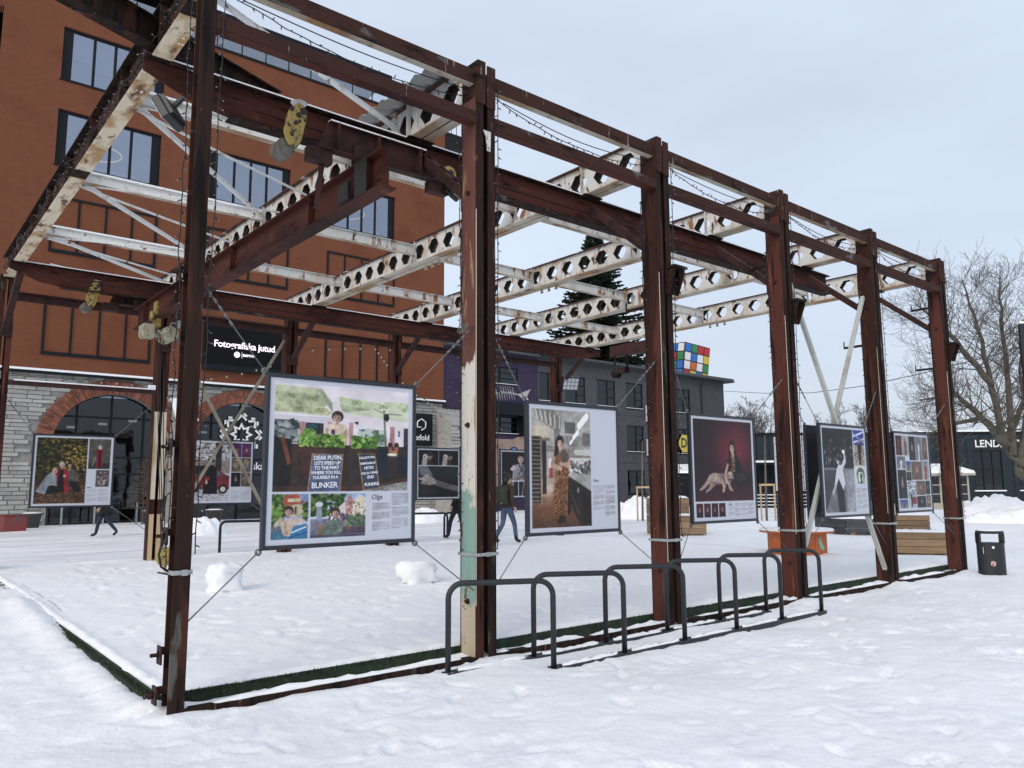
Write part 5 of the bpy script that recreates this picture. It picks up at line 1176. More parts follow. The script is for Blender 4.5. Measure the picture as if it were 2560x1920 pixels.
ink = mat('printed_black', (0.02, 0.02, 0.022), 0.5)
chalk = mat('chalk_white', (0.78, 0.80, 0.84), 0.8)
E1 = [0.565, 3.03, 3.26, 5.68, 5.91, 8.335, 8.565, 10.99, 11.22, 13.64]
xx0, xx1, zz0, zz1 = 1.055, 2.385, 1.09, 2.415
pn = photo_panel('photo panel of a woman behind cafe flower boxes and two chalkboards', xx0, xx1, 0.0, zz0, zz1, paint_cafe, (330, 330), 3, wires=ties(xx0, xx1, zz0, zz1, 0.56, 3.035, 0.04))
pr_ = [c for c in pn.children if c.name.startswith('print')][0]
def on_print(u, v, x0=xx0, x1=xx1, z0=zz0, z1=zz1): return (x0+0.032+(x1-x0-0.064)*u, 0.008, z1-0.032-(z1-z0-0.064)*v)
def fr(u, v): return (0.035+0.93*u, 0.03+0.655*v)
for txt, u, v, sz, ang in (('DEAR PUTIN,', 0.378, 0.685, 0.045, 0), ("LET'S SPEED UP", 0.374, 0.735, 0.036, 0), ('TO THE PART', 0.370, 0.78, 0.037, 0), ('WHERE YOU KILL', 0.366, 0.825, 0.0345, 0), ('YOURSELF IN A', 0.362, 0.87, 0.034, 0), ('BUNKER', 0.357, 0.945, 0.062, 0),
                           ('KALLIS PUTIN,', 0.672, 0.675, 0.025, 0.06), ('KERIME KIIRUST', 0.680, 0.73, 0.0225, 0.06), ('HETKE', 0.686, 0.775, 0.031, 0.06), ('KUS SA TAPAD', 0.694, 0.825, 0.0245, 0.06), ('END', 0.702, 0.865, 0.032, 0.06), ('PUNKRIS', 0.712, 0.935, 0.036, 0.06)):
    o = on_print(*fr(u, v)); lettering('lettering', txt, sz, chalk, o, (1, 0, 0.03+ang), (-0.02, 0, 1), pr_, offset=0.0006, spacing=0.92)
for txt, u, v, al in (('ZIPU', 0.10, 0.115, 0), ('ZIPU', 0.255, 0.13, 0), ('ZIPU', 0.16, 0.235, 0), ('ZIPU', 0.31, 0.235, 0), ('ZIPU', 0.575, 0.145, 0), ('ZIPU', 0.79, 0.165, 0), ('ZI', 0.965, 0.185, 0)):
    lettering('lettering', txt, 0.042, mat('olive_ink', (0.16, 0.17, 0.08), 0.7) if 'olive_ink' not in bpy.data.materials else bpy.data.materials['olive_ink'], on_print(*fr(u, v)), (-1, 0, -0.02) if u < 0.4 else (1, 0, -0.02), (0, 0, 1), pr_, shear=0.2)
lettering('lettering', 'Olga', 0.055, ink, on_print(0.735, 0.725), (1, 0, 0), (0, 0, 1), pr_, shear=0.25)
xx0, xx1 = 3.64, 4.935
pn2 = photo_panel('photo panel of a woman in a long brown dress in a kitchen', xx0, xx1, 0.0, 1.075, 2.375, paint_kitchen, (250, 270), 5, wires=ties(xx0, xx1, 1.075, 2.375, 3.262, 5.675, 0.05))
lettering('lettering', 'Aiva', 0.045, ink, on_print(0.735, 0.60, xx0, xx1, 1.075, 2.375), (1, 0, 0), (0, 0, 1), [c for c in pn2.children if c.name.startswith('print')][0], shear=0.25)
xx0, xx1 = 6.15, 7.475
pn3 = photo_panel('photo panel of a seated woman with a pale dog on deep red', xx0, xx1, 0.0, 1.10, 2.395, paint_dog, (200, 240), 7, wires=ties(xx0, xx1, 1.10, 2.395, 5.912, 8.33, 0.05))
lettering('lettering', 'Julia', 0.045, ink, on_print(0.57, 0.85, xx0, xx1, 1.1, 2.395), (1, 0, 0), (0, 0, 1), [c for c in pn3.children if c.name.startswith('print')][0], shear=0.25)
photo_panel('photo panel of a figure in a white coat on a grey path', 9.08, 10.445, 0.0, 1.08, 2.415, paint_coat, (170, 220), 9, wires=ties(9.08, 10.445, 1.08, 2.415, 8.567, 10.985, 0.05))
photo_panel('photo panel covered with a collage of many small portraits', 11.35, 12.66, 0.0, 1.09, 2.39, paint_collage, (150, 210), 11, wires=ties(11.35, 12.66, 1.09, 2.39, 11.222, 13.635, 0.05))
photo_panel('blank dark back of a photo panel beside the white coat panel', 9.345, 10.70, 0.36, 1.06, 2.42, None, None, 1, wires=[(9.36, 2.43, 8.567, 0.22, 3.0), (9.36, 1.05, 8.567, 0.22, 0.6)])
yb = YB+0.17
photo_panel('photo panel of three people in autumn leaves, one in a red coat', 1.07, 2.415, yb, 1.215, 2.535, paint_autumn, (180, 180), 13, wires=ties(1.07, 2.415, 1.215, 2.535, 0.61, 3.03, yb))
photo_panel('photo panel of a figure in black beside a red car in snow', 3.75, 5.10, yb, 1.215, 2.535, paint_redcar, (160, 180), 15, wires=ties(3.75, 5.10, 1.215, 2.535, 3.262, 5.675, yb))
photo_panel('dark photo panel of a tattooed forearm below two small portraits', 9.13, 10.455, yb, 1.225, 2.51, paint_hand, (150, 160), 17, wires=ties(9.13, 10.455, 1.225, 2.51, 8.567, 10.985, yb))
photo_panel('dark photo panel of a tattooed woman with long fringe', 11.75, 13.05, yb, 1.225, 2.53, paint_tattoo, (140, 160), 19, wires=ties(11.75, 13.05, 1.225, 2.53, 11.222, 13.635, yb))
# panel at the far short end, seen nearly edge on
t = thing('photo_panel', 'photo panel at the short end turned to show its blank white back', 'photo panel', (13.72, 3.2, 1.4), panel_group)
q = MB(); q.box((13.70, 2.9, 1.42), (13.705, 3.58, 2.56)); q.build('backing', mat('white_board', (0.62, 0.63, 0.66), 0.6), t)
q = MB(); q.box((13.706, 2.88, 1.40), (13.74, 3.60, 1.42)); q.box((13.706, 2.88, 2.56), (13.74, 3.60, 2.60)); q.box((13.706, 3.58, 1.42), (13.74, 3.60, 2.56)); q.box((13.706, 2.88, 1.42), (13.74, 2.90, 2.56)); q.build('frame', m_frame, t)
q = MB(); q.box((13.725, 2.88, 0.0), (13.755, 2.91, 1.42)); q.box((13.725, 3.57, 0.0), (13.755, 3.60, 1.42)); q.build('leg', m_frame, t)
# ------------------------------------------------------------------ buildings behind
def holes_wall(mb, x0, x1, z0, z1, y, holes, depth, m=0, mr=None):
    """front wall in the plane y with rectangular openings and their reveals"""
    mr = m if mr is None else mr
    xs_ = sorted({x0, x1}|{v for h in holes for v in h[:2] if x0 < v < x1}); zs_ = sorted({z0, z1}|{v for h in holes for v in h[2:] if z0 < v < z1})
    for i in range(len(xs_)-1):
        for j in range(len(zs_)-1):
            cx, cz = (xs_[i]+xs_[i+1])/2, (zs_[j]+zs_[j+1])/2
            if any(h[0] < cx < h[1] and h[2] < cz < h[3] for h in holes): continue
            mb.poly([(xs_[i], y, zs_[j]), (xs_[i+1], y, zs_[j]), (xs_[i+1], y, zs_[j+1]), (xs_[i], y, zs_[j+1])], [(0, 1, 2, 3)], m)
    for (a, b, c_, d) in holes:
        q = [(a, c_), (b, c_), (b, d), (a, d)]
        for k in range(4):
            p, r = q[k], q[(k+1) % 4]
            mb.poly([(p[0], y, p[1]), (r[0], y, r[1]), (r[0], y+depth, r[1]), (p[0], y+depth, p[1])], [(0, 1, 2, 3)], mr)

def panemat(name, refl, tint=(0.9, 0.94, 1.0), trans=(0.55, 0.6, 0.65)):
    m, N, L, B = newmat(name)
    tr = N.new('ShaderNodeBsdfTransparent'); tr.inputs[0].default_value = rgba(trans)
    gl = N.new('ShaderNodeBsdfGlossy'); gl.inputs['Roughness'].default_value = 0.03; gl.inputs[0].default_value = rgba(tint)
    geo = N.new('ShaderNodeNewGeometry'); n = N.new('ShaderNodeTexNoise'); n.inputs['Scale'].default_value = 0.8; L.new(geo.outputs['Position'], n.inputs['Vector'])
    bn = N.new('ShaderNodeBump'); bn.inputs['Strength'].default_value = 0.12; bn.inputs['Distance'].default_value = 0.05; L.new(n.outputs['Fac'], bn.inputs['Height']); L.new(bn.outputs[0], gl.inputs['Normal'])
    mx = N.new('ShaderNodeMixShader'); mx.inputs[0].default_value = refl
    L.new(tr.outputs[0], mx.inputs[1]); L.new(gl.outputs[0], mx.inputs[2])
    L.new(mx.outputs[0], N['Material Output'].inputs[0])
    return m

m_brick = brickmat('orange_brown_brick', (0.190, 0.070, 0.036), (0.165, 0.061, 0.032), (0.150, 0.060, 0.036), 0.26, 0.065, 0.008, layers=[((0.13, 0.042, 0.022), 0.5, 0.5, 0.8)], bumpd=0.004)
m_greybrick = brickmat('charcoal_painted_brick', (0.120, 0.127, 0.136), (0.092, 0.098, 0.107), (0.036, 0.039, 0.043), 0.27, 0.085, 0.014, layers=[((0.060, 0.063, 0.068), 0.7, 0.55, 0.8)], bumpd=0.012)
m_purple = brickmat('purple_painted_brick', (0.074, 0.058, 0.100), (0.056, 0.044, 0.080), (0.022, 0.018, 0.034), 0.27, 0.085, 0.014, layers=[((0.04, 0.028, 0.07), 0.8, 0.45, 0.7), ((0.16, 0.10, 0.20), 1.6, 0.66, 0.78)], bumpd=0.012)
m_teal = brickmat('blue_black_painted_brick', (0.034, 0.046, 0.056), (0.028, 0.038, 0.048), (0.010, 0.014, 0.019), 0.3, 0.09, 0.012, bumpd=0.01, axes='sum')
m_stone = mat('grey_limestone', (0.370, 0.365, 0.345), 0.9, [((0.27, 0.265, 0.25), 3, 0.48, 0.7, (0.5, 1, 2)), ((0.44, 0.435, 0.42), 8, 0.55, 0.75)], vary=0.16, bump=(18, 0.7, 0.02))
m_stonefar = mat('grey_limestone_rest', (0.360, 0.355, 0.335), 0.9, [((0.24, 0.235, 0.225), 1.9, 0.48, 0.68, (0.5, 1, 2.5)), ((0.43, 0.425, 0.41), 5, 0.52, 0.72, (0.5, 1, 2))], bump=(18, 0.7, 0.02))
m_mortar = mat('dark_lime_mortar', (0.27, 0.265, 0.25), 0.95, [((0.20, 0.195, 0.18), 4, 0.5, 0.7)], bump=(30, 0.6, 0.02))
m_archbrick = mat('red_arch_brick', (0.235, 0.085, 0.050), 0.85, [((0.15, 0.05, 0.032), 3, 0.45, 0.65), ((0.30, 0.20, 0.15), 6, 0.62, 0.72)], vary=0.38, bump=(30, 0.5, 0.01))
m_winframe = mat('black_window_frame', (0.007, 0.009, 0.012), 0.55, spec=0.2)
m_pane = panemat('sky_reflecting_pane', 0.33, tint=(0.80, 0.86, 1.0))
m_panedark = panemat('dark_pane', 0.06, trans=(0.22, 0.25, 0.29))
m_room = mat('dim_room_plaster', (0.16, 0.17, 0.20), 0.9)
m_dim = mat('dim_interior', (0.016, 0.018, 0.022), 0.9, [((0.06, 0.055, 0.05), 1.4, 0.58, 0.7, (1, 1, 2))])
m_ring = emitmat('ring_lamp_glow', (1.0, 0.70, 0.28), 1.3)
m_blind = mat('white_blind', (0.55, 0.57, 0.6), 0.8)

YF = 33.0
bb = thing('brick_building', 'tall orange brown brick building on a grey stone ground floor with two brick arches', 'building', (11, YF, 0))
cols = [(4.33, 8.77), (11.12, 15.42), (17.65, 21.97)]
wins = [(a, b, z0, z1) for (a, b) in cols+[(-2.4, 2.0)] for (z0, z1) in ((20.06, 22.62), (16.0, 18.64))]
w = MB(); holes_wall(w, -14, 25.52, 6.62, 24.1, YF, wins, 0.30)
w.box((-14, YF+0.32, 6.6), (-13.9, YF+16, 24.1)); w.poly([(25.52, YF, 0), (25.52, YF+16, 0), (25.52, YF+16, 24.1), (25.52, YF, 24.1)], [(0, 1, 2, 3)])
w.poly([(-14, YF, 24.1), (25.52, YF, 24.1), (25.52, YF+16, 24.1), (-14, YF+16, 24.1)], [(0, 1, 2, 3)])
w.build('wall', m_brick, bb)
q = MB(); q.box((-14, YF-0.06, 24.1), (25.56, YF+0.3, 24.22)); q.build('parapet_cap', m_winframe, bb)
# rooms behind the windows
for (a, b, z0, z1) in wins:
    if a < 0: continue
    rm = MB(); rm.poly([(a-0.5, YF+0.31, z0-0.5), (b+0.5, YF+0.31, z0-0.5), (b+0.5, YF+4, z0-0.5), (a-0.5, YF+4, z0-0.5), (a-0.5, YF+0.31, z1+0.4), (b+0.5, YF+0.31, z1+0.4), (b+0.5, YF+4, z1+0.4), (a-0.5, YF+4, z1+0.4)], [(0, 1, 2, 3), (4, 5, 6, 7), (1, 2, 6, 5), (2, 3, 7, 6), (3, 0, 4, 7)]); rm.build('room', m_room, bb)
    f = MB(); yy = YF+0.12
    sp = 0.42; x0, x1 = a+sp, b-sp
    f.box((a, yy, z0), (a+sp, yy+0.06, z1)); f.box((b-sp, yy, z0), (b, yy+0.06, z1)); f.box((x0, yy, z0), (x1, yy+0.06, z0+0.12)); f.box((x0, yy, z1-0.14), (x1, yy+0.06, z1))
    n = 4; pw = (x1-x0)/n
    for k in range(1, n): f.box((x0+k*pw-0.06, yy-0.01, z0+0.12), (x0+k*pw+0.06, yy+0.05, z1-0.14))
    f.box((a-0.05, YF-0.04, z0-0.06), (b+0.05, YF+0.12, z0))
    fo = f.build('window', m_winframe, bb)
    for k in range(n):
        p_ = MB(); p_.box((x0+k*pw+(0.06 if k else 0), yy+0.02, z0+0.12), (x0+(k+1)*pw-(0.06 if k < n-1 else 0), yy+0.03, z1-0.14)); p_.build('pane', m_pane, fo)
    if z0 > 19:
        for k in range(n):
            bl = MB(); bl.box((x0+k*pw+0.08, yy+0.16, z1-1.35-0.25*(k % 2)), (x0+(k+1)*pw-0.08, yy+0.18, z1-0.14)); bl.build('blind', m_blind, fo)
    if (a, z0) in ((4.33, 16.0), (17.65, 16.0)):
        rg = MB(); c_ = V(((a+b)/2-0.2, YF+1.5, 17.55)); rg.tube([c_+V((1.0*math.cos(t), 1.0*math.sin(t), 0)) for t in np.linspace(0, 2*math.pi, 40)], 0.035, 6, cap=False); rg.build('ring_lamp', m_ring, bb)
        tb = MB(); tb.box((a+0.8, YF+0.5, 16.3), (b-0.8, YF+1.3, 16.45)); tb.box((a+1.2, YF+0.6, 16.45), (a+1.7, YF+0.64, 16.85)); tb.build('desk', m_blind, bb)
# blind brick panels framed in black
for (a, b) in cols:
    for (z0, z1) in ((11.95, 14.55), (7.35, 9.95)):
        if a == 11.12 and z0 < 8: continue
        f = MB(); t_ = 0.10
        f.box((a, YF-0.05, z0), (b, YF-0.004, z0+t_*1.5)); f.box((a, YF-0.05, z1-t_), (b, YF-0.004, z1)); f.box((a, YF-0.05, z0+t_*1.5), (a+t_, YF-0.004, z1-t_)); f.box((b-t_, YF-0.05, z0+t_*1.5), (b, YF-0.004, z1-t_))
        for k in (1, 2, 3): f.box((a+(b-a)*k/4-0.042, YF-0.045, z0+t_*1.5), (a+(b-a)*k/4+0.042, YF-0.004, z1-t_))
        f.build('blind_panel', m_winframe, bb)
# roof terrace
for k in range(30):
    xa = -13.5+1.3*k
    if xa < 2: continue
    pst = MB(); pst.box((xa, YF+0.05, 24.22), (xa+0.05, YF+0.1, 25.15)); pst.build('balustrade_post', m_winframe, bb)
    pp = MB(); pp.box((xa+0.06, YF+0.07, 24.26), (xa+1.29, YF+0.08, 25.12)); pp.build('balustrade_pane', panemat('balustrade_glass', 0.22, trans=(0.8, 0.85, 0.88)) if 'balustrade_glass' not in bpy.data.materials else bpy.data.materials['balustrade_glass'], bb)
q = MB(); q.box((-14, YF+0.3, 26.15), (21.8, YF+14, 26.42)); q.build('roof', m_winframe, bb)
q = MB(); q.box((-14, YF+3.4, 24.1), (21.0, YF+13, 26.15)); q.build('penthouse_wall', m_room, bb)
for k in range(16):
    pp = MB(); pp.box((-1+1.4*k, YF+3.3, 24.2), (-1+1.4*k+1.25, YF+3.36, 26.0)); o = pp.build('penthouse_pane', m_pane, bb)
    fr_ = MB(); fr_.box((-1+1.4*k+1.25, YF+3.25, 24.1), (-1+1.4*k+1.4, YF+3.36, 26.15)); fr_.build('mullion', m_winframe, bb)
for xx in (11.6, 16.6, 19.4):
    ch = MB(); ch.lathe([(0.30, 0.42), (0.32, 0.45), (0.0, 0.46)], (xx, YF+1.0, 24.2), 12); ch.lathe([(0.34, 0.45), (0.40, 0.85), (0.36, 0.87)], (xx, YF+1.05, 24.2), 12)
    for a_ in range(4): ch.tube([(xx+0.2*math.cos(a_*1.57+.7), YF+1+0.2*math.sin(a_*1.57+.7), 24.64), (xx+0.32*math.cos(a_*1.57+.7), YF+1+0.32*math.sin(a_*1.57+.7), 24.2)], 0.015, 5)
    o = ch.build('terrace_chair', m_dark); tag(o, {11.6: 'dark round terrace chair behind the glass balustrade nearest the corner post', 16.6: 'dark round terrace chair at the middle of the glass balustrade', 19.4: 'dark round terrace chair near the end of the terrace roof'}[xx], 'chair', 'roof terrace chairs')
q = MB(); q.box((25.54, YF+0.1, 23.7), (28.0, YF+2.2, 23.95)); q.box((25.54, YF+0.1, 22.6), (28.0, YF+0.2, 22.8)); q.bar((25.6, YF+0.15, 22.6), (27.9, YF+0.15, 23.7), 0.12, 0.12)
for k in range(6): q.box((25.7+0.4*k, YF+0.12, 23.95), (25.73+0.4*k, YF+0.15, 24.95))
q.box((25.6, YF+0.1, 24.95), (28, YF+0.16, 25.0)); q.build('steel_balcony', m_winframe, bb)

# stone ground floor
arches = [(7.42, 3.34), (13.35, 3.34)]
RI, RO = 2.45, 3.10
def in_arch(x, z, pad=0.0):
    for (cx, cz) in arches:
        if z < cz:
            if abs(x-cx) < RO+pad and z > cz-1.0: return True
            if abs(x-cx) < RI+pad: return True
        elif (x-cx)**2+(z-cz)**2 < (RO+pad)**2: return True
    return False
sw = MB()
# backing wall cut round the openings: strips between openings and spandrels by fan
def backing():
    y = YF+0.09
    edges = [-14]+[v for (cx, cz) in arches for v in (cx-RI, cx+RI)]+[25.5]
    for k in range(0, len(edges), 2): sw.poly([(edges[k], y, -0.3), (edges[k+1], y, -0.3), (edges[k+1], y, 6.6), (edges[k], y, 6.6)], [(0, 1, 2, 3)])
    for (cx, cz) in arches:
        n = 24
        for k in range(n):
            a0, a1 = math.pi*k/n, math.pi*(k+1)/n
            p, r = (cx+RI*math.cos(a0), cz+RI*math.sin(a0)), (cx+RI*math.cos(a1), cz+RI*math.sin(a1))
            sw.poly([(p[0], y, p[1]), (r[0], y, r[1]), (r[0], y, 6.6), (p[0], y, 6.6)], [(0, 1, 2, 3)])
            sw.poly([(p[0], y, p[1]), (r[0], y, r[1]), (r[0], y+0.5, r[1]), (p[0], y+0.5, p[1])], [(0, 1, 2, 3)])
        for sx in (-RI, RI): sw.poly([(cx+sx, y, -0.3), (cx+sx, y+0.5, -0.3), (cx+sx, y+0.5, cz), (cx+sx, y, cz)], [(0, 1, 2, 3)])
backing()
stone_wall = sw.build('stone_wall', m_mortar, bb)
def stone_mesh(k):
    b = MB(); r_ = random.Random(k)
    f = [(-0.5+r_.uniform(0, .03), -0.5+r_.uniform(0, .10)), (0.5-r_.uniform(0, .03), -0.5+r_.uniform(0, .10)), (0.5-r_.uniform(0, .03), 0.5-r_.uniform(0, .10)), (-0.5+r_.uniform(0, .03), 0.5-r_.uniform(0, .10))]
    i_ = [(x*0.93, z*0.80) for x, z in f]
    pts = [(x, 0.5, z) for x, z in f]+[(x, -0.25, z) for x, z in f]+[(x, -0.5+r_.uniform(0, 0.25), z) for x, z in i_]
    fs = [(8, 9, 10, 11)]
    for a in range(4): fs += [(a, (a+1) % 4, 4+(a+1) % 4, 4+a), (4+a, 4+(a+1) % 4, 8+(a+1) % 4, 8+a)]
    b.poly(pts, fs)
    me = bpy.data.meshes.new('stone'); me.from_pydata(b.v, [], b.f)
    bm = bmesh.new(); bm.from_mesh(me); bmesh.ops.recalc_face_normals(bm, faces=bm.faces); bm.to_mesh(me); bm.free(); me.materials.append(m_stone); return me, b
stones = [stone_mesh(k) for k in range(5)]
rest = MB(); cnt = 0; z = 0.0; row = 0
rs_ = random.Random(21)
while z < 6.5:
    h = rs_.choice([0.15, 0.17, 0.19, 0.21]); h = min(h, 6.56-z)
    x = -6.0+rs_.uniform(-0.4, 0)
    while x < 25.4:
        l = rs_.uniform(0.42, 0.95); x1 = min(x+l, 25.48)
        cx, cz = (x+x1)/2, z+h/2
        ok = not (in_arch(cx, cz) or in_arch(x+0.03, cz) or in_arch(x1-0.03, cz))
        if ok and x1-x > 0.12:
            k = rs_.randrange(5); d = 0.075+rs_.uniform(0, 0.035)
            if 2.7 < cx < 5.9 and cnt < 290:
                piece('stone', stones[k][0], stone_wall, (cx, YF+0.06, cz), (0, 0, 0), (x1-x-0.012, d, h-0.010)); cnt += 1
            else:
                mb = stones[k][1]; b0 = len(rest.v)
                rest.v += [(cx+p[0]*(x1-x-0.012), YF+0.06+p[1]*d, cz+p[2]*(h-0.010)) for p in mb.v]; rest.f += [[b0+i for i in f] for f in mb.f]; rest.m += [0]*len(mb.f); rest.smooth += [False]*len(mb.f)
        x = x1
    z += h; row += 1
ro_ = rest.build('stone_courses', m_stonefar, stone_wall); ro_['kind'] = 'stuff'
# brick arches: two rings of voussoirs each
bmesh_v = []
vb = MB(); vb.box((-0.5, -0.5, -0.5), (0.5, 0.5, 0.5))
vme = bpy.data.meshes.new('brick'); vme.from_pydata(vb.v, [], vb.f); vme.materials.append(m_archbrick)
bm = bmesh.new(); bm.from_mesh(vme); bmesh.ops.recalc_face_normals(bm, faces=bm.faces); bmesh.ops.bevel(bm, geom=bm.edges[:], offset=0.05, segments=1, affect='EDGES'); bm.to_mesh(vme); bm.free()
for (cx, cz) in arches:
    ab = MB(); n = 40
    pts = []
    for k in range(n+1):
        a = R(-22)+(R(202)-R(-22))*k/n; pts += [(cx+RI*math.cos(a), YF+0.03, cz+RI*math.sin(a)), (cx+RO*math.cos(a), YF+0.03, cz+RO*math.sin(a)), (cx+RI*math.cos(a), YF+0.6, cz+RI*math.sin(a))]
    ab.poly(pts, [f for k in range(n) for f in ((3*k, 3*k+1, 3*k+4, 3*k+3), (3*k, 3*k+3, 3*k+5, 3*k+2))]); ao = ab.build('arch', m_mortar, bb)
    nb = 104
    for k in range(nb):
        a = R(-20)+(R(200)-R(-20))*(k+0.5)/nb; split = (0.42 if k % 2 else 0.60)
        for (r0, r1) in ((RI, RI+(RO-RI)*split), (RI+(RO-RI)*split, RO)):
            rm = (r0+r1)/2; wd = (R(220)/nb)*rm-0.016
            piece('brick', vme, ao, (cx+rm*math.cos(a), YF+0.02, cz+rm*math.sin(a)), (0, -a, 0), (r1-r0-0.014, 0.10+rs_.uniform(0, 0.03), wd))
    # glazed screen in the arch
    gl = MB(); yy = YF+0.42
    n = 28; arc = [(cx+RI*math.cos(math.pi*k/n), cz+RI*math.sin(math.pi*k/n)) for k in range(n+1)]
    gl.poly([(cx-RI, yy, 0), (cx+RI, yy, 0)]+[(a_, yy, b_) for a_, b_ in arc], [tuple(range(n+3))]); go_ = gl.build('arch_pane', m_panedark, bb)
    fr_ = MB()
    for k in range(n): fr_.bar((arc[k][0], yy-0.03, arc[k][1]), (arc[k+1][0], yy-0.03, arc[k+1][1]), 0.08, 0.10, upv=(0, 1, 0))
    for xx in (-1.45, -0.05, 1.35):
        top = cz+math.sqrt(RI**2-xx**2); fr_.box((cx+xx-0.045, yy-0.06, 0), (cx+xx+0.045, yy-0.01, top))
    for zz, hw in ((4.75, 2.0), (2.95, RI), (2.2, RI)): fr_.box((cx-hw, yy-0.055, zz-0.04), (cx+hw, yy-0.012, zz+0.04))
    fr_.build('arch_frame', m_winframe, bb)
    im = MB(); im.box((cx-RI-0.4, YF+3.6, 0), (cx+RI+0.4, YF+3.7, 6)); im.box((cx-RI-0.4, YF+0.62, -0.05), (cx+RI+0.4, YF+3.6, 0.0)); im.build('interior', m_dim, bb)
    for k in range(3):
        lm = MB(); lm.box((cx-1.6+1.3*k, YF+1.6, 4.3+0.2*k), (cx-1.25+1.3*k, YF+1.7, 4.4+0.2*k)); lm.build('interior_lamp', emitmat('shop_lamp', (1.0, 0.9, 0.75), 0.6) if 'shop_lamp' not in bpy.data.materials else bpy.data.materials['shop_lamp'], bb)
# ledge and its snow
q = MB(); q.box((-14, YF-0.22, 6.50), (25.55, YF+0.02, 6.60)); q.build('ledge', m_winframe, bb)
q = MB(); q.box((-14, YF-0.21, 6.602), (25.55, YF-0.01, 6.70)); q.build('snow_cap', m_freshsnow, bb)
# buttresses
for (x0, x1, zt, dp) in ((9.85, 10.75, 5.7, 1.0), (25.0, 27.6, 6.1, 1.6)):
    bt = MB(); bt.prism([(0, -0.2), (dp, -0.2), (dp, zt-1.0), (0, zt)], (x0, YF+0.03, 0), (0, -1, 0), (0, 0, 1), (1, 0, 0), x1-x0); bo = bt.build('buttress', m_stonefar, bb)
    cp = MB(); cp.prism([(-0.02, zt+0.02), (dp+0.08, zt-1.02), (dp+0.08, zt-0.94), (-0.02, zt+0.12)], (x0-0.05, YF+0.02, 0), (0, -1, 0), (0, 0, 1), (1, 0, 0), x1-x0+0.1); cp.build('snow_cap' if x0 < 12 else 'coping', m_freshsnow if x0 < 12 else m_stonefar, bo)
    for k in range(int((zt-1)/0.2)):
        for j in range(max(1, int((x1-x0)/0.6))):
            sx0 = x0+(x1-x0)*j/max(1, int((x1-x0)/0.6))+(0.0); sx1 = x0+(x1-x0)*(j+1)/max(1, int((x1-x0)/0.6))
            piece('stone', stones[(k+j) % 5][0], bo, ((sx0+sx1)/2, YF-dp+0.0, 0.1+0.2*k), (0, 0, 0), (sx1-sx0-0.02, 0.10, 0.185))

# big screen on the facade
led = thing('led_screen', 'black wall screen showing white text above the second arch', 'screen', (13.15, YF-0.1, 7.3))
q = MB(); q.box((11.15, YF-0.24, 7.30), (15.15, YF-0.06, 9.95)); q.build('casing', m_winframe, led)
q = MB(); q.box((11.22, YF-0.262, 7.62), (15.08, YF-0.242, 9.62)); q.build('display', mat('screen_black', (0.004, 0.0045, 0.006), 0.6, spec=0.15), led)
m_led = emitmat('screen_text_glow', (0.95, 0.80, 0.95), 0.8)
lettering('lettering', 'Fotografiska jutud', 0.46, m_led, (13.18, YF-0.28, 8.62), (1, 0, 0), (0, 0, 1), led, offset=0.010, spacing=0.95)
q = MB(); q.lathe([(0.0, -0.004), (0.15, -0.004), (0.15, 0.0)], (12.78, YF-0.278, 8.16), 20, axis='y', sm=False); q.box((13.02, YF-0.28, 8.0), (13.035, YF-0.274, 8.3)); q.build('screen_emblem', m_led, led)
lettering('lettering', 'EMPOW', 0.17, m_led, (13.38, YF-0.28, 8.15), (1, 0, 0), (0, 0, 1), led, offset=0.006)
# star emblem and name on the second arch
star = thing('star_sign', 'large white star emblem and lettering on the dark arched window', 'sign', (13.4, YF+0.3, 2.8))
m_signwhite = mat('white_sign_vinyl', (0.78, 0.79, 0.80), 0.5)
c0 = V((13.37, YF+0.30, 4.22)); sb = MB()
def seg(a, b, wd=0.10): sb.bar((c0.x+a[0], c0.y, c0.z+a[1]), (c0.x+b[0], c0.y, c0.z+b[1]), 0.02, wd, upv=(0, 0, 1)) if abs(a[0]-b[0]) > 1e-6 else sb.box((c0.x+a[0]-wd/2, c0.y-0.01, c0.z+min(a[1], b[1])), (c0.x+a[0]+wd/2, c0.y+0.01, c0.z+max(a[1], b[1])))
pts8 = []
for k in range(16):
    r_ = 0.60 if k % 2 == 0 else 0.36; a = R(90+22.5*k); pts8.append((r_*math.cos(a), r_*math.sin(a)))
inner8 = [(x*0.66, z_*0.66) for x, z_ in pts8]
ring = [(c0.x+x, c0.y-0.01, c0.z+z_) for x, z_ in pts8]+[(c0.x+x, c0.y-0.01, c0.z+z_) for x, z_ in inner8]
sb.poly(ring+[(p[0], p[1]+0.02, p[2]) for p in ring], [(k, (k+1) % 16, 16+(k+1) % 16, 16+k) for k in range(16)]+[(32+k, 32+(k+1) % 16, 48+(k+1) % 16, 48+k) for k in range(16)]+[(k, (k+1) % 16, 32+(k+1) % 16, 32+k) for k in range(16)])
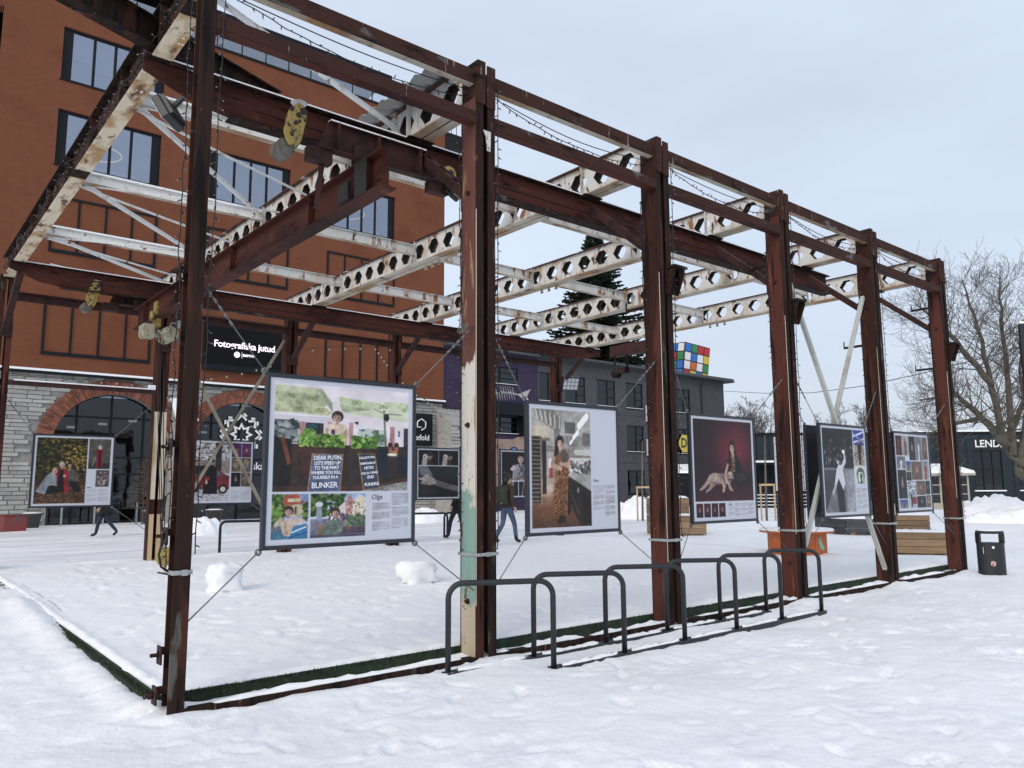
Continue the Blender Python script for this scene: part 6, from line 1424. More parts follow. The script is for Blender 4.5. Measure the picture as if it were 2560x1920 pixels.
for k in range(8):
    a = R(45*k); ca, sa = math.cos(a), math.sin(a)
    rot2 = lambda x, z_: (x*ca-z_*sa, x*sa+z_*ca)
    for (p, q2) in (((-0.24, 0.72), (0.0, 0.98)), ((0.24, 0.72), (0.0, 0.98)), ((-0.24, 0.92), (-0.10, 1.07)), ((0.24, 0.92), (0.10, 1.07))):
        P, Q = rot2(*p), rot2(*q2); d = V((Q[0]-P[0], 0, Q[1]-P[1])); n_ = V((-d.z, 0, d.x)).normalized()*0.05; A = c0+V((P[0], 0, P[1])); B_ = c0+V((Q[0], 0, Q[1]))
        sb.poly([A-n_+V((0, -.01, 0)), B_-n_+V((0, -.01, 0)), B_+n_+V((0, -.01, 0)), A+n_+V((0, -.01, 0)), A-n_+V((0, .01, 0)), B_-n_+V((0, .01, 0)), B_+n_+V((0, .01, 0)), A+n_+V((0, .01, 0))], [(0, 1, 2, 3), (7, 6, 5, 4), (0, 1, 5, 4), (1, 2, 6, 5), (2, 3, 7, 6), (3, 0, 4, 7)])
sb.build('emblem', m_signwhite, star)
lettering('lettering', 'Fotografiska', 0.52, m_signwhite, (13.35, YF+0.30, 2.62), (1, 0, 0), (0, 0, 1), star, offset=0.008)
xf = thing('banner_sign', 'tall dark banner with white hexagon emblem beside the sloped buttress', 'sign', (23.6, YF-0.3, 3.9))
q = MB(); q.box((22.5, YF-0.36, 3.9), (24.5, YF-0.30, 5.8)); q.box((22.5, YF-0.30, 4.2), (22.6, YF+0.02, 4.3)); q.box((24.3, YF-0.30, 5.3), (24.4, YF+0.02, 5.4)); q.build('board', m_winframe, xf)
q = MB(); hx = [(23.72+0.33*math.cos(R(30+60*k)), 5.15+0.33*math.sin(R(30+60*k))) for k in range(6)]
for k in range(6):
    if k == 3: continue
    a, b = hx[k], hx[(k+1) % 6]; q.tube([(a[0], YF-0.375, a[1]), (b[0], YF-0.375, b[1])], 0.035, 6)
q.tube([(hx[3][0], YF-0.375, hx[3][1]), (23.72, YF-0.375, 5.0)], 0.03, 6); q.build('emblem', m_signwhite, xf)
lettering('lettering', 'xfold', 0.46, m_signwhite, (23.82, YF-0.37, 4.38), (1, 0, 0), (0, 0, 1), xf, offset=0.006)

# ------------------------------------------------------------------ charcoal brick building
gb = thing('grey_brick_building', 'charcoal painted brick building with purple cat mural at one end', 'building', (40, YF+0.1, 0))
yg = YF+0.06
gw = [(a, b, z0, z1) for (a, b) in ((35.76, 37.75), (38.9, 40.85), (41.95, 43.87), (44.9, 46.8), (47.78, 49.65)) for (z0, z1) in ((7.25, 9.15), (4.02, 5.97), (0.92, 2.66))]
pw_ = [(28.0, 31.5, 8.1, 9.22), (28.0, 31.5, 4.9, 6.0), (33.35, 34.9, 7.25, 9.2)]
w = MB(); holes_wall(w, 33.25, 54.2, -0.3, 10.1, yg, [h for h in gw]+[pw_[2]], 0.22); w.poly([(54.2, yg, -0.3), (54.2, yg+12, -0.3), (54.2, yg+12, 10.1), (54.2, yg, 10.1)], [(0, 1, 2, 3)]); w.build('wall', m_greybrick, gb)
w = MB(); holes_wall(w, 25.54, 33.25, -0.3, 10.1, yg, pw_[:2], 0.22); w.build('mural_wall', m_purple, gb)
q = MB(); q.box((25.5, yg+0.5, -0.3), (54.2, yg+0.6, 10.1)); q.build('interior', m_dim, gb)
for (a, b, z0, z1) in gw+pw_:
    f = MB(); yy = yg+0.08; t_ = 0.07
    f.box((a, yy, z0), (a+t_, yy+0.06, z1)); f.box((b-t_, yy, z0), (b, yy+0.06, z1)); f.box((a+t_, yy, z0), (b-t_, yy+0.06, z0+t_)); f.box((a+t_, yy, z1-t_), (b-t_, yy+0.06, z1))
    xm = a+(b-a)*0.58; f.box((xm-0.05, yy-0.01, z0+t_), (xm+0.05, yy+0.05, z1-t_))
    for k in (1, 2): f.box((xm+0.05, yy, z0+(z1-z0)*k/3-0.035), (b-t_, yy+0.05, z0+(z1-z0)*k/3+0.035))
    f.box((a-0.05, yg-0.05, z0-0.08), (b+0.05, yg+0.08, z0-0.002))
    fo = f.build('window', m_winframe, gb)
    p_ = MB(); p_.box((a+t_, yy+0.02, z0+t_), (xm-0.05, yy+0.03, z1-t_)); p_.build('pane', m_panedark, fo)
    for k in range(3):
        zz0, zz1 = z0+(z1-z0)*k/3+(t_ if k == 0 else 0.035), z0+(z1-z0)*(k+1)/3-(t_ if k == 2 else 0.035)
        p_ = MB(); p_.box((xm+0.05, yy+0.02, zz0), (b-t_, yy+0.03, zz1)); p_.build('pane', m_panedark, fo)
    if z0 < 7 and z0 > 3 or z0 > 7: 
        sn = MB(); sn.box((a, yg-0.045, z0-0.001), (b, yg+0.06, z0+0.03)); sn.build('snow_cap', m_freshsnow, fo)
q = MB(); q.box((25.54, yg-0.55, 10.1), (54.9, yg+12, 10.2)); q.prism([(-0.55, 10.2), (-0.55, 10.42), (6, 11.0), (12, 10.2)], (25.54, yg, 0), (0, 1, 0), (0, 0, 1), (1, 0, 0), 29.4); q.build('roof', mat('slate_grey_roof', (0.06, 0.068, 0.076), 0.6), gb)
q = MB(); q.tube([(33, yg-0.6, 10.22), (54.9, yg-0.6, 10.18)], 0.07, 8); q.tube([(51.0, yg-0.58, 10.15), (51.0, yg-0.1, 9.6), (51.0, yg-0.1, 3.0)], 0.05, 8); q.build('gutter', m_dark, gb)
for zz in (6.72, 3.2): q = MB(); q.box((33.3, yg-0.03, zz), (54.2, yg-0.002, zz+0.09)); q.build('string_course', m_greybrick, gb)
for (xx, z0, z1) in ((44.02, 6.3, 7.55), (44.02, 3.75, 5.0)):
    q = MB(); q.box((xx, yg-0.42, z0), (xx+0.75, yg-0.06, z1)); q.box((xx+0.1, yg-0.06, z0+0.2), (xx+0.2, yg, z0+0.3)); q.build('air_conditioner', m_blind, gb, bevel=0.03)
# projecting window box and the painted cat
q = MB(); q.prism([(0, 6.05), (0.55, 6.05), (0.55, 6.15), (0, 6.95)], (27.9, yg, 0), (0, -1, 0), (0, 0, 1), (1, 0, 0), 3.9); q.box((31.5, yg-0.55, 4.75), (31.8, yg, 6.05)); q.box((27.7, yg-0.55, 4.75), (28.0, yg, 6.05)); q.build('window_hood', m_winframe, gb)
def paint_patch(name, pts, col, lift=0.004, nz_=None):
    b = MB(); b.poly([(x, yg-lift, z_) for x, z_ in pts], [tuple(range(len(pts)))]); return b.build(name, mat(name+'_paint', col, 0.85, nz_ or [], bump=(25, 0.4, 0.01)), gb)
paint_patch('mural_cat', [(28.0, 1.2), (32.8, 1.0), (32.9, 5.0), (32.3, 6.1), (31.9, 4.9), (31.0, 4.55), (29.4, 4.55), (28.4, 5.0)], (0.36, 0.25, 0.20), 0.004, [((0.22, 0.15, 0.15), 1.2, 0.45, 0.7), ((0.40, 0.33, 0.24), 2.4, 0.55, 0.75)])
for ex_ in (29.15, 31.1):
    for (rx, rz, col, lf) in ((0.42, 0.34, (0.03, 0.05, 0.12), 0.008), (0.30, 0.26, (0.06, 0.16, 0.36), 0.012), (0.13, 0.15, (0.005, 0.006, 0.01), 0.016), (0.09, 0.07, (0.7, 0.75, 0.8), 0.02)):
        dz = 0.11 if col[0] > 0.5 else 0; paint_patch('mural_eye', [(ex_+rx*math.cos(2*math.pi*k/16), 3.75+dz+rz*math.sin(2*math.pi*k/16)) for k in range(16)], col, lf)
fb = MB()
def fbl(a, b, wd): d = V((b[0]-a[0], 0, b[1]-a[1])); n_ = V((-d.z, 0, d.x)).normalized()*wd; A = V((a[0], yg-0.007, a[1])); B_ = V((b[0], yg-0.007, b[1])); fb.poly([A-n_, B_-n_*0.5, B_+n_*0.5, A+n_], [(0, 1, 2, 3)])
spine = [(28.6, 6.9), (29.3, 7.35), (30.0, 7.55), (30.7, 7.58), (31.5, 7.5)]
for a, b in zip(spine, spine[1:]): fbl(a, b, 0.07)
for k in range(12):
    t_ = k/11*2.2; bx_, bz_ = 28.9+t_, 7.1+0.45*math.sin(min(1, t_/1.6)*1.4); fbl((bx_, bz_), (bx_-0.15, bz_+0.55), 0.025); fbl((bx_, bz_), (bx_+0.1, bz_-0.42), 0.025)
fb.poly([(31.4, yg-0.008, 7.5), (32.6, yg-0.008, 7.95), (32.25, yg-0.008, 7.45), (32.6, yg-0.008, 6.85)], [(0, 1, 2, 3)]); fb.build('mural_fish_bones', mat('mural_white', (0.42, 0.42, 0.40), 0.85, [((0.2, 0.2, 0.25), 5, 0.5, 0.65)]), gb)
# letter D painted on a yellow hexagon
ds = thing('letter_sign', 'yellow hexagon with black letter D painted on the charcoal wall', 'sign', (48.6, yg, 4.1))
q = MB(); q.prism([(47.85, 4.82), (48.4, 5.52), (49.3, 5.45), (49.75, 4.8), (49.3, 4.15), (48.4, 4.12)], (0, yg-0.02, 0), (1, 0, 0), (0, 0, 1), (0, -1, 0), 0.02); q.build('board', mat('sign_yellow', (0.62, 0.50, 0.10), 0.7, bump=(12, 0.4, 0.02)), ds)
lettering('lettering', 'D', 1.05, ink, (48.58, yg-0.05, 4.82), (1, 0, 0), (0, 0, 1), ds, offset=0.02)

# puzzle cube on the roof
cu = thing('puzzle_cube', 'giant puzzle cube of coloured squares standing on the charcoal roof', 'sculpture', (51.7, 35.2, 11.75), local=True)
S = 1.5
q = MB(); q.box((-S, -S, -S), (S, S, S)); q.build('core', m_black, cu, bevel=0.04)
CC = {'B': (0.02, 0.14, 0.50), 'G': (0.03, 0.22, 0.06), 'R': (0.42, 0.02, 0.03), 'W': (0.72, 0.74, 0.78), 'Y': (0.60, 0.46, 0.06), 'O': (0.55, 0.12, 0.015)}
CM = {k: mat('sticker_'+k, v, 0.45) for k, v in CC.items()}
front = ['BGRR', 'WBWY', 'WOWG', 'RYBY']; left = ['GRBW', 'YBRG', 'WOGB', 'RGYB']; topf = ['WYGR', 'BOWR', 'YGBW', 'ROBY']
for r_ in range(4):
    for c_ in range(4):
        u0 = -S+0.07+c_*(2*S-0.07)/4; u1 = u0+(2*S-0.07)/4-0.09; v1 = S-0.07-r_*(2*S-0.07)/4; v0 = v1-(2*S-0.07)/4+0.09
        q = MB(); q.box((u0, -S-0.03, v0), (u1, -S-0.002, v1)); q.build('sticker', CM[front[r_][c_]], cu)
        q = MB(); q.box((-S-0.03, -u1, v0), (-S-0.002, -u0, v1)); q.build('sticker', CM[left[r_][c_]], cu)
        q = MB(); q.box((u0, v0, S+0.002), (u1, v1, S+0.03)); q.build('sticker', CM[topf[r_][c_]], cu)
cu.rotation_euler = (R(4), R(5), R(-6))

# ------------------------------------------------------------------ low blue-black building on the right
ex_ = V((math.cos(YAW), -math.sin(YAW), 0))
lo = thing('low_dark_building', 'low blue black brick restaurant with white sign and snowy roof edge', 'building', (51.56, 28.42, 0), local=True, rz=-YAW)
lw = [(16.55, 18.75, 1.05, 4.05), (20.0, 22.4, 1.05, 4.05), (3.55, 4.0, 2.4, 3.0)]
w = MB(); holes_wall(w, 0, 27, -0.3, 5.35, 0, lw, 0.2); w.poly([(0, 0, -.3), (0, 10, -.3), (0, 10, 5.35), (0, 0, 5.35)], [(0, 1, 2, 3)]); w.poly([(0, 0, 5.35), (27, 0, 5.35), (27, 10, 5.35), (0, 10, 5.35)], [(0, 1, 2, 3)]); w.build('wall', m_teal, lo)
q = MB(); q.box((-0.1, -0.12, 5.35), (27, 0.3, 5.5)); q.build('roof_edge', m_winframe, lo)
q = MB(); q.box((12.4, -0.1, 5.502), (27, 6, 5.62)); q.build('snow_cap', m_freshsnow, lo)
q = MB(); q.box((0, 0.8, 0), (27, 0.9, 5)); q.build('interior', m_dim, lo)
for (a, b, z0, z1) in lw:
    f = MB()
    n = 3 if b-a > 1 else 1
    f.box((a, 0.06, z0), (a+0.07, 0.14, z1)); f.box((b-0.07, 0.06, z0), (b, 0.14, z1)); f.box((a+0.07, 0.06, z1-0.07), (b-0.07, 0.14, z1)); f.box((a+0.07, 0.06, z0), (b-0.07, 0.14, z0+0.07))
    for k in range(1, n): f.box((a+(b-a)*k/n-0.035, 0.055, z0+0.07), (a+(b-a)*k/n+0.035, 0.13, z1-0.07))
    if n > 1: f.box((a+0.07, 0.05, (z0+z1)/2-0.04), (b-0.07, 0.12, (z0+z1)/2+0.04))
    fo = f.build('window', m_winframe, lo)
    for k in range(n):
        p_ = MB(); p_.box((a+(b-a)*k/n+0.04, 0.09, z0+0.07), (a+(b-a)*(k+1)/n-0.04, 0.10, z1-0.07)); p_.build('pane', m_panedark, fo)
    if n > 1: sn = MB(); sn.box((a-0.1, -0.12, z0-0.1), (b+0.1, 0.05, z0-0.01)); sn.build('snow_cap', m_freshsnow, fo)
me = text_mesh('LENDAV TALDRIK', 0.78, offset=0.012, align='LEFT'); me.transform(Matrix(((1, 0, 0, 0), (0, 0, -1, 0), (0, 1, 0, 0), (0, 0, 0, 1)))); me.materials.clear(); me.materials.append(m_signwhite)
o = bpy.data.objects.new('lettering', me); COL.objects.link(o); o.location = (16.7, -0.08, 4.55); adopt(o, lo); o.location = (16.7, -0.08, 4.55)
q = MB(); q.box((4.5, -3.0, 0), (4.7, -2.8, 3)); q.box((-2.5, -3.0, 3.0), (4.7, 0, 3.15)); q.box((-2.5, -2.9, 3.151), (4.6, -0.05, 3.3), 1); q.build('canopy', [m_winframe, m_freshsnow], lo)
q = MB(); q.box((21.2, -0.06, 3.35), (21.5, -0.01, 3.75)); q.build('wall_plate', m_signwhite, lo)
def D(px, py, d):
    """point at camera depth d seen towards picture position (full-size photo pixels); used only to lay out the site"""
    return CAM+(fw+r2*((px-1280)/1945.744)-u2*((py-960)/1945.744))*d

# ------------------------------------------------------------------ snow piles
def snow_pile(label, x, y, rx, ry, h, seed, rz=0.0, m=m_pilesnow):
    n, k = 64, 34; pts = []; fs = []
    for i in range(k+1):
        t = i/k
        for j in range(n):
            a = 2*math.pi*j/n; ca, sa = math.cos(a), math.sin(a)
            rr = t*(1+0.35*float(fbm(np.array([ca*1.5+seed*3.1]), np.array([sa*1.5]), 3, seed)[0]))
            px, py = ca*rr*rx, sa*rr*ry
            zz = h*(max(0.0, 1-t*t))**0.8*(0.75+0.5*float(fbm(np.array([px*1.6/max(rx, .5)+seed]), np.array([py*1.6/max(ry, .5)]), 3, seed+5)[0]+0.5))
            zz += h*(0.75*abs(float(fbm(np.array([px*1.7+seed]), np.array([py*1.7]), 3, seed+9, 0.6)[0]))+0.32*float(fbm(np.array([px*4.5+seed]), np.array([py*4.5]), 4, seed+19, 0.65)[0]))*(1 if t < 0.97 else 0)
            qx, qy = px*math.cos(rz)-py*math.sin(rz), px*math.sin(rz)+py*math.cos(rz)
            pts.append((x+qx, y+qy, gz(x+qx, y+qy)+zz-(0.12 if i == k else 0)))
    for i in range(k):
        for j in range(n): fs.append((i*n+j, i*n+(j+1) % n, (i+1)*n+(j+1) % n, (i+1)*n+j))
    b = MB(); b.poly(pts, fs, 0, True); o = b.build('snow_pile', m)
    return tag(o, label, 'snow pile', 'snow piles')
p_ = D(2490, 1290, 33); snow_pile('long ploughed snow bank in front of the restaurant windows', p_.x, p_.y, 2.4, 1.1, 0.78, 3, -YAW)
p_ = D(2560, 1305, 30); snow_pile('low rounded snow heap behind the litter bin', p_.x, p_.y, 2.6, 1.0, 0.55, 5, -YAW)
p_ = D(1600, 1305, 36); snow_pile('rough snow heap in front of the charcoal building beside a sapling', p_.x, p_.y, 1.5, 1.2, 0.85, 8)
p_ = D(500, 1318, 26); snow_pile('small smooth snow heap near the plant pot at the second arch', p_.x, p_.y, 0.9, 0.7, 0.5, 11)
p_ = D(1060, 1310, 34); snow_pile('low snow heap below the tattooed forearm panel', p_.x, p_.y, 1.3, 0.8, 0.5, 13)

# carved snow blocks on the turf bed
def snow_block(label, x, y, w, h, seed):
    b = MB(); n, k = 34, 22; pts = []; fs = []
    r_ = random.Random(seed)
    for i in range(k+1):
        ph = -math.pi/2+math.pi*i/k
        for j in range(n):
            a = 2*math.pi*j/n; ce = math.copysign(abs(math.cos(a))**0.7, math.cos(a)); se = math.copysign(abs(math.sin(a))**0.6, math.sin(a)); cp = abs(math.cos(ph))**0.45; sp = math.copysign(abs(math.sin(ph))**0.5, math.sin(ph))
            nn = 1+0.95*float(fbm(np.array([ce*1.7+seed+sp]), np.array([se*1.7+sp*1.9]), 4, seed, 0.6)[0])+0.10*float(fbm(np.array([ce*7+seed+sp*5]), np.array([se*7+sp*4]), 3, seed+3, 0.7)[0])
            pts.append((x+w/2*ce*cp*nn, y+w*0.42*se*cp*nn, float(bed_h(x, y))+h*0.36+h/2*sp*nn))
    for i in range(k):
        for j in range(n): fs.append((i*n+j, i*n+(j+1) % n, (i+1)*n+(j+1) % n, (i+1)*n+j))
    b.poly(pts, fs, 0, True); o = b.build('snow_block', m_freshsnow); return tag(o, label, 'snow block', 'snow blocks on the bed')
snow_block('rounded block of packed snow behind the corner post', 2.72, 5.35, 0.46, 0.40, 2)
snow_block('flat topped block of packed snow below the cafe photo panel', 5.18, 4.3, 0.52, 0.36, 6)

# ------------------------------------------------------------------ bike rack in front
rack = thing('bike_rack', 'row of six charcoal bike hoops on two ground rails beside the frame', 'bike rack', (5.2, -0.35, 0))
HL = [(2.61+0.955*k, -0.17+0.012*k) for k in range(6)]; HR = [(3.40+0.90*k, -0.60+0.012*k) for k in range(6)]
for k in range(6):
    a, b = V((*HL[k], 0)), V((*HR[k], 0)); d = (b-a).normalized(); L_ = (b-a).length; hh, rr = 0.745, 0.125
    pts = [a+V((0, 0, -0.05)), a+V((0, 0, hh-rr))]
    for j in range(1, 7): t = j/6*math.pi/2; pts.append(a+d*(rr-rr*math.cos(t))+V((0, 0, hh-rr+rr*math.sin(t))))
    for j in range(0, 7): t = j/6*math.pi/2; pts.append(b-d*(rr-rr*math.sin(t))+V((0, 0, hh-rr+rr*math.cos(t))))
    pts.append(b+V((0, 0, -0.05)))
    q = MB(); q.tube(pts, 0.0245, 12); ho_ = q.build('hoop', m_dark, rack)
    sn = MB(); sn.box((0, 0, 0), (0, 0, 0)) if False else None
for Hh, nm in ((HL, 'ground_rail'), (HR, 'ground_rail')):
    a = V((*Hh[0], 0.02)); b = V((*Hh[-1], 0.02)); d = (b-a).normalized()
    q = MB(); q.bar(a-d*0.03, b+d*0.03, 0.10, 0.012); q.bar(a-d*0.03+V((0, 0.045, -0.03)), b+d*0.03+V((0, 0.045, -0.03)), 0.012, 0.08); q.bar(a-d*0.03+V((0, -0.045, -0.03)), b+d*0.03+V((0, -0.045, -0.03)), 0.012, 0.08); ro2 = q.build(nm, m_dark, rack)
    for k in range(5):
        m0 = V((*Hh[k], 0.03)); m1 = V((*Hh[k+1], 0.03)); n = 14; pts = []; fs = []
        for j in range(n+1):
            c_ = m0.lerp(m1, 0.10+0.78*j/n); hgt = 0.006+0.02*rnd.random(); wdt = 0.028*(0.4 if j in (0, n) else 1)*(0.7+0.5*rnd.random()); pts += [c_+V((0, -wdt, -0.002)), c_+V((0, -wdt*0.6, hgt)), c_+V((0, wdt*0.6, hgt)), c_+V((0, wdt, -0.002))]
            if j: fs += [(4*j-4+a_, 4*j+a_, 4*j+a_+1, 4*j-3+a_) for a_ in range(3)]
        sn = MB(); sn.poly(pts, fs, 0, True); sn.build('snow_cap', m_freshsnow, ro2)

# far bike hoops and a bicycle
def far_hoop(label, x0, y0, x1, y1):
    z = gz((x0+x1)/2, (y0+y1)/2); a, b = V((x0, y0, z)), V((x1, y1, z)); d = (b-a).normalized(); hh, rr = 0.69, 0.12; pts = [a+V((0, 0, -0.1)), a+V((0, 0, hh-rr))]
    for j in range(1, 6): t = j/5*math.pi/2; pts.append(a+d*(rr-rr*math.cos(t))+V((0, 0, hh-rr+rr*math.sin(t))))
    for j in range(0, 6): t = j/5*math.pi/2; pts.append(b-d*(rr-rr*math.sin(t))+V((0, 0, hh-rr+rr*math.cos(t))))
    pts.append(b+V((0, 0, -0.1))); q = MB(); q.tube(pts, 0.03, 10); o = q.build('bike_hoop', m_dark); tag(o, label, 'bike hoop', 'bike hoops beyond the frame')
far_hoop('charcoal bike hoop behind the cafe photo panel near the far cross brace', 4.85, 11.6, 6.2, 11.2)
far_hoop('charcoal bike hoop beside the bicycle wheel', 10.4, 13.2, 11.55, 12.6)
far_hoop('charcoal bike hoop next to the person in dark clothes', 11.55, 12.75, 12.8, 12.1)
bk = thing('bicycle', 'black bicycle parked behind the cafe photo panel', 'bicycle', (8.72, 12.45, gz(8.72, 12.45)), local=True, rz=R(-20))
for xx in (0.0, 1.05):
    q = MB(); q.tube([V((xx+0.34*math.cos(t), 0, 0.34+0.34*math.sin(t))) for t in np.linspace(0, 2*math.pi, 33)], 0.02, 6, cap=False); wo_ = q.build('wheel', m_black, bk)
    q = MB(); [q.tube([(xx, 0, 0.34), (xx+0.32*math.cos(t), 0, 0.34+0.32*math.sin(t))], 0.003, 3) for t in np.linspace(0, 2*math.pi, 17)[:-1]]; q.lathe([(0, -.04), (.03, -.04), (.03, .04), (0, .04)], (xx, 0, 0.34), 8, axis='y'); so_ = q.build('spokes', m_galv, wo_); so_['kind'] = 'stuff'
q = MB()
for a, b in (((0, 0, .34), (.45, 0, .32)), ((0, 0, .34), (.32, 0, .82)), ((.45, 0, .32), (.30, 0, .88)), ((.45, 0, .32), (.90, 0, .75)), ((.32, 0, .8), (.88, 0, .8)), ((.86, 0, .92), (1.05, 0, .34))): q.tube([a, b], 0.018, 6)
q.build('frame', m_dark, bk)
q = MB(); q.box((.18, -.06, .88), (.42, .06, .93)); q.build('saddle', m_black, bk, bevel=0.02)
q = MB(); q.tube([(.95, -.28, .98), (.86, -.2, .98), (.86, .2, .98), (.95, .28, .98)], 0.014, 6); q.build('handlebar', m_dark, bk)

# ------------------------------------------------------------------ litter bin
bn_ = thing('litter_bin', 'charcoal slatted litter bin with a slot below its lid', 'bin', (13.78, -0.42, 0), local=True, rz=-YAW-0.12)
def oval(a, b, n=28): return [(a*math.cos(2*math.pi*k/n), b*math.sin(2*math.pi*k/n)) for k in range(n)]
q = MB(); q.prism(oval(0.215, 0.16), (0, 0, -0.05), (1, 0, 0), (0, 1, 0), (0, 0, 1), 0.59); q.build('body', m_dark, bn_)
for k in range(7):
    q = MB(); ring = oval(0.218, 0.163); q.prism(ring, (0, 0, 0.03+0.074*k), (1, 0, 0), (0, 1, 0), (0, 0, 1), 0.066); q.build('slat', m_dark, bn_)
q = MB(); q.prism(oval(0.222, 0.167), (0, 0, 0.695), (1, 0, 0), (0, 1, 0), (0, 0, 1), 0.045); q.build('lid', m_dark, bn_, bevel=0.01)
q = MB(); q.prism(oval(0.20, 0.15), (0, 0, 0.742), (1, 0, 0), (0, 1, 0), (0, 0, 1), 0.02); q.build('snow_cap', m_freshsnow, bn_)
for sx in (-1, 1):
    q = MB(); q.box((sx*0.19-0.018, -0.07, 0.53), (sx*0.19+0.018, 0.07, 0.70)); q.build('lid_post', m_dark, bn_)
for (xx, zz, rr, mm) in ((-0.03, 0.47, 0.022, m_signwhite), (-0.05, 0.20, 0.045, mat('round_sticker', (0.55, 0.46, 0.42), 0.6, [((0.3, 0.06, 0.05), 30, 0.5, 0.55)]))):
    q = MB(); q.lathe([(0, -0.004), (rr, -0.004), (rr, 0)], (xx, -0.1635, zz), 14, axis='y', sm=False); q.build('sticker', mm, bn_)
q = MB(); q.box((-0.168, -0.107, 0.36), (-0.150, -0.103, 0.47)); q.build('sticker', m_signwhite, bn_)

# ------------------------------------------------------------------ wooden planters, tables and benches on the square
def plank_box(t, x0, x1, y0, y1, z0, z1, n, m=m_plank):
    h = (z1-z0)/n
    for k in range(n):
        a, b = z0+k*h+0.004, z0+(k+1)*h-0.004
        q = MB(); q.box((x0, y0, a), (x1, y0+0.03, b)); q.build('plank', m, t, bevel=0.004)
        q = MB(); q.box((x0, y0+0.032, a), (x0+0.03, y1, b)); q.build('plank', m, t, bevel=0.004)
        q = MB(); q.box((x1-0.03, y0+0.032, a), (x1, y1, b)); q.build('plank', m, t, bevel=0.004)
    q = MB(); q.box((x0+0.031, y0+0.031, z0), (x1-0.031, y1, z1-0.03)); q.build('liner', m_black, t)
def snow_top(t, x0, x1, y0, y1, z, h=0.05):
    n, m_ = 14, 8; pts = []; fs = []
    for i in range(n+1):
        for j in range(m_+1):
            e_ = min(i, n-i, j, m_-j); pts.append((x0+(x1-x0)*i/n, y0+(y1-y0)*j/m_, z+(0 if e_ == 0 else h*(0.75+0.5*rnd.random())*(0.8 if e_ == 1 else 1))))
    for i in range(n):
        for j in range(m_): a = i*(m_+1)+j; fs.append((a, a+m_+1, a+m_+2, a+1))
    b = MB(); b.poly(pts, fs, 0, True); b.build('snow_cap', m_freshsnow, t)
def planter(label, x, y, rz, w, dp, h, w2, h2, off):
    t = thing('wooden_planter', label, 'planter', (x, y, gz(x, y)-0.02), 'stepped wooden planters', local=True, rz=rz)
    plank_box(t, 0, w, 0, dp, 0.04, h, 3); snow_top(t, -0.01, w+0.01, -0.01, dp, h, 0.05)
    plank_box(t, off, off+w2, dp*0.35, dp, h+0.012, h+h2, 3); snow_top(t, off-0.01, off+w2+0.01, dp*0.35-0.01, dp+0.02, h+h2, 0.06)
planter('two step larch planter between the collage panel and the litter bin', 16.38, 2.55, -YAW-0.30, 1.25, 0.9, 0.50, 0.84, 0.36, 0.10)
planter('two step larch planter beneath the dog photo panel', 16.45, 9.3, -YAW, 1.55, 1.0, 0.58, 1.15, 0.5, 0.0)
ot = thing('orange_table', 'round orange table with a snow covered top behind the post', 'table', (13.85, 3.25, float(bed_h(13.85, 3.25))-0.01))
m_orange = mat('orange_paint', (0.52, 0.13, 0.025), 0.6, [((0.40, 0.10, 0.03), 4, 0.5, 0.7)])
zt = float(bed_h(13.85, 3.25))
for k in range(8):
    a0, a1 = R(45*k+22), R(45*k+67); q = MB(); A = V((13.85+0.58*math.cos(a0), 3.25+0.58*math.sin(a0), zt)); B_ = V((13.85+0.58*math.cos(a1), 3.25+0.58*math.sin(a1), zt)); d = (B_-A).normalized(); q.bar(A+d*0.004+V((0, 0, 0.215)), B_-d*0.004+V((0, 0, 0.215)), 0.02, 0.43); q.build('panel', m_orange, ot)
q = MB(); q.lathe([(0, 0.432), (0.74, 0.432), (0.745, 0.45), (0.74, 0.47), (0, 0.47)], (13.85, 3.25, zt), 36); q.build('table_top', m_orange, ot)
q = MB(); q.lathe([(0.735, 0.471), (0.72, 0.51), (0.4, 0.525), (0, 0.52)], (13.85, 3.25, zt), 36); q.build('snow_cap', m_freshsnow, ot)
a = R(45*5+44); nrm_ = V((math.cos(a), math.sin(a), 0)); tg_ = V((-nrm_.y, nrm_.x, 0)); q = MB(); pc = V((13.85, 3.25, zt+0.22))+nrm_*0.552
q.poly([pc+tg_*x+V((0, 0, z_)) for x, z_ in ((-.10, .12), (-.02, .13), (0.0, .05), (0.06, -.03), (.12, -.10), (.03, -.14), (-.06, -.08), (-.11, .02))], [tuple(range(8))]); q.build('leaf_mark', mat('mint_mark', (0.30, 0.48, 0.38), 0.7), ot)
hx_ = thing('hexagonal_bench', 'low dark grey hexagonal bench beyond the white coat panel', 'bench', (22.6, 6.2, gz(22.6, 6.2)-0.02))
m_greyplank = mat('grey_stained_boards', (0.052, 0.058, 0.066), 0.65, [((0.035, 0.038, 0.044), 5, 0.5, 0.7)], vary=0.2)
for k in range(6):
    a0, a1 = R(60*k+8), R(60*k+68)
    for j in range(3):
        A = V((22.6+1.35*math.cos(a0), 6.2+1.35*math.sin(a0), gz(22.6, 6.2)+0.13+0.125*j)); B_ = V((22.6+1.35*math.cos(a1), 6.2+1.35*math.sin(a1), A.z)); d = (B_-A).normalized(); q = MB(); q.bar(A+d*0.015, B_-d*0.015, 0.03, 0.117); q.build('plank', m_greyplank, hx_)
q = MB(); q.lathe([(0, 0.455), (1.33, 0.455), (1.30, 0.52), (0, 0.53)], (22.6, 6.2, gz(22.6, 6.2)), 6, sm=False); q.build('snow_cap', m_freshsnow, hx_)
q = MB(); q.box((22.3, 5.9, gz(22.6, 6.2)+0.5), (23.3, 6.8, gz(22.6, 6.2)+0.95)); q.build('raised_box', m_greyplank, hx_, bevel=0.01)
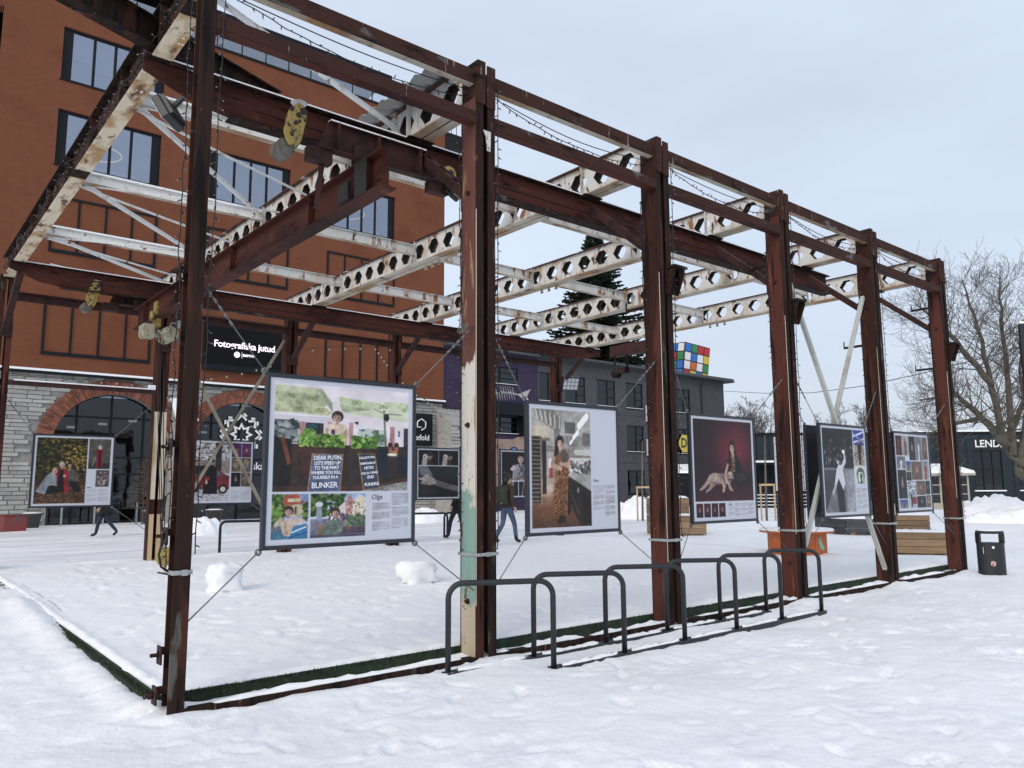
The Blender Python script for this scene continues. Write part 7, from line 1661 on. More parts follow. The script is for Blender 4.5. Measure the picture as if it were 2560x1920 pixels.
for k in range(3):
    a0 = R(120*k+195); q = MB(); q.box((22.6+1.2*math.cos(a0)-.06, 6.2+1.2*math.sin(a0)-.06, gz(22.6, 6.2)-.1), (22.6+1.2*math.cos(a0)+.06, 6.2+1.2*math.sin(a0)+.06, gz(22.6, 6.2)+.07)); q.build('foot', m_plank, hx_)

# plant pots by the stone wall
m_pot = mat('brown_grey_pot', (0.060, 0.055, 0.050), 0.6)
def pot(label, x, y, s=1.0):
    z = gz(x, y); t = thing('plant_pot', label, 'plant pot', (x, y, z), 'pots along the stone wall')
    q = MB(); q.lathe([(0, -0.02), (0.27*s, -0.02), (0.37*s, 0.50*s), (0.42*s, 0.51*s), (0.42*s, 0.58*s), (0.37*s, 0.58*s), (0.35*s, 0.5*s)], (x, y, z), 24); q.build('tub', m_pot, t)
    q = MB(); q.lathe([(0, 0.62*s), (0.25*s, 0.61*s), (0.38*s, 0.585*s), (0.385*s, 0.56*s)], (x, y, z), 24); q.build('snow_cap', m_freshsnow, t)
pot('brown grey tub of snow beside the red box', 4.15, 31.0); pot('brown grey tub of snow below the red car panel', 11.25, 30.6, 1.0); pot('brown grey tub of snow in front of the first arch', 8.75, 31.4, 1.0)
rb_ = thing('red_box', 'faded red metal box standing in the snow by the stone wall', 'box', (3.25, 28.8, 0), local=True, rz=R(6))
q = MB(); q.box((-0.38, -0.3, -0.1), (0.38, 0.3, 0.56)); q.build('body', mat('faded_red_metal', (0.20, 0.030, 0.025), 0.6, [((0.12, 0.05, 0.055), 2.5, 0.5, 0.62)]), rb_, bevel=0.015)
q = MB(); q.box((-0.40, -0.31, 0.562), (0.40, 0.31, 0.60)); q.build('lid', mat('faded_red_lid', (0.15, 0.025, 0.022), 0.6), rb_)
for k, (xx, lab) in enumerate(((5.35, 'galvanised post against the stone wall beside the brown tub'), (6.6, 'galvanised post at the side of the first arched door'), (6.95, 'galvanised post doubled up in front of the first arch'), (8.3, 'galvanised post beside the tub in front of the first arch'))):
    q = MB(); q.box((xx, 32.0, gz(xx, 32)-0.1), (xx+0.05, 32.05, gz(xx, 32)+0.95)); q.box((xx+0.051, 32.0, gz(xx, 32)), (xx+0.07, 32.04, gz(xx, 32)+0.9)); o = q.build('metal_post', m_galv); tag(o, lab, 'post', 'galvanised posts')
# steps and kiosk on the right
for k, (px, py, d, w_, lab) in enumerate(((1970, 1238, 52, 4.2, 'stack of dark boards edged with snow below the low building'), (1605, 1255, 62, 3.0, 'stack of dark boards edged with snow against the charcoal wall'))):
    b0 = D(px, py, d); t = thing('board_stack', lab, 'boards', (b0.x, b0.y, gz(b0.x, b0.y)), local=True, rz=-YAW)
    for j in range(4):
        q = MB(); q.box((-w_/2, 0.3*j, 0.02+0.22*j), (w_/2, 0.3*j+0.9, 0.17+0.22*j)); q.build('board', m_winframe, t); q = MB(); q.box((-w_/2+0.02, 0.3*j+0.01, 0.172+0.22*j), (w_/2-0.02, 0.3*j+0.88, 0.215+0.22*j)); q.build('snow_cap', m_freshsnow, t)
kz = D(2330, 1268, 44); t = thing('glazed_kiosk', 'small cream framed glazed hut with a snowy roof', 'kiosk', (kz.x, kz.y, gz(kz.x, kz.y)), local=True, rz=-YAW)
m_creamwood = mat('cream_wood', (0.42, 0.38, 0.31), 0.7)
q = MB(); q.box((0, 0, 0), (2.2, 1.8, 0.35)); q.build('base', m_creamwood, t)
for k in range(5): q = MB(); q.box((0.525*k, 0, 0.35), (0.525*k+0.1, 0.08, 1.9)); q.build('frame', m_creamwood, t)
for k in range(4):
    for j in range(3): q = MB(); q.box((0.525*k+0.1, 0.03, 0.37+0.51*j), (0.525*k+0.525, 0.045, 0.83+0.51*j)); q.build('pane', m_panedark, t); q = MB(); q.box((0.525*k+0.1, 0.02, 0.83+0.51*j), (0.525*k+0.525, 0.07, 0.88+0.51*j)); q.build('glazing_bar', m_creamwood, t)
q = MB(); q.box((0, 1.7, 0.35), (2.2, 1.8, 1.9)); q.build('back_wall', m_dim, t)
q = MB(); q.prism([(-0.3, 1.9), (2.1, 2.35), (2.1, 2.45), (-0.3, 2.02)], (-0.25, 0, 0), (0, 1, 0), (0, 0, 1), (1, 0, 0), 2.7); q.build('roof', m_creamwood, t)
q = MB(); q.prism([(-0.29, 2.03), (2.1, 2.46), (2.1, 2.62), (-0.2, 2.16)], (-0.24, 0, 0), (0, 1, 0), (0, 0, 1), (1, 0, 0), 2.68); q.build('snow_cap', m_freshsnow, t)
kz = D(1693, 1268, 58); t = thing('grey_shed', 'small grey shed with a snowy lean to roof by the charcoal wall', 'shed', (kz.x, kz.y, gz(kz.x, kz.y)), local=True, rz=-YAW)
q = MB(); q.box((-0.6, 0, 0), (2.0, 2, 2.3)); q.build('wall', m_teal, t); q = MB(); q.prism([(-0.3, 2.3), (2.1, 2.9), (2.1, 3.0), (-0.3, 2.4)], (-0.9, 0, 0), (0, 1, 0), (0, 0, 1), (1, 0, 0), 3.2); q.build('roof', m_winframe, t); q = MB(); q.prism([(-0.3, 2.41), (2.1, 3.01), (2.1, 3.14), (-0.25, 2.54)], (-0.88, 0, 0), (0, 1, 0), (0, 0, 1), (1, 0, 0), 3.16); q.build('snow_cap', m_freshsnow, t); q = MB(); q.box((0.2, -0.03, 0.0), (1.0, -0.002, 2.0)); q.build('door', m_winframe, t)
# sapling stakes
for k, (px, py, d, lab) in enumerate(((1595, 1315, 33, 'young tree tied to a pale timber frame beside the snow heap'), (1905, 1305, 31, 'young tree tied to a pale timber frame behind the dog panel'))):
    b0 = D(px, py, d); z = gz(b0.x, b0.y); t = thing('staked_sapling', lab, 'sapling', (b0.x, b0.y, z), 'staked saplings')
    e_ = V((math.cos(YAW), -math.sin(YAW), 0))
    for sx in (0, 0.55): q = MB(); q.tube([b0.xy.to_3d()+e_*sx+V((0, 0, z-0.1)), b0.xy.to_3d()+e_*sx+V((0, 0, z+1.45))], 0.035, 8); q.build('stake', m_pine, t)
    q = MB(); q.bar(b0.xy.to_3d()-e_*0.05+V((0, 0, z+1.42)), b0.xy.to_3d()+e_*0.62+V((0, 0, z+1.42)), 0.03, 0.08); q.build('cross_bar', m_pine, t)
    q = MB(); q.tube([b0.xy.to_3d()+e_*0.28+V((0, 0.1, z-0.1)), b0.xy.to_3d()+e_*0.31+V((0, 0.1, z+1.6)), b0.xy.to_3d()+e_*0.36+V((0, 0.1, z+3.4))], [0.05, 0.04, 0.015], 7); q.build('stem', mat('sapling_bark', (0.14, 0.12, 0.10), 0.9), t)
# black sign board at the right
b0 = D(2552, 830, 13.5); t = thing('black_board_sign', 'black sign board with a white emblem beside the bare tree', 'sign', (b0.x, b0.y, 0), local=True, rz=-YAW)
q = MB(); q.box((0.0, 0, 2.6), (1.3, 0.08, 4.3)); q.build('board', m_frame, t, bevel=0.01); q = MB(); q.box((0.62, 0.02, -0.2), (0.70, 0.07, 2.6)); q.build('pole', m_dark, t)
q = MB(); q.prism([(0.08, 3.55), (0.20, 3.68), (0.32, 3.55), (0.20, 3.42)], (0, -0.004, 0), (1, 0, 0), (0, 0, 1), (0, -1, 0), 0.004); q.build('emblem', m_signwhite, t)
q = MB(); q.box((0.0, 0, 4.302), (1.3, 0.08, 4.34)); q.build('snow_cap', m_freshsnow, t)
# flood lights
def flood(label, pos, aim, s=1.0):
    t = thing('flood_light', label, 'flood light', pos, 'flood lights on the posts')
    a = V(aim).normalized(); sx = a.cross(V((0, 0, 1))).normalized(); u_ = sx.cross(a); P = V(pos)
    q = MB(); q.obox(P, a*0.05*s, sx*0.20*s, u_*0.15*s); q.build('housing', m_dark, t, bevel=0.01)
    for i in range(4):
        for j in range(3): q = MB(); q.obox(P+a*0.053*s+sx*(i-1.5)*0.088*s+u_*(j-1)*0.088*s, a*0.004, sx*0.037*s, u_*0.037*s); q.build('lamp', m_blind, t)
    for i in range(9): q = MB(); q.obox(P-a*0.07*s+sx*(i-4)*0.042*s, a*0.022*s, sx*0.004*s, u_*0.13*s); q.build('fin', m_dark, t)
    return t
t = flood('flood light with a grid of lamps on the end post of the far row', (13.95, 10.05, 4.42), (-0.25, -0.75, -0.35), 1.3); q = MB(); q.bar((13.92, 10.1, 4.42), (13.72, YB-0.012, 4.35), 0.04, 0.04); q.build('bracket', m_dark, t)
t = flood('finned flood light strapped to the corner post', (0.34, 0.33, 4.38), (-0.62, 0.55, -0.50), 0.66); q = MB(); q.bar((0.36, 0.32, 4.42), (0.42, 0.24, 4.5), 0.03, 0.03); q.build('bracket', m_dark, t)
# ------------------------------------------------------------------ trees
m_bark = mat('grey_brown_bark', (0.105, 0.095, 0.075), 0.9, [((0.045, 0.038, 0.032), 5, 0.45, 0.65), ((0.10, 0.105, 0.07), 2.4, 0.58, 0.7)], bump=(25, 0.6, 0.02))
m_twig = mat('thin_twig_bark', (0.115, 0.097, 0.082), 0.9)
def grow_branch(mb, p, d, L, r, lev, rg, spread=0.75, up_=0.10, minr=0.004, kids=5):
    n = 5 if lev < 2 else 4
    pts = [V(p)]; rs2 = [r]; d = V(d).normalized(); dirs = [d.copy()]
    for k in range(n):
        d = (d+V((rg.uniform(-1, 1), rg.uniform(-1, 1), rg.uniform(-1, 1)))*0.16+V((0, 0, up_))).normalized()
        pts.append(pts[-1]+d*L/n); rs2.append(max(r*(1-0.75*(k+1)/n), minr)); dirs.append(d.copy())
    mb.tube(pts, rs2, 6 if lev == 0 else (5 if lev == 1 else 3), cap=False)
    if lev >= 4 or L < 0.18: return
    for k in range(kids if lev < 3 else 4):
        i = rg.randint(1, n); t = rg.random()
        base = pts[i-1].lerp(pts[i], t); dd = dirs[i]; o = dd.orthogonal().normalized(); o.rotate(Matrix.Rotation(rg.uniform(0, 2*math.pi), 3, dd))
        nd = dd*(1-spread*0.55)+o*spread*rg.uniform(0.6, 1.1)
        grow_branch(mb, base, nd, L*rg.uniform(0.42, 0.66), rs2[i]*0.62, lev+1, rg, spread, up_, minr, kids)

def bare_tree(label, limbs, r0, rg, kids=6, minr=0.005, sub=(1.6, 2.6), group='bare trees'):
    """limbs: list of (points, base radius) laid out in space"""
    b0 = V(limbs[0][0][0]); t = thing('bare_tree', label, 'tree', (b0.x, b0.y, b0.z), group)
    tr = MB(); cr_ = MB()
    for li, (pts, rr) in enumerate(limbs):
        P = [V(p) for p in pts]; fine = []
        for a, b in zip(P, P[1:]):
            for k in range(4): fine.append(a.lerp(b, k/4)+V((rg.uniform(-1, 1), rg.uniform(-1, 1), 0))*rr*0.35)
        fine.append(P[-1]); m = len(fine)
        tr.tube(fine, [max(rr*(1-0.85*k/(m-1)), 0.012) for k in range(m)], 8, cap=False)
        if li == 0: continue
        for k in range(2, m):
            for _ in range(kids//2 if k < m*0.4 else kids):
                dd = (fine[k]-fine[k-1]).normalized(); o = dd.orthogonal().normalized(); o.rotate(Matrix.Rotation(rg.uniform(0, 6.28), 3, dd))
                grow_branch(cr_, fine[k-1].lerp(fine[k], rg.random()), dd*0.5+o*0.8, rg.uniform(*sub)*(1-0.45*k/m), max(rr*(1-0.85*k/m)*0.30, 0.010), 2, rg, minr=minr, kids=5)
    tr.build('trunk', m_bark, t); c_ = cr_.build('crown', m_twig, t)
    return t
rg = random.Random(4)
DP = 30.0
def TL(*pp, dz=0): return [tuple(D(x, y, DP+dd)) for (x, y, dd) in pp]
tb_ = D(2600, 1300, DP); limbs = [([tuple(V((tb_.x, tb_.y, -0.2)))]+TL((2585, 1230, 0), (2548, 1165, 0), (2512, 1112, 0)), 0.34),
    (TL((2512, 1112, 0), (2455, 1045, -0.5), (2390, 985, -1), (2300, 1000, -1.5)), 0.17), (TL((2512, 1112, 0), (2478, 960, 0), (2445, 820, 0.4), (2405, 700, 0.6)), 0.15), (TL((2530, 1140, 0), (2520, 960, 0.5), (2503, 800, 1), (2500, 690, 1)), 0.15), (TL((2548, 1165, 0), (2572, 1000, 0), (2600, 800, 0), (2640, 690, 0)), 0.16), (TL((2478, 960, 0), (2405, 870, -0.4), (2330, 790, -0.8), (2290, 760, -1)), 0.13), (TL((2455, 1045, -0.5), (2380, 1060, -1), (2310, 1090, -1.4)), 0.10), (TL((2512, 1112, 0), (2560, 1000, 1), (2545, 850, 1.5)), 0.14)]
bare_tree('big bare tree with spreading limbs in front of the restaurant', limbs, 0.4, rg, kids=4, minr=0.0055, sub=(1.4, 2.5))
for k, (px, d, hh, lab) in enumerate(((1855, 85, 10.5, 'slender bare tree at the end of the charcoal building'), (1925, 78, 10.0, 'bushy bare tree behind the dog panel'), (2065, 95, 9.5, 'bare tree crown rising behind the white coat panel'), (2150, 88, 11.0, 'round bare tree behind the low restaurant roof'))):
    b0 = D(px, 1235, d); e_ = V((math.cos(YAW), -math.sin(YAW), 0)); g = V((b0.x, b0.y, -0.3))
    limbs = [([g, g+V((0.1, 0, hh*0.25)), g+V((0, 0.1, hh*0.4))], 0.22)]
    for j in range(5): a = rg.uniform(0, 6.28); limbs.append(([g+V((0, 0, hh*(0.2+0.04*j))), g+V((math.cos(a)*1.0, math.sin(a)*1.0, hh*0.55)), g+V((math.cos(a)*2.0, math.sin(a)*2.0, hh*(0.82+0.04*j)))], 0.12))
    bare_tree(lab, limbs, 0.2, rg, kids=2, minr=0.016, sub=(1.8, 2.8))

# fir behind the charcoal building
m_fir = mat('fir_needles', (0.014, 0.030, 0.016), 0.85, [((0.026, 0.048, 0.024), 1.2, 0.45, 0.65), ((0.007, 0.014, 0.009), 0.8, 0.5, 0.7)])
fd = 78.0; ft = D(1484, 592, fd); fir = thing('fir_tree', 'dark green fir rising behind the roof of the charcoal building', 'tree', (ft.x, ft.y, 0))
q = MB(); q.tube([(ft.x, ft.y, -0.3), (ft.x, ft.y, ft.z*0.5), (ft.x, ft.y, ft.z)], [0.45, 0.25, 0.03], 8); q.build('trunk', m_bark, fir)
fm = MB(); z = ft.z-0.1; rgf = random.Random(9)
def spray(p, d, L, w):
    d = V(d).normalized(); s_ = d.cross(V((0, 0, 1)));
    if s_.length < 1e-3: s_ = V((1, 0, 0))
    s_.normalize(); u_ = s_.cross(d)
    for k in range(3):
        a = rgf.uniform(0, 3.14); ww = s_*math.cos(a)*w+u_*math.sin(a)*w
        fm.poly([p-ww*0.3, p+d*L*0.5-ww, p+d*L, p+d*L*0.5+ww], [(0, 1, 2, 3)])
while z > 8.0:
    dz = ft.z-z; Lb = min(0.55+0.44*dz, 5.2)*rgf.uniform(0.85, 1.12)
    if dz < 3: Lb = 0.35+0.42*dz
    nb = 8 if dz < 3 else 16
    for k in range(nb):
        a = rgf.uniform(0, 6.28); L_ = Lb*rgf.uniform(0.55, 1.15); hd = V((math.cos(a), math.sin(a), 0)); p = V((ft.x, ft.y, z+rgf.uniform(-.15, .15))); nseg = max(3, int(L_/0.42)); pts = [p]
        for j in range(nseg):
            t = (j+1)/nseg; pts.append(p+hd*L_*t+V((0, 0, (0.12 if dz < 3 else -0.32)*L_*t+(0.30*L_*t*t if dz >= 3 else 0.25*L_*t*t))))
        fm.tube(pts, [0.04*(1-0.7*j/nseg) for j in range(nseg+1)], 3, cap=False, sm=False)
        for j in range(1, nseg+1):
            dd = (pts[j]-pts[j-1]).normalized(); sd_ = dd.cross(V((0, 0, 1))).normalized(); side = 0.62*(1-0.55*j/nseg)+0.16
            spray(pts[j-1], dd, 0.70, 0.13)
            for sg2 in (-1, 1):
                spray(pts[j-1].lerp(pts[j], rgf.random()), dd*0.75+sd_*sg2*0.8+V((0, 0, rgf.uniform(-.35, .05))), side*rgf.uniform(0.8, 1.4), 0.12)
    z -= 0.28 if dz < 4 else 0.34
cro = fm.build('crown', m_fir, fir)

# dry potted conifer by the first arch
ds_ = thing('dry_conifer', 'thin dry conifer standing by the first arch', 'shrub', (8.2, 30.6, gz(8.2, 30.6)))
q = MB(); q2 = MB(); q.tube([(8.2, 30.6, -0.1), (8.22, 30.6, 2.9)], [0.03, 0.008], 6); rgd = random.Random(3)
for k in range(170):
    zz = rgd.uniform(0.5, 2.8); a = rgd.uniform(0, 6.28); L_ = (3.0-zz)*0.30+0.08; e2 = V((8.2+math.cos(a)*L_, 30.6+math.sin(a)*L_, zz+0.1*L_+rgd.uniform(-.1, .1))); q2.tube([(8.2, 30.6, zz), e2], 0.007, 3, cap=False)
    for j in range(3): m0 = V((8.2, 30.6, zz)).lerp(e2, 0.4+0.2*j); q2.tube([m0, m0+V((rgd.uniform(-.12, .12), rgd.uniform(-.12, .12), rgd.uniform(-.04, .06)))], 0.005, 3, cap=False)
q.build('trunk', m_bark, ds_); q2.build('crown', mat('dry_needles', (0.12, 0.09, 0.05), 0.9), ds_)

# ------------------------------------------------------------------ light strings
strings_group = 'strings of small lights on the frame'
def light_string(name, label, pts, step=0.085, blen=0.032, group=strings_group, rad=0.0045, bulbr=0.0042, hang=False):
    P = [V(p) for p in pts]; t = thing(name, label, 'light string', tuple(P[0]), group)
    w_ = MB(); w_.tube(P, rad, 4, cap=False); w_.build('wire', m_blackcable, t)
    b = MB(); bl = MB(); acc = 0.0
    for a, c_ in zip(P, P[1:]):
        L_ = (c_-a).length; d = (c_-a)/max(L_, 1e-6)
        while acc < L_:
            p = a+d*acc
            if hang: dv = V((0, 0, -1))
            else:
                dv = d.orthogonal().normalized(); dv.rotate(Matrix.Rotation(rnd.uniform(0, 6.28), 3, d)); dv = (dv+d*0.5).normalized()
            b.tube([p, p+dv*blen], bulbr*1.3, 4, sm=False); 
            if hang: bl.lathe([(0.0, -bulbr*7), (bulbr*3.2, -bulbr*4.5), (bulbr*2.6, -bulbr*1.5), (bulbr, 0)], tuple(p+dv*blen), 8)
            else: bl.tube([p+dv*blen, p+dv*(blen+0.010)], bulbr*0.9, 4, sm=False)
            acc += step
        acc -= L_
    o = b.build('socket', m_blackcable, t); o['kind'] = 'stuff'; o = bl.build('bulb', m_bulb, t); o['kind'] = 'stuff'
def wob(p0, p1, n, a, sag=0.0):
    p0 = V(p0); p1 = V(p1); out = []
    for k in range(n+1):
        t = k/n; q_ = p0.lerp(p1, t)+V((rnd.uniform(-a, a), rnd.uniform(-a, a), rnd.uniform(-a, a)-4*sag*t*(1-t))) ; out.append(q_)
    return out
ordn = {1: 'second', 2: 'third', 3: 'fourth', 4: 'fifth', 5: 'sixth'}
for i in range(1, 6):
    c = PX[i]
    light_string('light_string', 'light string hanging down the outer edge of the %s post from the corner' % ordn[i], wob((c+0.135, -0.02, 5.40), (c+0.135, 0.0, 0.98), 24, 0.006))
    light_string('light_string', 'light string hanging inside the %s post from the corner' % ordn[i], wob((c-0.15, 0.22, 4.9), (c-0.14, 0.20, 0.95), 24, 0.008))
for k in range(5):
    xa = PX[k]+0.12; xb = PX[k+1]-0.12
    light_string('light_string', 'sagging light string between the rails from the %s to the %s post' % (['corner', 'second', 'third', 'fourth', 'fifth'][k], ordn[k+1]), wob((xa, 0.06, 5.38), (xb, 0.2, 5.36), 18, 0.006, 0.14))
light_string('light_string', 'light string wound down the left side of the corner post', wob((0.40, 0.10, 5.5), (0.41, 0.05, 1.0), 30, 0.012))
light_string('light_string', 'light string hanging from the corner of the rails beside the corner post', wob((0.62, -0.01, 5.4), (0.585, 0.02, 1.1), 26, 0.010))
light_string('light_string', 'tangled light string along the outside of the short end beam', wob((0.40, 0.5, 5.42), (0.40, 10.2, 5.40), 60, 0.045), step=0.11)
light_string('light_string', 'second tangled light string low on the short end beam', wob((0.395, 0.4, 5.36), (0.395, 10.2, 5.34), 60, 0.03), step=0.13)
light_string('bulb_garland', 'garland of hanging bulbs along the snowy ledge', wob((3.0, 32.6, 6.36), (9.2, 32.6, 6.34), 20, 0.01), step=0.62, blen=0.06, group='bulb garlands on the facade', rad=0.012, bulbr=0.014, hang=True)
light_string('bulb_garland', 'garland of bulbs drooping in front of the big screen', wob((9.2, 32.4, 6.5), (16.2, 32.0, 8.6), 24, 0.01, 0.35), step=0.75, blen=0.06, group='bulb garlands on the facade', rad=0.010, bulbr=0.016, hang=True)
light_string('bulb_garland', 'garland of bulbs drooping to the sloped buttress', wob((20.4, 32.3, 9.3), (26.6, 32.0, 6.2), 30, 0.01, 1.1), step=0.28, blen=0.05, group='bulb garlands on the facade', rad=0.014, bulbr=0.018, hang=True)
light_string('bulb_garland', 'garland of bulbs strung between the far posts behind the cafe panel', wob((5.9, 10.35, 4.55), (8.3, 10.35, 4.85), 16, 0.005, -0.06), step=0.4, blen=0.03, group='bulb garlands on the facade', rad=0.005, bulbr=0.008, hang=True)
a_, b_ = D(1812, 978, 66), D(2030, 982, 52); c_, d_ = D(2300, 935, 40), D(2700, 820, 30)
q = MB(); q.tube([a_, a_.lerp(b_, 0.5)+V((0, 0, -0.1)), b_, b_.lerp(c_, 0.5)+V((0, 0, -0.12)), c_, c_.lerp(d_, .5)+V((0, 0, -.1)), d_], 0.022, 4); o = q.build('overhead_cable', m_blackcable); tag(o, 'thin black overhead cable running from the charcoal building to the bare tree', 'cable')
for k in range(5):
    xa, xb = PX[k]+0.3, PX[k+1]-0.13; q = MB(); q.tube([V((xa+(xb-xa)*t/10, 0.10, 5.38-0.05*math.sin(math.pi*t/10)*(1+k % 2))) for t in range(11)], 0.005, 4); q.build('cable', m_blackcable, frame)
q = MB(); q.tube(wob((PX[5]-0.25, 0.12, 1.35), (PX[5]-0.12, 0.1, 0.85), 8, 0.03, 0.12), 0.008, 5); q.tube(wob((PX[5]-0.3, 0.12, 1.0), (PX[5]-0.12, 0.1, 0.6), 8, 0.03, 0.2), 0.007, 5); q.build('cable', m_blackcable, frame)
q = MB(); q.tube([(PX[0]-0.05, 0.1, 0.98), (PX[0]-0.11, 0.06, 1.02), (PX[0]-0.13, 0.05, 1.10), (PX[0]-0.10, 0.08, 1.2), (PX[0]-0.12, 0.06, 1.32), (PX[0]-0.09, 0.1, 1.5)], 0.008, 5); q.tube([(PX[0]-0.08, 0.0, 0.97), (PX[0]-0.15, -0.02, 0.99)], 0.006, 5); q.build('cable', m_blackcable, frame)
# curl of loose wire at the top of the cafe panel's tie
q = MB(); q.tube([V((2.93+0.05*math.cos(t*1.3)*math.sin(t*.37+1), 0.06+0.04*math.sin(t), 3.0+0.05*math.sin(t*1.7))) for t in np.linspace(0, 22, 90)], 0.003, 4); q.build('wire_curl', m_cable, pn)

# ------------------------------------------------------------------ people
def figure(name, label, pos, face, scale, joints, edges, radii, region, mats, root):
    """one skinned body; region(center) -> material index"""
    t = thing(name, label, 'person', pos, local=True, rz=face)
    keys = list(joints); idx = {k: i for i, k in enumerate(keys)}
    me = bpy.data.meshes.new('body'); me.from_pydata([tuple(V(joints[k])*scale) for k in keys], [(idx[a], idx[b]) for a, b in edges], [])
    o = bpy.data.objects.new('body', me); COL.objects.link(o)
    o.modifiers.new('skin', 'SKIN')
    sk = me.skin_vertices[0].data
    for k in keys:
        r_ = radii.get(k, 0.05); r_ = (r_, r_) if not isinstance(r_, tuple) else r_
        sk[idx[k]].radius = (r_[0]*scale, r_[1]*scale); sk[idx[k]].use_root = (k == root)
    sb_ = o.modifiers.new('sub', 'SUBSURF'); sb_.levels = 2; sb_.render_levels = 2
    dg = bpy.context.evaluated_depsgraph_get(); dg.update()
    ev = bpy.data.meshes.new_from_object(o.evaluated_get(dg)); bpy.data.objects.remove(o)
    ev.name = 'body'; ev.materials.clear()
    for m in mats: ev.materials.append(m)
    for p in ev.polygons: p.material_index = region(V(p.center)/scale); p.use_smooth = True
    b = bpy.data.objects.new('body', ev); COL.objects.link(b); b.parent = t; b['_local'] = 1
    return t
def base_joints(front, armf=0.10):
    """walker facing +x; front = +1 right leg (y<0) forward"""
    J = {'pelvis': (0, 0, 0.93), 'waist': (0.0, 0, 1.06), 'chest': (0.02, 0, 1.27), 'collar': (0.02, 0, 1.42), 'neck': (0.03, 0, 1.50), 'jaw': (0.05, 0, 1.57), 'head': (0.04, 0, 1.65), 'crown': (0.03, 0, 1.73), 'nose': (0.135, 0, 1.62)}
    E_ = [('pelvis', 'waist'), ('waist', 'chest'), ('chest', 'collar'), ('collar', 'neck'), ('neck', 'jaw'), ('jaw', 'head'), ('head', 'crown'), ('jaw', 'nose')]
    Rd = {'pelvis': (0.15, 0.12), 'waist': (0.14, 0.11), 'chest': (0.165, 0.12), 'collar': (0.12, 0.085), 'neck': 0.055, 'jaw': 0.075, 'head': (0.085, 0.095), 'crown': 0.06, 'nose': 0.014}
    for s_, nm in ((-1, 'r'), (1, 'l')):
        fwd = front if s_ < 0 else -front
        J['hip'+nm] = (0, 0.085*s_, 0.88); J['knee'+nm] = ((0.20 if fwd > 0 else -0.06), 0.085*s_, 0.50); J['ank'+nm] = ((0.27 if fwd > 0 else -0.34), 0.085*s_, (0.09 if fwd > 0 else 0.16)); J['toe'+nm] = ((0.42 if fwd > 0 else -0.22), 0.095*s_, (0.045 if fwd > 0 else 0.045))
        J['sho'+nm] = (0.01, 0.175*s_, 1.40); J['elb'+nm] = ((-0.08 if fwd > 0 else 0.05), 0.235*s_, 1.13); J['wri'+nm] = ((0.05 if fwd > 0 else 0.20), 0.225*s_, 0.93); J['palm'+nm] = ((0.075 if fwd > 0 else 0.235), 0.22*s_, 0.875)
        E_ += [('pelvis', 'hip'+nm), ('hip'+nm, 'knee'+nm), ('knee'+nm, 'ank'+nm), ('ank'+nm, 'toe'+nm), ('collar', 'sho'+nm), ('sho'+nm, 'elb'+nm), ('elb'+nm, 'wri'+nm), ('wri'+nm, 'palm'+nm)]
        for k in ('hip', 'knee', 'ank', 'toe', 'sho', 'elb', 'wri', 'palm'): Rd[k+nm] = {'hip': 0.095, 'knee': 0.065, 'ank': 0.05, 'toe': 0.042, 'sho': 0.075, 'elb': 0.055, 'wri': 0.036, 'palm': (0.034, 0.018)}[k]
        px, py, pz = J['palm'+nm]
        for k in range(5):
            f1 = 'f%d%s' % (k, nm); f2 = 'g%d%s' % (k, nm); ln = (0.05, 0.07, 0.078, 0.072, 0.055)[k]
            off = (0.035-0.016*k) if k else 0.045
            J[f1] = (px+off*0.9+0.005, py, pz-0.04 if k else pz+0.0); J[f2] = (px+off*0.9+(0.03 if k else 0.035), py-0.006*s_, pz-0.04-ln*0.6 if k else pz-0.035)
            E_ += [('palm'+nm, f1), (f1, f2)]; Rd[f1] = 0.010; Rd[f2] = 0.008
    return J, E_, Rd
m_skin = mat('skin', (0.45, 0.28, 0.21), 0.6); m_jeans = mat('blue_jeans', (0.055, 0.085, 0.15), 0.85, [((0.12, 0.16, 0.24), 5, 0.52, 0.7)]); m_brownjacket = mat('brown_jacket', (0.045, 0.026, 0.020), 0.8, [((0.03, 0.017, 0.014), 9, 0.5, 0.65)]); m_navy = mat('navy_cloth', (0.010, 0.014, 0.022), 0.85); m_blackshoe = mat('black_boot', (0.010, 0.010, 0.010), 0.6); m_hair = mat('dark_hair', (0.018, 0.011, 0.009), 0.6); m_olive = mat('olive_canvas', (0.035, 0.042, 0.030), 0.8, [((0.022, 0.026, 0.02), 12, 0.5, 0.65)]); m_blackcoat = mat('black_coat', (0.008, 0.009, 0.012), 0.85); m_bluetr = mat('dark_blue_trousers', (0.016, 0.026, 0.05), 0.85)
def region_for(coat_z):
    def f(c_):
        if c_.z > 1.51: return 0
        if c_.z < 0.10 or (c_.z < 0.20 and (c_.x > 0.2 or c_.x < -0.2)): return 3
        if abs(c_.y) > 0.17 and c_.z < 0.925: return 0
        if c_.z > coat_z or abs(c_.y) > 0.17: return 1
        return 2
    return f
J, E_, Rd = base_joints(1)
pa = figure('person', 'person in brown jacket and blue jeans walking with an olive backpack', (10.72, 8.95, float(bed_h(10.7, 8.9))+0.005), -YAW+0.85, 0.94, J, E_, Rd, region_for(0.90), [m_skin, m_brownjacket, m_jeans, m_blackshoe], 'pelvis')
def child_mesh(mb, name, m, t): o = mb.build(name, m); o.parent = t; o['_local'] = 1; return o
s_ = 0.94
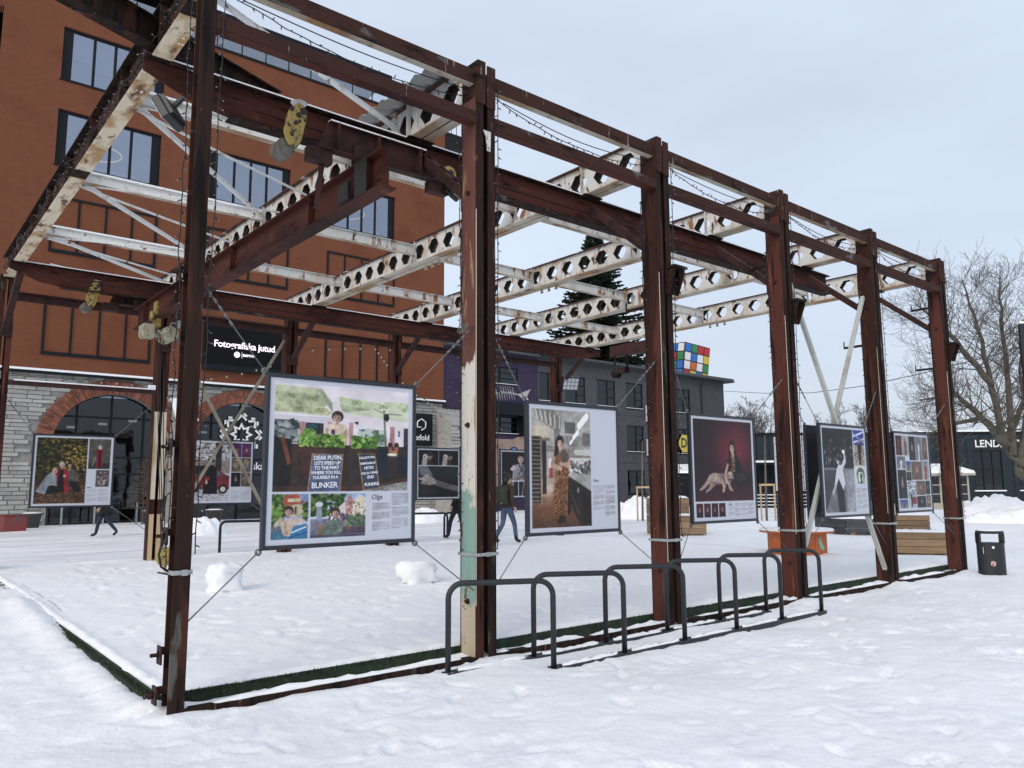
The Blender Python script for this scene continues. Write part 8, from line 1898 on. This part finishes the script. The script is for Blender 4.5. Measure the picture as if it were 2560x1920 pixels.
def shell(c_, rx, ry, rz_, n=14, k=9):
    b = MB(); pts = []; fs = []
    for i in range(k+1):
        ph = -math.pi/2+math.pi*i/k
        for j in range(n): a = 2*math.pi*j/n; pts.append((c_[0]+rx*math.cos(ph)*math.cos(a), c_[1]+ry*math.cos(ph)*math.sin(a), c_[2]+rz_*math.sin(ph)))
    for i in range(k):
        for j in range(n): fs.append((i*n+j, i*n+(j+1) % n, (i+1)*n+(j+1) % n, (i+1)*n+j))
    b.poly(pts, fs, 0, True); return b
h = shell((0.005, 0, 1.585), 0.098, 0.098, 0.105); h2 = shell((-0.075, 0, 1.66), 0.055, 0.055, 0.055); h.poly(h2.v, h2.f, 0, True); h3 = shell((-0.05, 0, 1.50), 0.06, 0.085, 0.09); h.poly(h3.v, h3.f, 0, True); child_mesh(h, 'hair', m_hair, pa)
for yy in (-0.032, 0.032): child_mesh(shell((0.122, yy, 1.555), 0.01, 0.012, 0.009, 8, 5), 'eye', m_hair, pa)
bp_ = MB(); bp_.box((-0.33, -0.16, 0.93), (-0.11, 0.16, 1.36)); bo_ = child_mesh(bp_, 'backpack', m_olive, pa); bv = bo_.modifiers.new('edge', 'BEVEL'); bv.width = 0.05; bv.segments = 3
bp_ = MB(); bp_.box((-0.37, -0.12, 0.96), (-0.33, 0.12, 1.16)); o = child_mesh(bp_, 'pocket', m_olive, pa); o.parent = bo_; bv = o.modifiers.new('edge', 'BEVEL'); bv.width = 0.02
for yy in (-0.11, 0.11): bp_ = MB(); bp_.tube([(-0.12, yy, 1.34), (0.0, yy, 1.41), (0.10, yy, 1.33), (0.13, yy, 1.15), (0.04, yy*1.3, 1.02), (-0.12, yy*1.3, 0.98)], 0.016, 6); o = child_mesh(bp_, 'strap', m_olive, pa); o.parent = bo_
J, E_, Rd = base_joints(-1)
pb = figure('person', 'person in dark clothes half hidden behind the peeling painted post', (11.62, 12.2, gz(11.6, 12.2)), math.pi-YAW-0.6, 0.97, J, E_, Rd, region_for(0.80), [m_skin, m_blackcoat, m_navy, m_blackshoe], 'pelvis')
child_mesh(shell((0.01, 0, 1.62), 0.10, 0.10, 0.11), 'hair', m_hair, pb)
J, E_, Rd = base_joints(1)
pc_ = figure('person', 'person in black coat and dark blue trousers striding behind the autumn panel', (4.95, 22.3, gz(4.95, 22.3)), math.pi-YAW+0.5, 1.0, J, E_, Rd, region_for(0.72), [m_skin, m_blackcoat, m_bluetr, m_blackshoe], 'pelvis')
child_mesh(shell((0.01, 0, 1.68), 0.105, 0.10, 0.10), 'cap', mat('red_knit', (0.35, 0.02, 0.03), 0.9), pc_)
cb_ = MB(); cb_.lathe([(0.112, -0.025), (0.116, 0.0), (0.112, 0.025)], (0.01, 0, 1.645), 14); child_mesh(cb_, 'cap_band', m_signwhite, pc_)
ct_ = MB(); ct_.lathe([(0.15, 1.1), (0.19, 0.95), (0.235, 0.70), (0.225, 0.70), (0.14, 1.0)], (0, 0, 0), 18); child_mesh(ct_, 'coat_skirt', m_blackcoat, pc_)

for o in bpy.data.objects:
    if '_local' in o: del o['_local']
